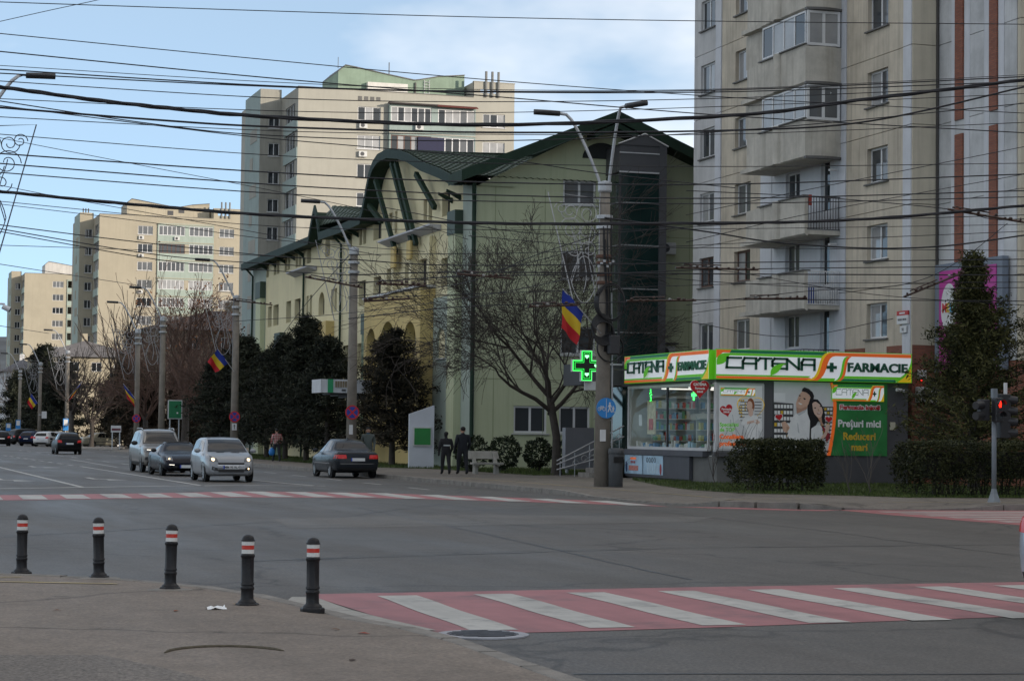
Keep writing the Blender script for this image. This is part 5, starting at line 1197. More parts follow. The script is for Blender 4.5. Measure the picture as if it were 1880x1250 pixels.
def flag(pole_pt, tip, down, label, w=.95, seed=0):
    """tricolour hanging from a slanted staff: staff from pole_pt to tip, stripes run along the fly"""
    o = thing('flag', pole_pt, label, 'flag', 'tricolour flags on the poles'); A, B = Vector(pole_pt), Vector(tip)
    MB().tube([A, B], .018, 6).build('staff', M_galv, o)
    d = (B-A).normalized(); st = B-d*w; dn = Vector(down)
    n, m = 9, 6
    for k, mt in enumerate((FB,FY,FR)):
        mb = MB(); g_ = [[None]*(m+1) for _ in range(n+1)]
        for i in range(n+1):
            for j in range(m+1):
                u = i/n; v = (k+j/m)/3
                p = st.lerp(B, u)+dn*v+Vector((0,.09*math.sin(u*6+v*5+seed)*(.3+v),.03*math.sin(v*7+u*3)))-d*(.25*w*v*u)
                g_[i][j] = p
        for i in range(n):
            for j in range(m): mb.face([g_[i][j],g_[i+1][j],g_[i+1][j+1],g_[i][j+1]])
        weld(mb.build(['blue_stripe','yellow_stripe','red_stripe'][k], mt, o, True))
    return o
def disc(mb, c, r, y, n=28, th=.01):
    mb.prism([(c[0]+r*math.cos(a), y, c[1]+r*math.sin(a)) for a in [2*math.pi*i/n for i in range(n)]], (0,-th,0)); return mb
SB, SR = pm('sign_blue', (.015,.04,.3), .4, var=.05), pm('sign_red', (.5,.015,.02), .4, var=.05)
def no_stopping(x, y, z, r, label, plate=False):
    o = thing('no_stopping_sign', (x,y,z), label, 'road sign', 'no stopping signs on the poles')
    disc(MB(), (x,z), r, y).build('rim', SR, o); disc(MB(), (x,z), r*.8, y-.012, th=.004).build('face', SB, o)
    for s_ in (1,-1):
        mb = MB(); a = R(45)*s_; c_, q = Vector((math.cos(a),0,math.sin(a))), Vector((-math.sin(a),0,math.cos(a)))
        mb.prism([Vector((x,y-.018-.003*(s_ > 0),z))+c_*i*r*.82+q*j*r*.1 for i, j in ((-1,-1),(1,-1),(1,1),(-1,1))], (0,-.003,0)); mb.build('bar', SR, o)
    if plate:
        MB().box(x-.13,y-.012,z-r-.42,x+.13,y,z-r-.05).build('plate', M_wframe, o); MB().prism([(x-.02,y-.0125,z-r-.36),(x+.02,y-.0125,z-r-.36),(x+.02,y-.0125,z-r-.2),(x+.06,y-.0125,z-r-.2),(x,y-.0125,z-r-.1),(x-.06,y-.0125,z-r-.2),(x-.02,y-.0125,z-r-.2)], (0,-.003,0)).build('arrow', M_gframe, o)
    return o
def pole(x, y, h, label, z0=.13, r0=.2, r1=.14, collars=()):
    o = thing('concrete_pole', (x,y,z0), label, 'pole', 'concrete poles along the avenue')
    MB().tube([(x,y,z0-.05),(x,y,z0+h*.5),(x,y,z0+h)], [r0,(r0+r1)/2,r1], 16).build('shaft', M_pole, o, True)
    MB().lathe([(r1+.03,0),(r1+.05,.05),(r1+.05,.3),(.02,.36)], (x,y,z0+h-.02), 14).build('cap', M_galv, o)
    for z in collars:
        MB().lathe([(r1+.075,-.06),(r1+.085,-.05),(r1+.085,.05),(r1+.075,.06)], (x,y,z), 14).build('collar', M_galv, o)
    return o
# main pole at the corner ------------------------------------------------
mx_, my_ = 22.16, 60.54
mp0 = pole(mx_, my_, 8.95, 'tall concrete lamp pole with cable coils in front of the pharmacy', r0=.25, r1=.16, collars=(8.3,8.0))
lamp_arm(mp0, mx_, my_, 9.1, -1.2, .2, 2.3); lamp_arm(mp0, mx_, my_, 9.1, .3, -.5, 2.5)
mb = MB()
for k in range(7): mb.tube([(mx_+.3*math.cos(a)+.12, my_-.32-.02*k, 6.1+.62*math.sin(a)*(1-.03*k)+.03*math.sin(k*2)) if False else (mx_+.08+.48*math.cos(a)*(1-.02*k), my_-.28-.03*k, 5.69+.55*math.sin(a)+.04*math.sin(k*3)) for a in [2*math.pi*i/22 for i in range(23)]], .022, 5, False)
mb.build('cable_coil', M_blk, mp0, True)
mb = MB()
for k in range(9): mb.tube([(mx_-.15+.33*math.cos(a), my_-.26-.025*k, 4.98+.36*math.sin(a)-.03*k) for a in [2*math.pi*i/18 for i in range(19)]], .022, 5, False)
mb.build('cable_coil', M_blk, mp0, True)
mb = MB()
for k in range(3): mb.tube([(mx_+.12+.42*math.cos(a), my_-.25-.03*k, 4.32+.42*math.sin(a)) for a in [2*math.pi*i/20 for i in range(21)]], .018, 5, False)
mb.build('cable_coil', M_blk, mp0, True)
MB().box(mx_+.02,my_-.5,4.12,mx_+.36,my_-.2,4.7,.03).build('splice_box', M_lamp, mp0)
r5 = random.Random(4)
for k in range(9):
    a0 = r5.uniform(-1.9,-.4); pts = [(mx_+.24*math.cos(a0+.25*math.sin(t*5)), my_+.24*math.sin(a0+.25*math.sin(t*5)), 4.2+t*(3.4+.3*k/3)) for t in [i/10 for i in range(11)]]
    MB().tube(pts, .018, 4).build('cable_run', M_blk, mp0, True)
for z in (6.9,7.1,6.55,6.3): MB().lathe([(.24,-.05),(.25,-.04),(.25,.04),(.24,.05)], (mx_,my_,z), 12).build('strap', pm('strap_rust', (.12,.06,.04), .8), mp0)
for k in range(6): MB().box(mx_-.3+.09*k,my_-.32,6.75+.08*(k % 3),mx_-.24+.09*k,my_-.24,6.82+.08*(k % 3)).build('clamp', M_galv, mp0)
MB().tube([(mx_+.27,my_-.1,.13),(mx_+.26,my_-.1,3.6),(mx_+.2,my_-.12,6)], .025, 5).build('conduit', M_galv, mp0)
MB().box(mx_-.17,my_-.3,1.5,mx_+.0,my_-.25,1.85).build('notice', M_wframe, mp0)
ornament(mx_, my_, 8.85, 'white wire christmas ornament on the pole in front of the pharmacy', .95, seed=1)
flag((mx_-.15,my_-.2,4.75), (20.72,my_-.35,6.05), (-.22,0,-.98), 'blue yellow red flag hanging from the pole in front of the green building', 1.0, 1)
# round blue shared path sign
bs = thing('shared_path_sign', (mx_,my_-.3,2.45), 'round blue sign with bicycle and pedestrians on the corner pole', 'road sign')
SC = pm('sign_cyan_blue', (.02,.2,.52), .4, var=.04)
disc(MB(), (mx_,2.5), .31, my_-.3, 36, .02).build('disc', SC, bs); MB().box(mx_-.006,my_-.326,2.22,mx_+.006,my_-.32,2.78).build('divider', M_wframe, bs)
yb_ = my_-.323
def fig(mb, x, z, s): disc(mb, (x,z+.2*s), .035*s, yb_, 12, .004); mb.prism([(x-.03*s,yb_,z+.16*s),(x+.04*s,yb_,z+.16*s),(x+.09*s,yb_,z+.03*s),(x+.07*s,yb_,z+.02*s),(x+.035*s,yb_,z+.08*s),(x+.03*s,yb_,z),(x+.09*s,yb_,z-.16*s),(x+.05*s,yb_,z-.16*s),(x,yb_,z-.03*s),(x-.06*s,yb_,z-.16*s),(x-.1*s,yb_,z-.16*s),(x-.03*s,yb_,z+.02*s),(x-.035*s,yb_,z+.08*s),(x-.08*s,yb_,z+.02*s),(x-.09*s,yb_,z+.04*s)], (0,-.004,0))
mb = MB(); fig(mb, mx_+.11, 2.5, .75); mb.build('pedestrian', M_wframe, bs); mb = MB(); fig(mb, mx_+.22, 2.45, .5); mb.build('child', M_wframe, bs)
mb = MB()
for x in (-.22,-.07): mb.tube([(mx_+x+.05*math.cos(a), yb_-.003, 2.47+.05*math.sin(a)) for a in [2*math.pi*i/14 for i in range(15)]], .008, 4, False)
for a, b in (((-.22,2.47),(-.17,2.54)),((-.17,2.54),(-.1,2.54)),((-.22,2.47),(-.14,2.47)),((-.14,2.47),(-.1,2.54)),((-.07,2.47),(-.11,2.57)),((-.14,2.47),(-.18,2.57))): mb.tube([(mx_+a[0],yb_-.003,a[1]),(mx_+b[0],yb_-.003,b[1])], .008, 4)
mb.build('bicycle', M_wframe, bs)
# litter bin
lb = thing('litter_bin', (22.36,60.2,.13), 'tall dark grey litter bin at the foot of the corner pole', 'litter bin')
M_bin = pm('bin_grey', (.055,.06,.065), .55, var=.15, scale=3)
bx, by = 22.42, 60.05
mb = MB(); mb.lathe([(.2,.0),(.215,.02),(.225,1.0),(.225,1.02)], (bx,by,.13), 20); mb.build('body', M_bin, lb, True)
MB().lathe([(.235,1.0),(.24,1.02),(.235,1.14),(.2,1.17),(.02,1.175)], (bx,by,.13), 20).build('lid', M_bin, lb, True)
MB().box(bx-.14,by-.236,.86,bx+.16,by-.16,1.04).build('opening', pm('bin_opening', (.006,.006,.006), .8, var=0), lb)
# more poles down the avenue
PL = [(20.6,86.8,9.0,'second concrete lamp pole with a no stopping sign behind the dark sedan'),(20.6,114.2,8.6,'concrete lamp pole with a flag and sign behind the silver hatchback'),(20.6,141.2,8.8,'thick concrete pole left of the green board'),(20.6,153.4,8.5,'slim concrete pole with a flag behind the silver suv'),(20.6,201.6,8.6,'concrete pole on the traffic island left of the small tree'),(20.6,229.3,8.3,'concrete pole with a white board among the parked cars'),(20.6,255.1,8.2,'concrete pole near the left edge of the picture'),(20.6,290,8.2,'farthest concrete pole at the left edge')]
for i, (x, y, h, lab) in enumerate(PL):
    p_ = pole(x, y, h, lab, r0=.23 if i < 3 else .2, r1=.16, collars=(h-.2,h-.6))
    lamp_arm(p_, x, y, h+.1, -1.25, .2, 2.2)
    if i in (0,1,2,3,4,5): ornament(x, y, h+.55, ['white wire ornament on the pole behind the dark sedan','white wire ornament on the pole behind the silver hatchback','white wire ornament on the thick pole left of the green board','white wire ornament on the slim pole behind the silver suv','white wire ornament on the traffic island pole','white wire ornament on the pole among the parked cars'][i], 1.0 if i else .85, th=.014 if i < 2 else .017, mat=M_orn2, seed=i+5)
no_stopping(20.55,86.5,2.52,.3,'no stopping sign on the pole behind the dark sedan'); no_stopping(20.55,113.9,2.46,.3,'no stopping sign with an arrow plate behind the silver hatchback',True); no_stopping(20.55,153.1,2.52,.3,'faded no stopping sign on the slim pole behind the silver suv')
flag((20.5,114,4.9),(19.55,113.8,6.1),(-.68,0,-.5),'blue yellow red flag on the pole left of the conifers',1.0,2); flag((20.5,153.2,3.9),(19.55,153,5.0),(.15,0,-.85),'blue yellow red flag on the slim pole behind the silver suv',1.15,3)
flag((20.5,201.4,4.4),(21.9,201,6.2),(-.5,0,-1.0),'faded flag at the bare street tree',1.15,4); flag((20.5,229,4.2),(19.7,229,5.4),(-.6,0,-.7),'small bright flag among the poles at the far left',1.15,5)
MB().box(20.45,86.55,1.6,20.6,86.58,2.0).build('notice', M_wframe, bpy.data.objects['concrete_pole.001'])
# blue parking signs and boards at the far left
for x, y, z, w, h, lab in ((20.48,201.2,2.15,.5,1.1,'blue parking sign on the traffic island pole'),(20.45,254.8,2.2,.55,1.1,'blue parking sign on the pole near the left edge'),(19.9,262,1.9,.6,.9,'small blue sign low at the far left')):
    s_ = thing('parking_sign', (x,y,z), lab, 'road sign', 'blue parking signs'); MB().box(x-w/2,y-.06,z-h/2,x+w/2,y,z+h/2).build('panel', SC, s_); MB().box(x-w*.36,y-.07,z-h*.1,x+w*.36,y-.061,z+h*.42).build('field', M_wframe, s_); MB().box(x-.04,y+.001,0,x+.04,y+.06,z).build('post', M_galv, s_)
wb = thing('white_board', (21.6,229,2.4), 'plain white board on the pole among the parked cars', 'sign'); MB().box(20.78,228.9,2.83,21.3,228.95,3.57).build('panel', M_wframe, wb); MB().box(20.5,228.95,3.15,21.0,229.0,3.25).build('bracket', M_galv, wb)
ws = thing('hedge_sign', (24.6,176,1.9), 'white and maroon sign above the low hedge', 'sign'); MB().box(21.58,176,1.5,22.4,176.08,2.05).build('panel', M_wframe, ws); MB().box(21.63,175.97,1.65,22.35,175.999,1.82).build('lettering_band', pm('maroon', (.12,.03,.04), .6), ws)
for x in (21.7,22.3): MB().tube([(x,176.1,.1),(x,176.1,1.55)], .05, 6).build('post', M_galv, ws)
gbd = thing('green_board', (22.4,141,2.9), 'plain green board in a white frame beside the thick pole', 'sign')
MB().box(20.93,140.6,2.45,21.87,140.7,3.7).build('frame', M_wframe, gbd); MB().box(20.99,140.56,2.51,21.81,140.599,3.64).build('panel', pm('board_green', (.01,.16,.06), .5, var=.1), gbd); MB().box(21.5,140.545,2.8,21.6,140.559,2.9).build('sticker', M_wframe, gbd)
for x in (21.1,21.7): MB().tube([(x,140.75,.1),(x,140.75,2.6)], .05, 6).build('post', M_galv, gbd)
# shop sign on the canopy behind the second pole
cs = thing('canopy_sign', (22.6,97.6,5.2), 'worn white canopy sign with a green stripe among the conifers', 'sign')
MB().box(22.08,99.5,3.58,24.6,101.5,4.22).build('canopy', pm('canopy_white', (.5,.51,.53), .6, var=.15, scale=1.5, streak=.5), cs); MB().box(22.42,99.46,3.58,22.68,99.499,4.22).build('green_stripe', S_dg, cs)
for k in range(7): MB().box(22.78+.12*k,99.46,3.84,22.87+.12*k,99.499,4.14).build('worn_letter', pm('tarnished_gold', (.2,.16,.1), .5, var=.3, scale=9), cs)
MB().box(23.1,99.47,3.66,23.3,99.499,3.76).build('worn_letter', M_dgray, cs)
for k in range(4): MB().box(22.6+.4*k,99.8,3.5-.07*k,24.7,101.4,3.56-.07*k).build('step_panel', M_dgray, cs)
# white totem with green panel
tt = thing('totem_sign', (25.2,92.8,.13), 'white slanted totem with a green panel on the grass', 'sign')
MB().prism([(24.65,92.6,.13),(25.75,92.4,.13),(25.75,92.4,2.95),(24.65,92.6,2.55)], (.05,.35,0)).build('body', pm('totem_white', (.5,.52,.56), .5, var=.06, scale=1), tt)
MB().prism([(24.8,92.55,1.12),(25.62,92.39,1.12),(25.62,92.39,1.97),(24.8,92.55,1.97)], (-.02,-.06,0)).build('panel_frame', M_sillw, tt); MB().prism([(24.85,92.47,1.17),(25.57,92.33,1.17),(25.57,92.33,1.92),(24.85,92.47,1.92)], (-.003,-.012,0)).build('panel', pm('totem_green', (.01,.17,.03), .5, var=.15), tt)
# concrete bench
be = thing('concrete_bench', (24.1,79.1,.13), 'pale concrete bench with a slanted back beside the pavement', 'bench')
M_cb = pm('bench_concrete', (.3,.29,.26), .9, var=.15, scale=3)
for x in (23.75,24.6): MB().prism([(x,79.2,.13),(x,79.6,.13),(x,79.55,.5),(x,79.9,.95),(x,79.78,1.0),(x,79.4,.55),(x,79.05,.52),(x,79.05,.45),(x,79.25,.42)], (.12,0,0)).build('support', M_cb, be)
MB().box(23.6,79.0,.5,24.85,79.45,.58,.01).build('seat', M_cb, be); MB().prism([(23.6,79.62,.72),(23.6,79.85,1.02),(23.6,79.9,1.0),(23.6,79.68,.7)], (1.25,0,0)).build('backrest', M_cb, be)
# grey cabinet / ramp wall left of pharmacy
cb = thing('utility_cabinet', (27.6,80,.13), 'plain grey steel cabinet behind the corner pole', 'cabinet')
MB().box(27.55,79.5,.35,28.75,79.9,1.98).build('body', pm('cabinet_grey', (.2,.2,.215), .5, var=.06), cb)
for x in (27.65,28.6): MB().box(x,79.6,.13,x+.07,79.8,.35).build('leg', M_galv, cb)
MB().tube([(28.3,79.3,.7),(28.8,79.2,1.05)], .02, 5).build('hand_rail', M_steel, cb); MB().tube([(28.8,79.2,.13),(28.8,79.2,1.05)], .02, 5).build('hand_rail', M_steel, cb)
# traffic light ---------------------------------------------------------
tx, ty = 27.43, 46.67
tl = thing('traffic_light', (tx,ty,.13), 'grey traffic light post with a red pedestrian signal at the right', 'traffic light')
M_tl = pm('signal_black', (.018,.018,.02), .5, var=.1); M_tp = pm('signal_post_grey', (.17,.19,.21), .5, var=.12, scale=3)
MB().tube([(tx,ty,.13),(tx,ty,2.85)], .06, 14).build('post', M_tp, tl, True); MB().lathe([(.19,0),(.17,.05),(.1,.22),(.07,.34)], (tx,ty,.13), 6).build('base', M_tp, tl)
hp = MB().box(tx-.11,ty-.28,2.12,tx+.11,ty-.06,2.72,.02).build('pedestrian_head', M_tl, tl)
M_redon = pm('signal_red_on', (.5,.01,.005), .3, var=0, emit=((1,.012,.004),2.6))
disc(MB(), (tx,2.57), .085, ty-.281, 20, .006).build('lens_dark', M_tl, hp)
mb = MB(); disc(mb, (tx,2.625), .022, ty-.288, 10, .004); mb.box(tx-.035,ty-.292,2.52,tx+.035,ty-.288,2.6); mb.box(tx-.025,ty-.292,2.48,tx-.004,ty-.288,2.52); mb.box(tx+.004,ty-.292,2.48,tx+.025,ty-.288,2.52); mb.build('red_man', M_redon, hp)
disc(MB(), (tx,2.28), .085, ty-.281, 20, .006).build('lens', GL[0], hp)
for z in (2.57,2.28):
    pts = [(tx+.1*math.cos(a), ty-.28, z+.1*math.sin(a)) for a in [R(-10+i*20) for i in range(11)]]; mb = MB()
    for a, b in zip(pts, pts[1:]): mb.face([a, b, (b[0],b[1]-.16,b[2]), (a[0],a[1]-.16,a[2])])
    mb.build('visor', M_tl, hp)
hr = MB().box(tx+.12,ty-.1,1.72,tx+.42,ty+.12,2.82,.02).build('vehicle_head', M_tl, tl)
for z in (2.68,2.41,2.14,1.87): MB().tube([(tx+.36,ty+.0,z),(tx+.6,ty-.08,z-.02)], [.11,.1], 12, True).build('visor', M_tl, hr)
hl = MB().box(tx-.4,ty-.05,2.15,tx-.14,ty+.15,2.68,.02).build('vehicle_head', M_tl, tl)
for z in (2.54,2.28): MB().tube([(tx-.34,ty,z),(tx-.58,ty-.1,z-.02)], [.11,.1], 12).build('visor', M_tl, hl)
MB().box(tx-.13,ty-.05,2.3,tx+.13,ty+.05,2.36).build('bracket', M_tl, tl); MB().box(tx+.3,ty,2.82,tx+.37,ty+.06,3.1).build('detector', M_wframe, tl); MB().box(tx-.06,ty-.06,2.72,tx+.06,ty+.06,2.95).build('post_cap', M_tp, tl)
# near lamp at the top left: pole stands just outside the picture
nl = pole(3.2, 59.7, 9.0, 'lamp arm of a pole just outside the left edge of the picture', 0, collars=(8.8,))
lamp_arm(nl, 3.2, 59.7, 9.1, 1.4, .05, 2.3)
ornament(3.25, 59.6, 9.9, 'dark wire figure ornament at the left edge against the sky', .95, pm('ornament_dark_wire', (.05,.06,.08), .5), .014, 9, 1)
cam_l = thing('street_camera', (2.4,46.9,0), 'white bullet camera at the left edge of the picture', 'camera')
c0 = Vector((3.38,46.9,4.27))
MB().tube([c0+Vector((.0,0,.02)), c0+Vector((.15,-.02,-.05))], [.055,.06], 12).build('body', M_wframe, cam_l); MB().tube([c0+Vector((.145,-.02,-.045)), c0+Vector((.17,-.02,-.06))], .05, 12).build('lens', M_lamp, cam_l); MB().tube([c0+Vector((.05,0,.07)), c0+Vector((-.98,0,.1))], .025, 6).build('arm', M_wframe, cam_l); MB().tube([(2.4,46.9,0),(2.4,46.9,4.6)], .08, 8).build('post', M_galv, cam_l)
# ================================================================== OVERHEAD WIRES (world coordinates, metres)
WIRES = [
(0.0131,'topmost thin wire running across the whole sky',[(2.44,48.00,11.07),(3.26,48.00,11.10),(9.37,48.00,11.34),(14.62,48.00,11.57),(20.96,48.00,11.92),(29.06,48.00,12.42),(30.19,48.00,12.49)]),
(0.0093,'short thin wire rising to the right in the upper left corner',[(2.35,46.00,10.05),(3.13,46.00,10.29),(4.15,46.00,10.60),(5.20,46.00,10.91),(6.10,46.00,11.21)]),
(0.0133,'thin wire falling gently from upper left to the grey block',[(2.45,48.00,10.42),(3.28,48.07,10.41),(9.50,48.56,10.30),(14.93,48.96,10.24),(21.58,49.41,10.27),(30.24,49.93,10.45),(31.45,50.00,10.48)]),
(0.0173,'straight dark wire falling from left to right above the tower block',[(2.46,48.00,10.03),(3.29,48.07,10.01),(9.51,48.56,9.88),(15.51,49.00,9.84),(21.59,49.41,9.80),(30.24,49.93,9.92),(31.45,50.00,9.94)]),
(0.0102,'thinnest wire just above the paired wires',[(2.57,50.00,10.01),(3.42,50.00,10.02),(9.79,50.00,10.03),(15.26,50.00,10.18),(21.84,50.00,10.61),(30.28,50.00,11.50),(31.45,50.00,11.62)]),
(0.0190,'upper of the paired wires below the thin sky wires',[(2.57,50.00,9.93),(3.43,50.00,9.93),(9.79,50.00,9.94),(15.26,50.00,10.14),(21.84,50.00,10.58),(30.28,50.00,11.45),(31.45,50.00,11.57)]),
(0.0176,'lower of the paired wires below the thin sky wires',[(2.58,50.00,9.83),(3.43,50.00,9.84),(9.79,50.00,9.92),(15.26,50.00,10.12),(21.84,50.00,10.53),(30.28,50.00,11.32),(31.45,50.00,11.43)]),
(0.0136,'wire passing over the left lamp head',[(2.58,50.00,9.66),(3.43,50.00,9.66),(9.80,50.00,9.65),(15.26,50.00,9.88),(21.84,50.00,10.37),(30.28,50.00,11.20),(31.45,50.00,11.32)]),
(0.0478,'thick sagging cable bundle across the tower block',[(2.43,47.00,9.11),(3.23,47.00,9.05),(5.93,47.00,8.85),(9.22,47.00,8.74),(14.35,47.00,8.85),(20.54,47.00,9.43),(24.18,47.00,10.05),(28.46,47.00,10.78),(29.56,47.00,10.97)]),
(0.0122,'thin wire just below the thick cable bundle',[(2.59,50.00,9.23),(3.44,50.00,9.25),(9.80,50.00,9.34),(15.26,50.00,9.61),(21.85,50.00,10.16),(30.28,50.00,10.99),(31.45,50.00,11.11)]),
(0.0299,'medium cable crossing the upper windows of the tower block',[(2.54,49.00,8.91),(3.38,49.00,8.90),(6.81,49.00,8.82),(9.61,49.00,8.81),(14.96,49.00,8.97),(21.41,49.00,9.38),(25.21,49.00,9.83),(29.67,49.00,10.98),(30.82,49.00,11.28)]),
(0.0157,'wire that crosses under the medium cable at the left',[(2.48,48.00,8.97),(3.31,48.03,8.90),(6.70,48.17,8.60),(9.48,48.28,8.50),(14.81,48.48,8.69),(21.28,48.70,9.32),(29.65,48.97,10.54),(30.82,49.00,10.71)]),
(0.0145,'wire falling over the wave of the green roof',[(2.59,50.00,9.16),(3.45,50.00,9.09),(7.21,50.00,8.82),(9.81,50.00,8.67),(15.28,50.00,8.49),(18.14,50.00,8.25),(21.86,50.00,8.05)]),
(0.0122,'thin wire over the second row of tower block windows',[(2.60,50.00,8.82),(3.45,50.00,8.83),(9.81,50.00,8.86),(15.27,50.00,9.07),(21.85,50.00,9.44),(30.28,50.00,10.21),(31.45,50.00,10.32)]),
(0.0122,'thin wire just above the green roof',[(2.61,50.00,8.45),(3.46,50.00,8.43),(9.82,50.00,8.27),(15.28,50.00,8.35),(21.86,50.00,8.60),(30.28,50.00,9.11),(31.45,50.00,9.18)]),
(0.0083,'thin slanting wire from the left ornament down to the green building',[(2.40,46.00,7.93),(3.18,46.00,7.81),(6.06,46.00,7.39),(9.05,46.00,6.96),(11.52,46.00,6.56),(13.56,46.00,6.06)]),
(0.0195,'upper of three even wires below the green roof ridge',[(2.51,48.00,7.75),(3.33,48.00,7.73),(9.44,48.00,7.61),(14.67,48.00,7.63),(20.99,48.00,7.89),(29.07,48.00,8.53),(30.19,48.00,8.62)]),
(0.0182,'middle of three even wires below the green roof ridge',[(2.52,48.00,7.54),(3.34,48.00,7.51),(9.44,48.00,7.33),(14.68,48.00,7.33),(20.99,48.00,7.54),(29.07,48.00,8.10),(30.19,48.00,8.18)]),
(0.0156,'lowest of three even wires below the green roof ridge',[(2.52,48.00,7.33),(3.34,48.00,7.31),(9.44,48.00,7.13),(14.68,48.00,7.18),(20.99,48.00,7.41),(29.07,48.00,7.94),(30.19,48.00,8.01)]),
(0.0374,'thick straight cable across the middle of the picture',[(2.43,46.00,6.71),(3.21,46.00,6.67),(6.08,46.00,6.52),(9.06,46.00,6.42),(14.07,46.00,6.45),(20.12,46.00,6.71),(23.68,46.00,6.96),(27.86,46.00,7.46),(28.94,46.00,7.59)]),
(0.0096,'thin wire that slants below the thick middle cable',[(2.63,50.00,7.39),(3.49,50.00,7.25),(4.85,50.00,7.04),(7.25,50.00,6.71),(9.85,50.00,6.35),(12.54,50.00,5.96)]),
(0.0102,'faint wire below the thick middle cable',[(2.64,50.00,6.92),(3.49,50.00,6.88),(9.85,50.00,6.57),(15.30,50.00,6.71),(21.87,50.00,7.00),(30.28,50.00,7.46),(31.45,50.00,7.53)]),
(0.0115,'faint wire above the middle yellowish block',[(3.17,60.00,7.93),(4.19,60.00,7.85),(7.94,60.00,7.55),(11.83,60.00,7.17),(16.36,60.00,6.99)]),
(0.0218,'upper wire fixed to the second pole',[(3.72,70.00,8.31),(5.02,71.57,8.36),(10.22,77.16,8.47),(16.32,82.76,8.61),(20.29,86.00,8.83)]),
(0.0219,'middle wire fixed to the second pole',[(3.72,70.00,8.24),(5.02,71.57,8.23),(11.15,78.06,8.10),(16.33,82.76,8.29),(20.30,86.00,8.51)]),
(0.0199,'lower wire fixed to the second pole',[(3.72,70.00,8.17),(5.02,71.57,8.14),(11.38,78.28,7.92),(16.33,82.76,8.03),(20.30,86.00,8.21)]),
(0.0132,'faint wire across the roof of the middle yellowish block',[(3.73,70.00,7.56),(4.99,70.99,7.64),(10.93,75.21,8.01),(18.77,80.00,8.32)]),
(0.0235,'short wire in front of the farthest block',[(5.35,100.00,9.42),(7.86,111.42,10.08),(13.61,132.62,11.16),(20.53,153.00,12.05)]),
(0.0278,'short wire below the farthest block',[(5.41,100.00,6.61),(10.23,143.75,8.45),(18.66,200.00,10.53)]),
(0.0293,'sagging cable from the corner pole across the grey block',[(21.96,60.00,8.23),(25.15,59.55,7.89),(27.26,59.25,7.63),(30.12,58.86,7.53),(32.60,58.52,7.66),(35.23,58.17,8.07),(36.49,58.00,8.27)]),
(0.0188,'upper wire of the band in front of the pole coils',[(13.14,56.00,6.35),(16.37,56.00,6.30),(24.50,56.00,6.67),(33.92,56.00,7.11),(35.23,56.00,7.17)]),
(0.0219,'dark wire in the middle of the band before the coils',[(13.15,56.00,5.92),(16.37,56.00,6.11),(24.51,56.00,6.34),(33.92,56.00,6.63),(35.23,56.00,6.67)]),
(0.0171,'slightly rising wire of the band before the coils',[(13.15,56.00,5.70),(16.37,56.00,5.99),(20.35,56.00,6.20),(24.50,56.00,6.48),(33.92,56.00,6.90),(35.23,56.00,6.95)]),
(0.0125,'thin rising wire above the band before the coils',[(13.14,56.00,6.47),(18.73,56.00,6.75),(24.50,56.00,7.22),(33.92,56.00,7.95),(35.23,56.00,8.05)]),
(0.0126,'thin level wire behind the corner pole collar',[(16.51,56.00,7.12),(20.43,56.00,6.98),(24.50,56.00,7.09),(33.92,56.00,7.37),(35.23,56.00,7.41)]),
(0.0171,'level wire below the pole coils',[(13.16,56.00,4.74),(16.38,56.00,5.16),(20.36,56.00,5.39),(24.51,56.00,5.61),(33.92,56.00,5.85),(35.23,56.00,5.88)]),
(0.0125,'thin wire through the flag top',[(13.16,56.00,5.29),(18.75,56.00,5.66),(24.51,56.00,6.05),(33.92,56.00,6.42),(35.23,56.00,6.47)]),
(0.0129,'thin wire from the pole clamps to the billboard',[(21.16,58.00,6.41),(25.13,57.42,6.19),(29.27,56.83,6.13),(34.02,56.17,6.27),(35.23,56.00,6.31)]),
(0.0121,'thin wire slanting from the pole to the conifer',[(21.16,58.00,6.89),(25.13,57.42,6.51),(29.27,56.83,5.96),(34.02,56.17,5.74),(35.23,56.00,5.69)]),
(0.0170,'cable slanting left from the corner pole to the second pole',[(21.07,58.00,7.52),(20.10,61.13,7.09),(18.86,64.52,6.44),(16.44,70.00,6.25)]),
(0.0153,'second cable slanting left from the corner pole',[(21.07,58.00,7.28),(20.10,61.13,6.92),(18.86,64.52,6.70),(16.44,70.00,6.71)]),
(0.0137,'thin service wire running left along the avenue',[(21.08,58.00,6.41),(19.78,64.57,6.12),(17.18,73.10,5.88),(14.36,80.00,5.84)]),
(0.0144,'thin wire dropping left from the second pole',[(14.08,60.00,6.78),(15.99,74.86,6.23),(17.03,86.00,5.08)]),
(0.0146,'slack wire across the bare tree top',[(15.03,60.00,8.25),(19.74,59.04,7.56),(25.33,57.92,7.98),(34.05,56.22,8.47),(35.23,56.00,8.53)]),
(0.0119,'thin wire rising to the right across the balconies',[(21.33,52.00,7.52),(25.13,52.00,8.42),(31.49,52.00,9.87),(32.71,52.00,10.14)]),
(0.0119,'second thin wire rising to the right across the balconies',[(21.34,52.00,6.80),(25.14,52.00,7.76),(31.49,52.00,9.10),(32.71,52.00,9.36)]),
(0.0146,'span wire carrying the insulators at the right edge',[(21.33,52.00,8.17),(24.80,51.30,8.08),(28.32,50.61,7.85),(29.51,50.38,7.61),(30.41,50.20,7.63),(31.45,50.00,7.66)]),
(0.0125,'thin wire bending up to the insulators at the right edge',[(22.59,55.00,5.34),(26.26,55.00,5.84),(29.37,55.00,6.14),(31.14,55.00,6.87),(32.76,55.00,8.05)]),
(0.0126,'slack wire ending at the street name plate',[(23.00,56.00,4.94),(26.23,56.00,4.59),(29.55,56.00,5.20)])]
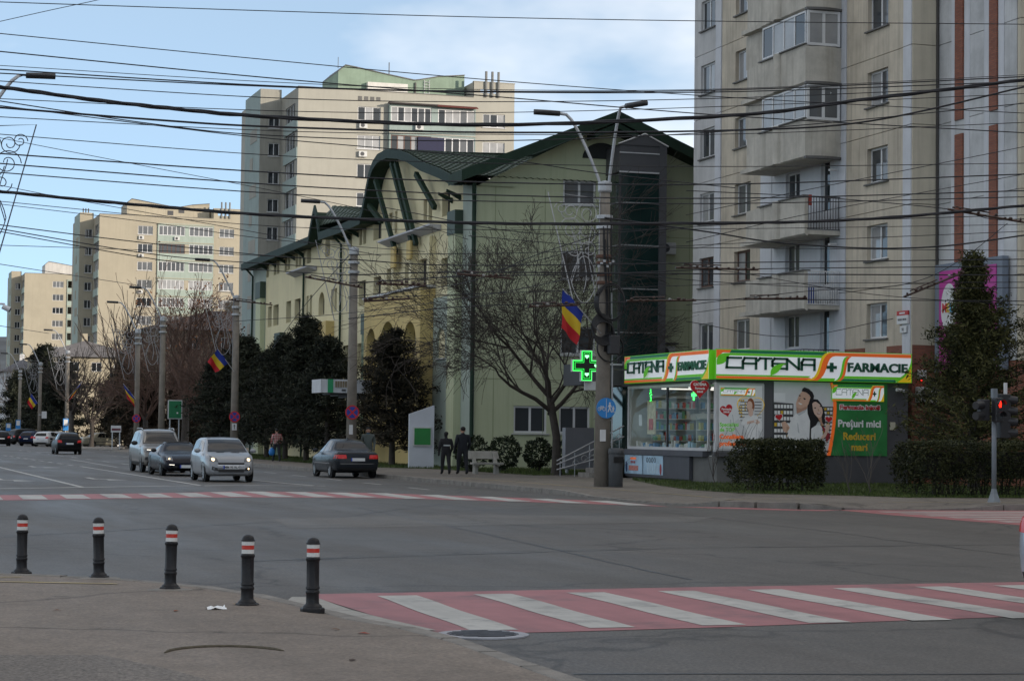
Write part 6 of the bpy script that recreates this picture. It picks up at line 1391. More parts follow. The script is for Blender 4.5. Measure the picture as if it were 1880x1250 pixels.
INSUL = [
('dark section insulator in front of the green building corner',(16.18,56.00,6.06),(17.75,56.00,5.99)),
('long dark section insulator before the grey block',(22.66,56.00,6.46),(25.22,56.00,6.49)),
('section insulator below the lower balcony',(24.77,56.00,5.63),(26.77,56.00,5.72)),
('section insulator beside the flag',(18.27,56.00,5.22),(19.75,56.00,5.31)),
('section insulator on the yellow facade',(14.90,60.00,6.00),(16.41,60.00,6.00)),
('lower section insulator on the yellow facade',(14.55,60.00,5.48),(15.92,60.00,5.60)),
('section insulator right of the pole coils',(21.18,56.00,5.47),(23.30,56.00,5.55)),
('insulator string left of the second pole',(14.93,70.00,6.88),(16.91,70.00,6.58)),
('chain of glass insulators at the right edge',(27.98,50.00,7.77),(30.28,50.00,7.52)),
('small insulator string left of the green building',(17.67,100.00,7.91),(19.77,100.00,7.72)),
('insulator fitting at the conifer top',(29.37,55.00,5.78),(31.32,55.00,6.56))]

def cr_spline(P_, n=6):
    P_ = [Vector(p) for p in P_]; Q = [P_[0]*2-P_[1]]+P_+[P_[-1]*2-P_[-2]]; r = []
    for i in range(1, len(Q)-2):
        for k in range(n):
            t = k/n; a, b, c, d = Q[i-1], Q[i], Q[i+1], Q[i+2]
            r.append(.5*((2*b)+(c-a)*t+(2*a-5*b+4*c-d)*t*t+(3*b-a-3*c+d)*t**3))
    return r+[P_[-1]]
M_wire = pm('wire_dark', (.012,.012,.016), .6, var=0)
for r_, lab, P_ in WIRES:
    pts = cr_spline(P_, 8)
    if r_ > .035:          # bundles: strands twisted round each other
        o = thing('cable_bundle', P_[0], lab, 'cable', 'overhead cables over the junction')
        for k in range(3):
            q = [p+Vector((0,.35*r_*math.cos(i*.55+k*2.1),r_*(.45+.12*math.sin(i*.9+k))*math.sin(i*.55+k*2.1))) for i, p in enumerate(cr_spline(P_, 16))]
            MB().tube(q, r_*.62, 5, False).build('strand', M_wire, o, True)
    else:
        tag(MB().tube(pts, r_*.85, 5, False).build('overhead_wire', M_wire, None, True), lab, 'wire', 'overhead wires over the junction')
M_gls = pm('insulator_glass', (.25,.245,.23), .3, var=.2, scale=8); M_insb = pm('insulator_brown', (.05,.025,.018), .4, var=.3, scale=8)
r6 = random.Random(8)
for lab, a, b in INSUL:
    o = thing('wire_insulator', a, lab, 'insulator', 'insulators on the trolley wires'); A, B = Vector(a), Vector(b); d = B-A
    MB().tube([A, B], .035, 6).build('bar', M_insb, o)
    MB().tube([A+d*.1+Vector((0,0,.1)), A+d*.55+Vector((0,0,.1))], .02, 5).build('bar', M_insb, o)
    n = 9
    for k in range(n):
        p = A.lerp(B, (k+.5)/n+r6.uniform(-.03,.03))+Vector((0,-.03,r6.uniform(.01,.09)))
        mb = MB(); mb.ell(p, .035+r6.uniform(0,.035), .03, .022+r6.uniform(0,.025), 8, 5); mb.build('insulator_bead', M_gls if r6.random() < .14 else M_insb, o, True)
# ================================================================== VEGETATION
M_bark = pm('bark_brown', (.05,.042,.036), .95, var=.3, scale=5, bump=.5, bscale=20)
M_bark2 = pm('bark_grey', (.085,.075,.066), .95, var=.3, scale=4)
M_twig = pm('twig_brown', (.05,.04,.034), .95, var=.25, scale=2)
M_twig2 = pm('twig_rusty', (.085,.048,.035), .95, var=.3, scale=.5)
M_twig3 = pm('twig_pale', (.12,.105,.09), .95, var=.25, scale=.5)
class TB:
    """fast tapered-tube collector for branches"""
    def __init__(s): s.v, s.f = [], []
    def seg(s, pts, rs, n):
        b = len(s.v); k = len(pts)
        for i, p in enumerate(pts):
            t = (pts[min(i+1,k-1)]-pts[max(i-1,0)]); t.normalize()
            a = t.cross(Vector((.31,.53,.79))); a.normalize(); c = t.cross(a)
            for j in range(n):
                q = 6.2832*j/n; w = a*(math.cos(q)*rs[i])+c*(math.sin(q)*rs[i]); s.v.append((p.x+w.x,p.y+w.y,p.z+w.z))
        for i in range(k-1):
            for j in range(n): jj = (j+1) % n; s.f.append((b+i*n+j,b+i*n+jj,b+(i+1)*n+jj,b+(i+1)*n+j))
    def build(s, name, mat, parent):
        mb = MB(); mb.v, mb.f, mb.mi = s.v, s.f, [0]*len(s.f); return mb.build(name, mat, parent, True)
def grow(tb, r, p, d, L_, rad, depth, spread, droop, kids, rmin=.004, tips=None, upw=0):
    n = 4 if depth > 1 else 3; pts, rs = [p.copy()], [rad]; q = p.copy(); dd = d.copy()
    for i in range(n):
        dd = (dd+Vector((r.gauss(0,.16),r.gauss(0,.16),r.gauss(0,.12)+upw-droop*(1 if depth <= 1 else .25)))).normalized(); q = q+dd*(L_/n); pts.append(q.copy()); rs.append(max(rmin, rad*(1-(i+1)/n*.55)))
    tb.seg(pts, rs, 6 if depth > 2 else (4 if depth > 0 else 3))
    if depth <= 0:
        if tips is not None: tips.append(q)
        return
    for k in range(kids[depth]):
        t = r.uniform(.25,1) if k else 1.0; i = min(int(t*n), n-1); f = t*n-i; b = pts[i].lerp(pts[i+1], min(1,f))
        ax = Vector((r.gauss(0,1),r.gauss(0,1),r.gauss(0,.7))); ax = (ax-dd*ax.dot(dd))
        if ax.length < .01: continue
        ax.normalize(); s_ = spread*r.uniform(.6,1.2)*(.45 if k == 0 else 1)
        nd = (dd*math.cos(s_)+ax*math.sin(s_)).normalized()
        grow(tb, r, b, nd, L_*r.uniform(.55,.82), max(rmin, rs[i]*(.72 if k == 0 else .55)), depth-1, spread, droop, kids, rmin, tips, upw)
def bare_tree(x, y, h, label, seed, trunk_h, r0, limbs, kids, spread=.65, droop=.03, lean=(0,0), mt=None, mk=None, L0=None, rmin=.006, upw=.02, z0=.13, leaves=0, group=None, tilt=(.35,.75)):
    r = random.Random(seed); t = thing('bare_tree', (x,y,z0), label, 'tree', group); mk = mk or M_bark; mt = mt or M_twig
    base = Vector((x,y,z0-.05)); top_ = Vector((x+lean[0],y+lean[1],z0+trunk_h)); m_ = base.lerp(top_,.5)+Vector((-lean[0]*.3+.05,0,0))
    tb = TB(); tb.seg([base, base.lerp(m_,.25)+Vector((0,0,.02)), m_, top_], [r0*1.45,r0*1.08,r0*.95,r0*.85], 10); tb.build('trunk', mk, t)
    tb = TB(); tips = []
    for k in range(limbs):
        a = 2*math.pi*(k+r.uniform(-.25,.25))/limbs; ti = r.uniform(*tilt); d = Vector((math.cos(a)*math.sin(ti),math.sin(a)*math.sin(ti),math.cos(ti)))
        grow(tb, r, top_-Vector((0,0,r.uniform(0,trunk_h*.25))), d, (L0 or (h-trunk_h)*.42)*r.uniform(.8,1.15), r0*.55, len(kids)-1, spread, droop, kids, rmin, tips, upw)
    tb.build('crown', mt, t)
    if leaves:
        lf = MB(); ml = leaf_mat('dry_leaves', (.06,.025,.012), (.16,.07,.03))
        for k in range(leaves):
            p = r.choice(tips)+Vector((r.gauss(0,.15),r.gauss(0,.15),r.gauss(0,.15)))
            if p.z < h*.55: continue
            a, b = Vector((r.gauss(0,1),r.gauss(0,1),r.gauss(0,1))).normalized()*.11, Vector((r.gauss(0,1),r.gauss(0,1),r.gauss(0,1))).normalized()*.09
            lf.face([p-a,p-b,p+a,p+b])
        lf.build('dry_leaves', ml, t)
    return t
bare_tree(26.6,77.8,10.4,'bare spreading tree standing before the green gable',23,3.0,.17,7,[3,3,4,4,4,4],.62,.02,(-.3,0),M_twig,M_bark,3.1,.0075,.01,tilt=(.3,.95))
G2 = 'bare trees along the avenue'
bare_tree(25.9,165,14.4,'bare tree with clinging russet leaves above the flag',31,4.5,.3,7,[3,4,5,5],.55,.0,(0,0),M_twig2,M_bark,4.2,.017,.03,leaves=900,group=G2)
bare_tree(26.9,215,18.4,'tall upright bare tree before the middle yellowish block',32,5,.35,9,[3,4,4],.35,-.02,(0,0),M_twig,M_bark2,5.6,.024,.06,group=G2,tilt=(.1,.4))
bare_tree(26.3,150,10.5,'bushy bare tree left of the dark conifers',33,2.5,.22,8,[3,4,5,5],.6,.02,(0,0),M_twig2,M_bark,3.0,.016,.02,group=G2)
bare_tree(24.9,180,12,'rusty bare tree behind the silver suv',34,3,.24,8,[3,4,5,5],.6,.01,(0,0),M_twig2,M_bark,3.5,.018,.02,group=G2)
bare_tree(27.9,190,14.6,'grey bare tree behind the russet leaved one',35,4,.28,7,[3,4,4,4],.55,.0,(0,0),M_twig,M_bark2,4.2,.02,.03,group=G2)
bare_tree(24.5,235,13.2,'bare tree before the low grey roofed house',36,4,.28,7,[3,4,4,3],.5,.0,(0,0),M_twig,M_bark2,3.9,.023,.03,group=G2)
bare_tree(22.8,200.5,9.0,'small bare street tree on the traffic island',37,2.4,.2,9,[3,4,4],.5,-.01,(0,0),M_twig,M_bark,3.0,.019,.05,group=G2,z0=.1,tilt=(.3,.9))
bare_tree(28.6,172,11.8,'brown bare tree left of the thick pole',38,3,.24,8,[3,4,5,5],.6,.01,(0,0),M_twig2,M_bark,3.4,.018,.02,group=G2)
bare_tree(23.7,300,12,'bare tree near the left edge below the hill',39,3,.26,7,[3,4,4],.55,.0,(0,0),M_twig,M_bark2,3.6,.03,.03,group=G2)
bare_tree(27.4,158,9.5,'low brown bare tree beside the green board',40,1.6,.2,9,[3,4,5,5],.7,.02,(0,0),M_twig2,M_bark,2.7,.016,.01,group=G2)
def cards(mb, r, p, n, sg, a0, a1, wd=(.35,.6)):
    for _ in range(n):
        c = Vector((p.x+r.gauss(0,sg),p.y+r.gauss(0,sg),p.z+r.gauss(0,sg*.8)))
        a = Vector((r.gauss(0,1),r.gauss(0,1),r.gauss(0,.8))).normalized(); b = a.cross(Vector((r.gauss(0,1),r.gauss(0,1),r.gauss(0,1))))
        if b.length < .01: continue
        b.normalize(); l_ = r.uniform(a0,a1); w = l_*r.uniform(*wd); mb.face([c-a*l_,c-b*w,c+a*l_,c+b*w])
def conifer(x, y, h, rr, label, seed, mat, n_br=110, cl=9, crown0=.12, z0=.13, size=(.08,.17), up_=.1, group='dark conifers along the green building', name='conifer', sg=.17, trunks=1, taper=.62):
    r = random.Random(seed); t = thing(name, (x,y,z0), label, 'tree', group)
    for k in range(trunks):
        dx, dy = (0,0) if k == 0 else (r.uniform(-.5,.5), r.uniform(-.5,.5)); tb = TB(); tb.seg([Vector((x+dx,y+dy,z0-.05)),Vector((x+dx*.8,y+dy*.8,z0+h*.3)),Vector((x+dx*.3,y+dy*.3,z0+h*.85))],[.17,.12,.03],8); tb.build('trunk', M_bark, t)
    mb = MB(); tb = TB(); lob = [(r.uniform(0,6.28), r.uniform(.7,1.25)) for _ in range(7)]
    for i in range(n_br):
        f = i/n_br; zz = h*(crown0+(1-crown0)*f**.85); a = r.uniform(0,6.283)
        L_ = rr*((1-f)**taper+.06)*r.uniform(.55,1.15)*(1+.22*math.sin(3*a+lob[0][0])+.15*math.sin(5*a+zz+lob[1][0]))
        p0 = Vector((x,y,z0+zz)); p1 = p0+Vector((math.cos(a)*L_,math.sin(a)*L_,up_*L_+r.uniform(-.25,.2)))
        tb.seg([p0,p0.lerp(p1,.6),p1],[.03,.02,.008],3)
        for k in range(cl):
            q = p0.lerp(p1, .3+.72*(k+r.random())/cl); cards(mb, r, q, 15, sg*(1.1-.3*k/cl), *size, wd=(.16,.3))
    cards(mb, r, Vector((x,y,z0+h)), 14, .12, *size)
    mb.build('crown', mat, t); tb.build('branches', M_bark, t); return t
M_con = leaf_mat('conifer_dark', (.008,.011,.008), (.045,.05,.032), .8, .8)
M_conb = leaf_mat('conifer_brownish', (.009,.010,.007), (.055,.044,.028), .8, .7)
M_thu = leaf_mat('thuja_olive', (.02,.026,.009), (.1,.095,.033), .8, 1.2)
conifer(25.4,98.6,6.3,2.6,'rounded dark conifer right behind the white totem',51,M_conb,150,9,.12)
conifer(24.0,106.5,6.2,2.4,'dark conifer just left of the second pole',52,M_con,130,8)
conifer(24.0,111.5,7.6,2.3,'tallest dark conifer in the middle of the row',53,M_con,140,8)
conifer(24.1,117.5,6.8,2.6,'broad dark conifer right of the no stopping sign',54,M_con,130,8)
conifer(24.4,124.5,6.3,2.6,'dark conifer behind the person in the checked shirt',55,M_con,120,8)
conifer(24.4,132,7.4,3.0,'dark conifer behind the flag pole',56,M_con,130,8,size=(.1,.2))
conifer(24.2,139,6.4,2.8,'dark conifer at the left end of the row',57,M_con,120,8,size=(.1,.2))
conifer(29.5,99.8,4.6,1.8,'low dark conifer close to the yellow bay',58,M_conb,90,8) if False else None
conifer(23.9,262,11.5,3.6,'tall dark evergreen at the far left among the poles',59,M_con,120,8,size=(.18,.34),sg=.3,group='far evergreens')
conifer(24.9,247,9.5,3.4,'lower dark evergreen beside the far left poles',60,M_con,110,8,size=(.18,.34),sg=.3,group='far evergreens')
conifer(26.5,205,8,3.4,'dark evergreen behind the small street tree',61,M_conb,110,8,size=(.16,.3),sg=.3,group='far evergreens')
M_bush = leaf_mat('bush_brown', (.012,.010,.007), (.06,.042,.026), .9, .5)
for i_, (bx_, by_, bh_, br_) in enumerate(((25.6,186,5.2,2.6),(28.6,184,6.0,2.8),(31.5,196,6.5,3.2),(29.4,208,6.6,3.4),(33.0,215,8.0,3.6),(27.6,222,7.0,3.4),(30.5,226,8.5,3.6))):
    conifer(bx_,by_,bh_,br_,['brown bush right behind the white and maroon sign','brown bush left of the thick pole','tall brown bush before the low house','dull bush behind the cream sedan','tall dull bush at the corner of the low house','dull bush behind the parked white hatchback','large dull bush against the low house wall'][i_],150+i_,M_bush,80,8,.02,size=(.14,.27),sg=.32,group='brown bushes before the low house',name='bush')
conifer(23.2,286,9,3.2,'dark evergreen at the left edge of the picture',62,M_con,100,8,size=(.2,.36),sg=.3,group='far evergreens')
conifer(32.9,57.2,7.0,2.75,'olive green conifer before the billboard at the right',63,M_thu,300,10,.02,up_=.4,taper=1.2,size=(.045,.11),sg=.13,group=None,name='thuja_tree')
# trimmed hedges
M_hedge = leaf_mat('hedge_leaves', (.011,.016,.006), (.055,.058,.02), .6, 2.2)
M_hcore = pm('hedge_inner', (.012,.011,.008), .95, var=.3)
def hedge(x0, y0, x1, y1, h, label, n, seed, z0=.13, size=(.025,.05), mat=None, open_=.0):
    r = random.Random(seed); t = thing('hedge', ((x0+x1)/2,(y0+y1)/2,z0), label, 'hedge'); mat = mat or M_hedge
    mb = MB(); W, D = x1-x0, y1-y0
    tb = TB()
    for k in range(int(W*9)):
        a = Vector((x0+.15+r.random()*(W-.3),y0+D*(.3+.4*r.random()),z0-.02)); b = a+Vector((r.gauss(0,.25),r.gauss(0,.2),h*.85)); tb.seg([a,a.lerp(b,.5)+Vector((r.gauss(0,.08),r.gauss(0,.08),0)),b],[.022,.015,.006],4)
    tb.build('stems', M_bark, t)
    core = MB(); nx, nz = max(3,int(W*2)), 5
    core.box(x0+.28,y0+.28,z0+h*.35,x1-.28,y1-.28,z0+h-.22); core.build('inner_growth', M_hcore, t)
    for k in range(n):
        s_ = r.random()
        if s_ < .52: p = Vector((x0+r.random()*W,y0,z0+h*(r.random()**.8)))
        elif s_ < .72: p = Vector((x0+r.random()*W,y0+r.random()*D,z0+h))
        elif s_ < .84: p = Vector((x0,y0+r.random()*D,z0+h*(r.random()**.8)))
        elif s_ < .92: p = Vector((x1,y0+r.random()*D,z0+h*(r.random()**.8)))
        else: p = Vector((x0+r.random()*W,y0+r.random()*D,z0+h*(.3+.7*r.random())))
        f = (p.z-z0)/h
        if f < .3 and r.random() > f*2.4+.12+open_: continue
        wob = .09*math.sin(p.x*2.3+seed)+.07*math.sin(p.z*4+p.x)+.05*math.sin(p.x*7.1)
        p += Vector((r.gauss(0,.05),abs(r.gauss(0,.07))+wob-.02+.12*(1-f),r.gauss(0,.03)+.03*math.sin(p.x*5)))
        if p.x < x0+.3: p.x += .1*math.sin(p.z*5)
        cards(mb, r, p, 2, .03, *size)
    mb.build('foliage', mat, t)
    return t
hedge(24.42,54.5,26.68,56.0,1.42,'trimmed dark hedge in front of the pharmacy posters',9500,71)
hedge(27.75,50.7,36.5,52.4,1.44,'long trimmed hedge behind the traffic light',16000,72)
hedge(23.6,178.5,27.5,180.5,1.7,'brown leafless hedge below the white and maroon sign',1500,73,size=(.07,.13),mat=leaf_mat('hedge_brown', (.025,.018,.012), (.07,.05,.035)),open_=.5)
# round clipped shrubs
M_shr = leaf_mat('shrub_leaves', (.008,.016,.007), (.035,.05,.02), .45, 2)
SL = ['round clipped shrub behind the two pedestrians','round clipped shrub right of the concrete bench','round clipped shrub between bench and bare tree','round clipped shrub right of the bare tree trunk']
for i, (x, y, rr) in enumerate(((25.0,84,.72),(26.42,84,.7),(27.91,84,.62),(29.2,84,.62))):
    r = random.Random(80+i); t = thing('shrub', (x,y,.13), SL[i], 'shrub', 'clipped shrubs before the green gable')
    tb = TB()
    for k in range(6): a = r.uniform(0,6.28); tb.seg([Vector((x,y,.1)),Vector((x+.2*math.cos(a),y+.2*math.sin(a),.5)),Vector((x+.4*math.cos(a),y+.4*math.sin(a),.95))],[.03,.02,.01],4)
    tb.build('stems', M_bark, t); mb = MB()
    for k in range(1500):
        d = Vector((r.gauss(0,1),r.gauss(0,1),r.gauss(0,1))).normalized(); q = rr*(r.uniform(.55,1)**.4)*(1+.08*math.sin(d.x*6+d.z*5+i)); cards(mb, r, Vector((x+d.x*q,y+d.y*q,.92+d.z*q)), 1, .02, .05, .09)
    mb.build('foliage', M_shr, t)
# lawns and grass blades
M_lawn = pm('lawn_soil_green', (.045,.055,.016), .95, var=.35, scale=1.2)
M_blade = leaf_mat('grass_blades', (.03,.05,.012), (.09,.12,.03), .6, .8)
lawnA = [(27.5,72),(26.6,69.5),(24.6,62),(23.6,57.2),(23.7,53.6),(26,52.0),(27.0,50.3),(37,50.0),(37,61),(35.2,65.4),(28.0,65.4),(27.85,72)]
lawnB = [(25.4,77),(28.5,78.6),(31.3,80),(31.3,92.6),(27.3,92.6),(27.3,146),(22.7,146),(22.6,94.5),(23.3,92),(24.9,90.5)]
def inside(p, poly):
    c = False; n = len(poly)
    for i in range(n):
        a, b = poly[i], poly[i-1]
        if (a[1] > p[1]) != (b[1] > p[1]) and p[0] < (b[0]-a[0])*(p[1]-a[1])/(b[1]-a[1])+a[0]: c = not c
    return c
for nm, poly, n, hh in (('lawn',lawnA,26000,(.05,.11)),('lawn',lawnB,26000,(.06,.13))):
    struct(nm, MB().face([(x,y,.136) for x, y in poly]), M_lawn)
    r = random.Random(90+len(poly)); mb = MB(); xs = [p[0] for p in poly]; ys = [p[1] for p in poly]; k = 0
    while k < n:
        x, y = r.uniform(min(xs),max(xs)), min(ys)+(max(ys)-min(ys))*(r.random()**1.35)
        if not inside((x,y), poly) or math.sin(x*3.1)+math.sin(y*2.3+x)+r.gauss(0,1) < -1.3: k += .2; continue
        h = r.uniform(*hh); a = r.uniform(0,6.28); w = .012; dx, dy = math.cos(a)*w, math.sin(a)*w; lx, ly = r.gauss(0,.03), r.gauss(0,.03)
        mb.face([(x-dx,y-dy,.135),(x+dx,y+dy,.135),(x+lx,y+ly,.135+h)]); k += 1
    tag(mb.build('grass', M_blade), 'short green grass on the verge before the pharmacy' if poly is lawnA else 'short green grass beside the green building', 'grass', kind='stuff')
# a few bare saplings between the hedges
for i, (x, y, h) in enumerate(((27.55,53.6,1.9),(27.2,54.2,1.4),(24.9,67.0,1.3),(28.0,63.2,2.3),(27.1,63.6,2.0))):
    bare_tree(x, y, h, ['thin bare sapling between the two hedges','shorter bare sapling left of the long hedge','small bare twig bush on the verge by the pharmacy corner','thin bare bush before the pharmacy window','second thin bare bush before the pharmacy window'][i], 100+i, .25, .018, 5, [2,3], .4, 0, (0,0), M_twig3 if i < 3 else M_twig, M_bark2, h*.55, .005, .05, tilt=(.05,.3), group='bare saplings on the verge')
# ================================================================== CARS
def cr1(xs, ys, x):
    i = max(0, min(len(xs)-2, next((k for k in range(len(xs)-1) if xs[k] <= x <= xs[k+1]), len(xs)-2)))
    t = (x-xs[i])/(xs[i+1]-xs[i]); p0 = ys[max(0,i-1)]; p1 = ys[i]; p2 = ys[i+1]; p3 = ys[min(len(ys)-1,i+2)]
    m1 = (p2-p0)/(xs[min(len(xs)-1,i+1)]-xs[max(0,i-1)])*(xs[i+1]-xs[i]) if i > 0 else (p2-p1); m2 = (p3-p1)/(xs[min(len(xs)-1,i+2)]-xs[i])*(xs[i+1]-xs[i]) if i < len(xs)-2 else (p2-p1)
    return (2*t**3-3*t*t+1)*p1+(t**3-2*t*t+t)*m1+(-2*t**3+3*t*t)*p2+(t**3-t*t)*m2
def car_paint(name, c, rough=.32, metal=.15): return pm(name, c, rough, var=.04, scale=1, metal=metal, coat=.5 if sum(c) > .3 else 0, spec=.4 if sum(c) > .3 else .18, coords='obj')
M_tyre = pm('tyre_rubber', (.012,.012,.012), .85, var=.1); M_rim = pm('alloy_rim', (.35,.35,.36), .3, var=.05, metal=.7); M_rimd = pm('dark_rim', (.06,.06,.065), .4, metal=.5)
M_cglass = pm('car_glass', (.006,.007,.009), .05, var=0, spec=.35); M_trim = pm('black_trim', (.012,.012,.013), .5, var=0)
M_tail = pm('tail_lamp', (.25,.008,.008), .25, var=0, emit=((1,.03,.02),.06)); M_head = pm('head_lamp_lit', (.8,.75,.6), .2, var=0, emit=((1,.72,.4),1.1)); M_headc = pm('head_lamp_clear', (.12,.125,.13), .15, var=0)
M_drl = pm('daytime_lamp', (.8,.8,.8), .2, var=0, emit=((1,.9,.75),.9)); M_plate = pm('number_plate', (.62,.62,.62), .5, var=0); M_pblue = pm('plate_blue', (.02,.06,.4), .5, var=0)
M_chrome = pm('chrome', (.5,.5,.5), .15, var=0, metal=.9)
class Car:
    def __init__(s, label, paint, st, group, W=1, name='parked_car', cat='car'):
        s.root = thing(name, (0,0,0), label, cat, group); s.paint = paint
        xs = [a[0] for a in st]; cols_ = list(zip(*st)); n = 46; s.L = xs[-1]
        X_ = sorted(set([xs[0]+(xs[-1]-xs[0])*(.5-.5*math.cos(math.pi*i/n)) for i in range(n+1)]+xs)); vs, fs = [], []
        for x in X_:
            zb, zl, zt, wb, wt = (cr1(xs, cols_[k], x) for k in range(1,6)); wb *= W; wt *= W
            zm = zb+(zl-zb)*.55
            half = [(0,zb),(wb*.82,zb),(wb*.95,zb+.06),(wb*.985,zb+.14),(wb*1.0,zm-.08),(wb*1.012,zm),(wb*1.0,zm+(zl-zm)*.6),(wb*.965,zl-.01),(wb*.93+wt*.0,zl+(zt-zl)*.06),(wb*.93*.55+wt*.45,zl+(zt-zl)*.5),(wt*1.03,zl+(zt-zl)*.86),(wt*.93,zl+(zt-zl)*.965),(wt*.6,zt-.004),(0,zt+.008)]
            ring = [(x,y,z) for y, z in half]+[(x,-y,z) for y, z in half[-2:0:-1]]; vs += ring
        m = len(half)*2-2
        for i in range(len(X_)-1):
            for j in range(m): jj = (j+1) % m; fs.append((i*m+j,(i+1)*m+j,(i+1)*m+jj,i*m+jj))
        fs.append(tuple(range(m))); fs.append(tuple(range((len(X_)-1)*m+m-1,(len(X_)-1)*m-1,-1)))
        s.bvh = BVHTree.FromPolygons([Vector(v) for v in vs], fs)
        mb = MB(); mb.raw(vs, fs); s.body = smooth_by_angle(mb.build('body', paint, s.root), 50)
    def decal(s, name, quad, axis, mat, n=8, m=6, off=.006, parent=None, flip=False):
        """quad: 4 corners in the plane seen along axis; 'f' (y,z) from the front, 'b' from behind, 'l'/'r' (x,z) from the sides, 't' (x,y) from above"""
        d = {'f':Vector((-1,0,0)),'b':Vector((1,0,0)),'l':Vector((0,-1,0)),'r':Vector((0,1,0)),'t':Vector((0,0,-1))}[axis]
        g_ = {}; vs = []; fs = []
        for i in range(n+1):
            for j in range(m+1):
                u, v = i/n, j/m; a = [quad[0][k]*(1-u)*(1-v)+quad[1][k]*u*(1-v)+quad[2][k]*u*v+quad[3][k]*(1-u)*v for k in (0,1)]
                o = {'f':(9,a[0],a[1]),'b':(-9,a[0],a[1]),'l':(a[0],9,a[1]),'r':(a[0],-9,a[1]),'t':(a[0],a[1],9)}[axis]
                h = s.bvh.ray_cast(Vector(o), d)
                if h[0] is not None: g_[i,j] = len(vs); nn = h[1] if h[1].dot(d) < 0 else -h[1]; vs.append(tuple(h[0]+nn*off*.6-d*off*.4))
        for i in range(n):
            for j in range(m):
                k = [(i,j),(i+1,j),(i+1,j+1),(i,j+1)]
                if all(q in g_ for q in k): fs.append(tuple(g_[q] for q in k))
        if not fs: return None
        mb = MB(); mb.raw(vs, fs); return mb.build(name, mat, parent or s.root, True)
    def spot(s, name, y, z, r, axis, mat, off=.014):
        d = Vector((-1,0,0)) if axis == 'f' else Vector((1,0,0)); X0_ = 9 if axis == 'f' else -9; N = 12; pts = []
        for k in range(N+1):
            a = 2*math.pi*k/N; rr = 0 if k == N else r; h = s.bvh.ray_cast(Vector((X0_, y+rr*math.cos(a), z+rr*math.sin(a))), d)
            if h[0] is None: return
            pts.append(tuple(h[0]-d*off))
        mb = MB()
        for k in range(N): mb.face([pts[N], pts[k], pts[(k+1) % N]])
        return mb.build(name, mat, s.root, True)
    def both(s, name, quad, mat, **k):
        s.decal(name, quad, 'l', mat, **k); s.decal(name, quad, 'r', mat, **k)
    def mir(s, name, quad, axis, mat, **k):
        s.decal(name, quad, axis, mat, **k); s.decal(name, [(-y,z) for y, z in quad], axis, mat, **k)
    def wheels(s, x0, x1, r, half, rim=None, arch=.06, w=.2):
        for x in (x0, x1):
            for sd in (1,-1):
                q = []; N = 18; g_ = []; vs = []; fs = []
                c = s.bvh.ray_cast(Vector((x,9*sd,r+.05)), Vector((0,-sd,0)))[0]; yb = abs(c.y) if c else half
                mb = MB(); pts = []
                for ring_ in (0, r+arch):
                    for k in range(N):
                        a = 2*math.pi*k/N; h = s.bvh.ray_cast(Vector((x+ring_*math.cos(a), 9*sd, max(.02, r+ring_*math.sin(a)))), Vector((0,-sd,0)))
                        y = h[0].y if h[0] else sd*(yb-.02); pts.append((x+ring_*math.cos(a), y+sd*.004, max(.02, r+ring_*math.sin(a))))
                for k in range(N): kk = (k+1) % N; mb.face([pts[k],pts[N+k],pts[N+kk]])
                mb.build('wheel_arch', M_trim, s.root)
                yo = yb+.012
                t = MB(); t.lathe([(r*.62,-w),(r*.93,-w),(r,-w*.8),(r,-.05),(r*.95,-.01),(r*.66,0),(r*.62,-.07)], n=24); t.xf(Matrix.Translation((x,sd*yo,r)) @ Matrix.Rotation(R(-90)*sd,4,'X'))
                wh = t.build('wheel', M_tyre, s.root, True)
                mr = MB(); mr.lathe([(r*.64,-.04),(r*.64,-.008),(r*.58,-.012)], n=20)
                for k in range(5 if rim is not M_rimd else 7):
                    a = 2*math.pi*k/(5 if rim is not M_rimd else 7); b_ = len(mr.v); mr.box(0,-r*.09,-.03,r*.6,r*.09,-.006); mr.xf(Matrix.Rotation(a,4,'Z'), b_)
                mr.lathe([(r*.16,-.03),(r*.16,-.002),(r*.02,-.001)], n=10); mr.xf(Matrix.Translation((x,sd*yo,r)) @ Matrix.Rotation(R(-90)*sd,4,'X')); mr.build('rim', rim or M_rim, wh)
    def mirrors(s, x, y, z, mat, sz=1):
        for sd in (1,-1):
            mb = MB(); mb.ell((x,sd*(y+.09*sz),z), .06*sz, .11*sz, .075*sz, 12, 8); mb.build('mirror', mat, s.root, True)
    def plate(s, axis, z, text=None, w=.52, y=0):
        p = s.decal('number_plate', [(y-w/2,z-.055),(y+w/2,z-.055),(y+w/2,z+.055),(y-w/2,z+.055)], axis, M_plate, off=.02)
        sgn = 1 if axis == 'f' else -1
        b = s.decal('plate_band', [(y+sgn*(-w/2+.045),z-.055),(y+sgn*-w/2,z-.055),(y+sgn*-w/2,z+.055),(y+sgn*(-w/2+.045),z+.055)], axis, M_pblue, n=2, m=2, off=.023, parent=p)
        if text:
            h = s.bvh.ray_cast(Vector((9*sgn,y,z)), Vector((-sgn,0,0)))[0]
            me = text_mesh(text, .105, .002, .001); me.materials.clear(); me.materials.append(M_trim)
            for v in me.vertices: v.co.x *= (w-.1)/max(1e-6,(max(q.co.x for q in me.vertices)-min(q.co.x for q in me.vertices))) if False else 1
            o = bpy.data.objects.new('lettering', me); col.objects.link(o); o.parent = p; o.location = (h.x+sgn*.028,y+sgn*.02,z); o.rotation_euler = (R(90),0,R(90)*sgn)
    def place(s, x, y, ang): s.root.location = (x, y, 0); s.root.rotation_euler = (0,0,ang)
def glass_sides(c, quads): 
    for q in quads: c.both('side_window', q, M_cglass)
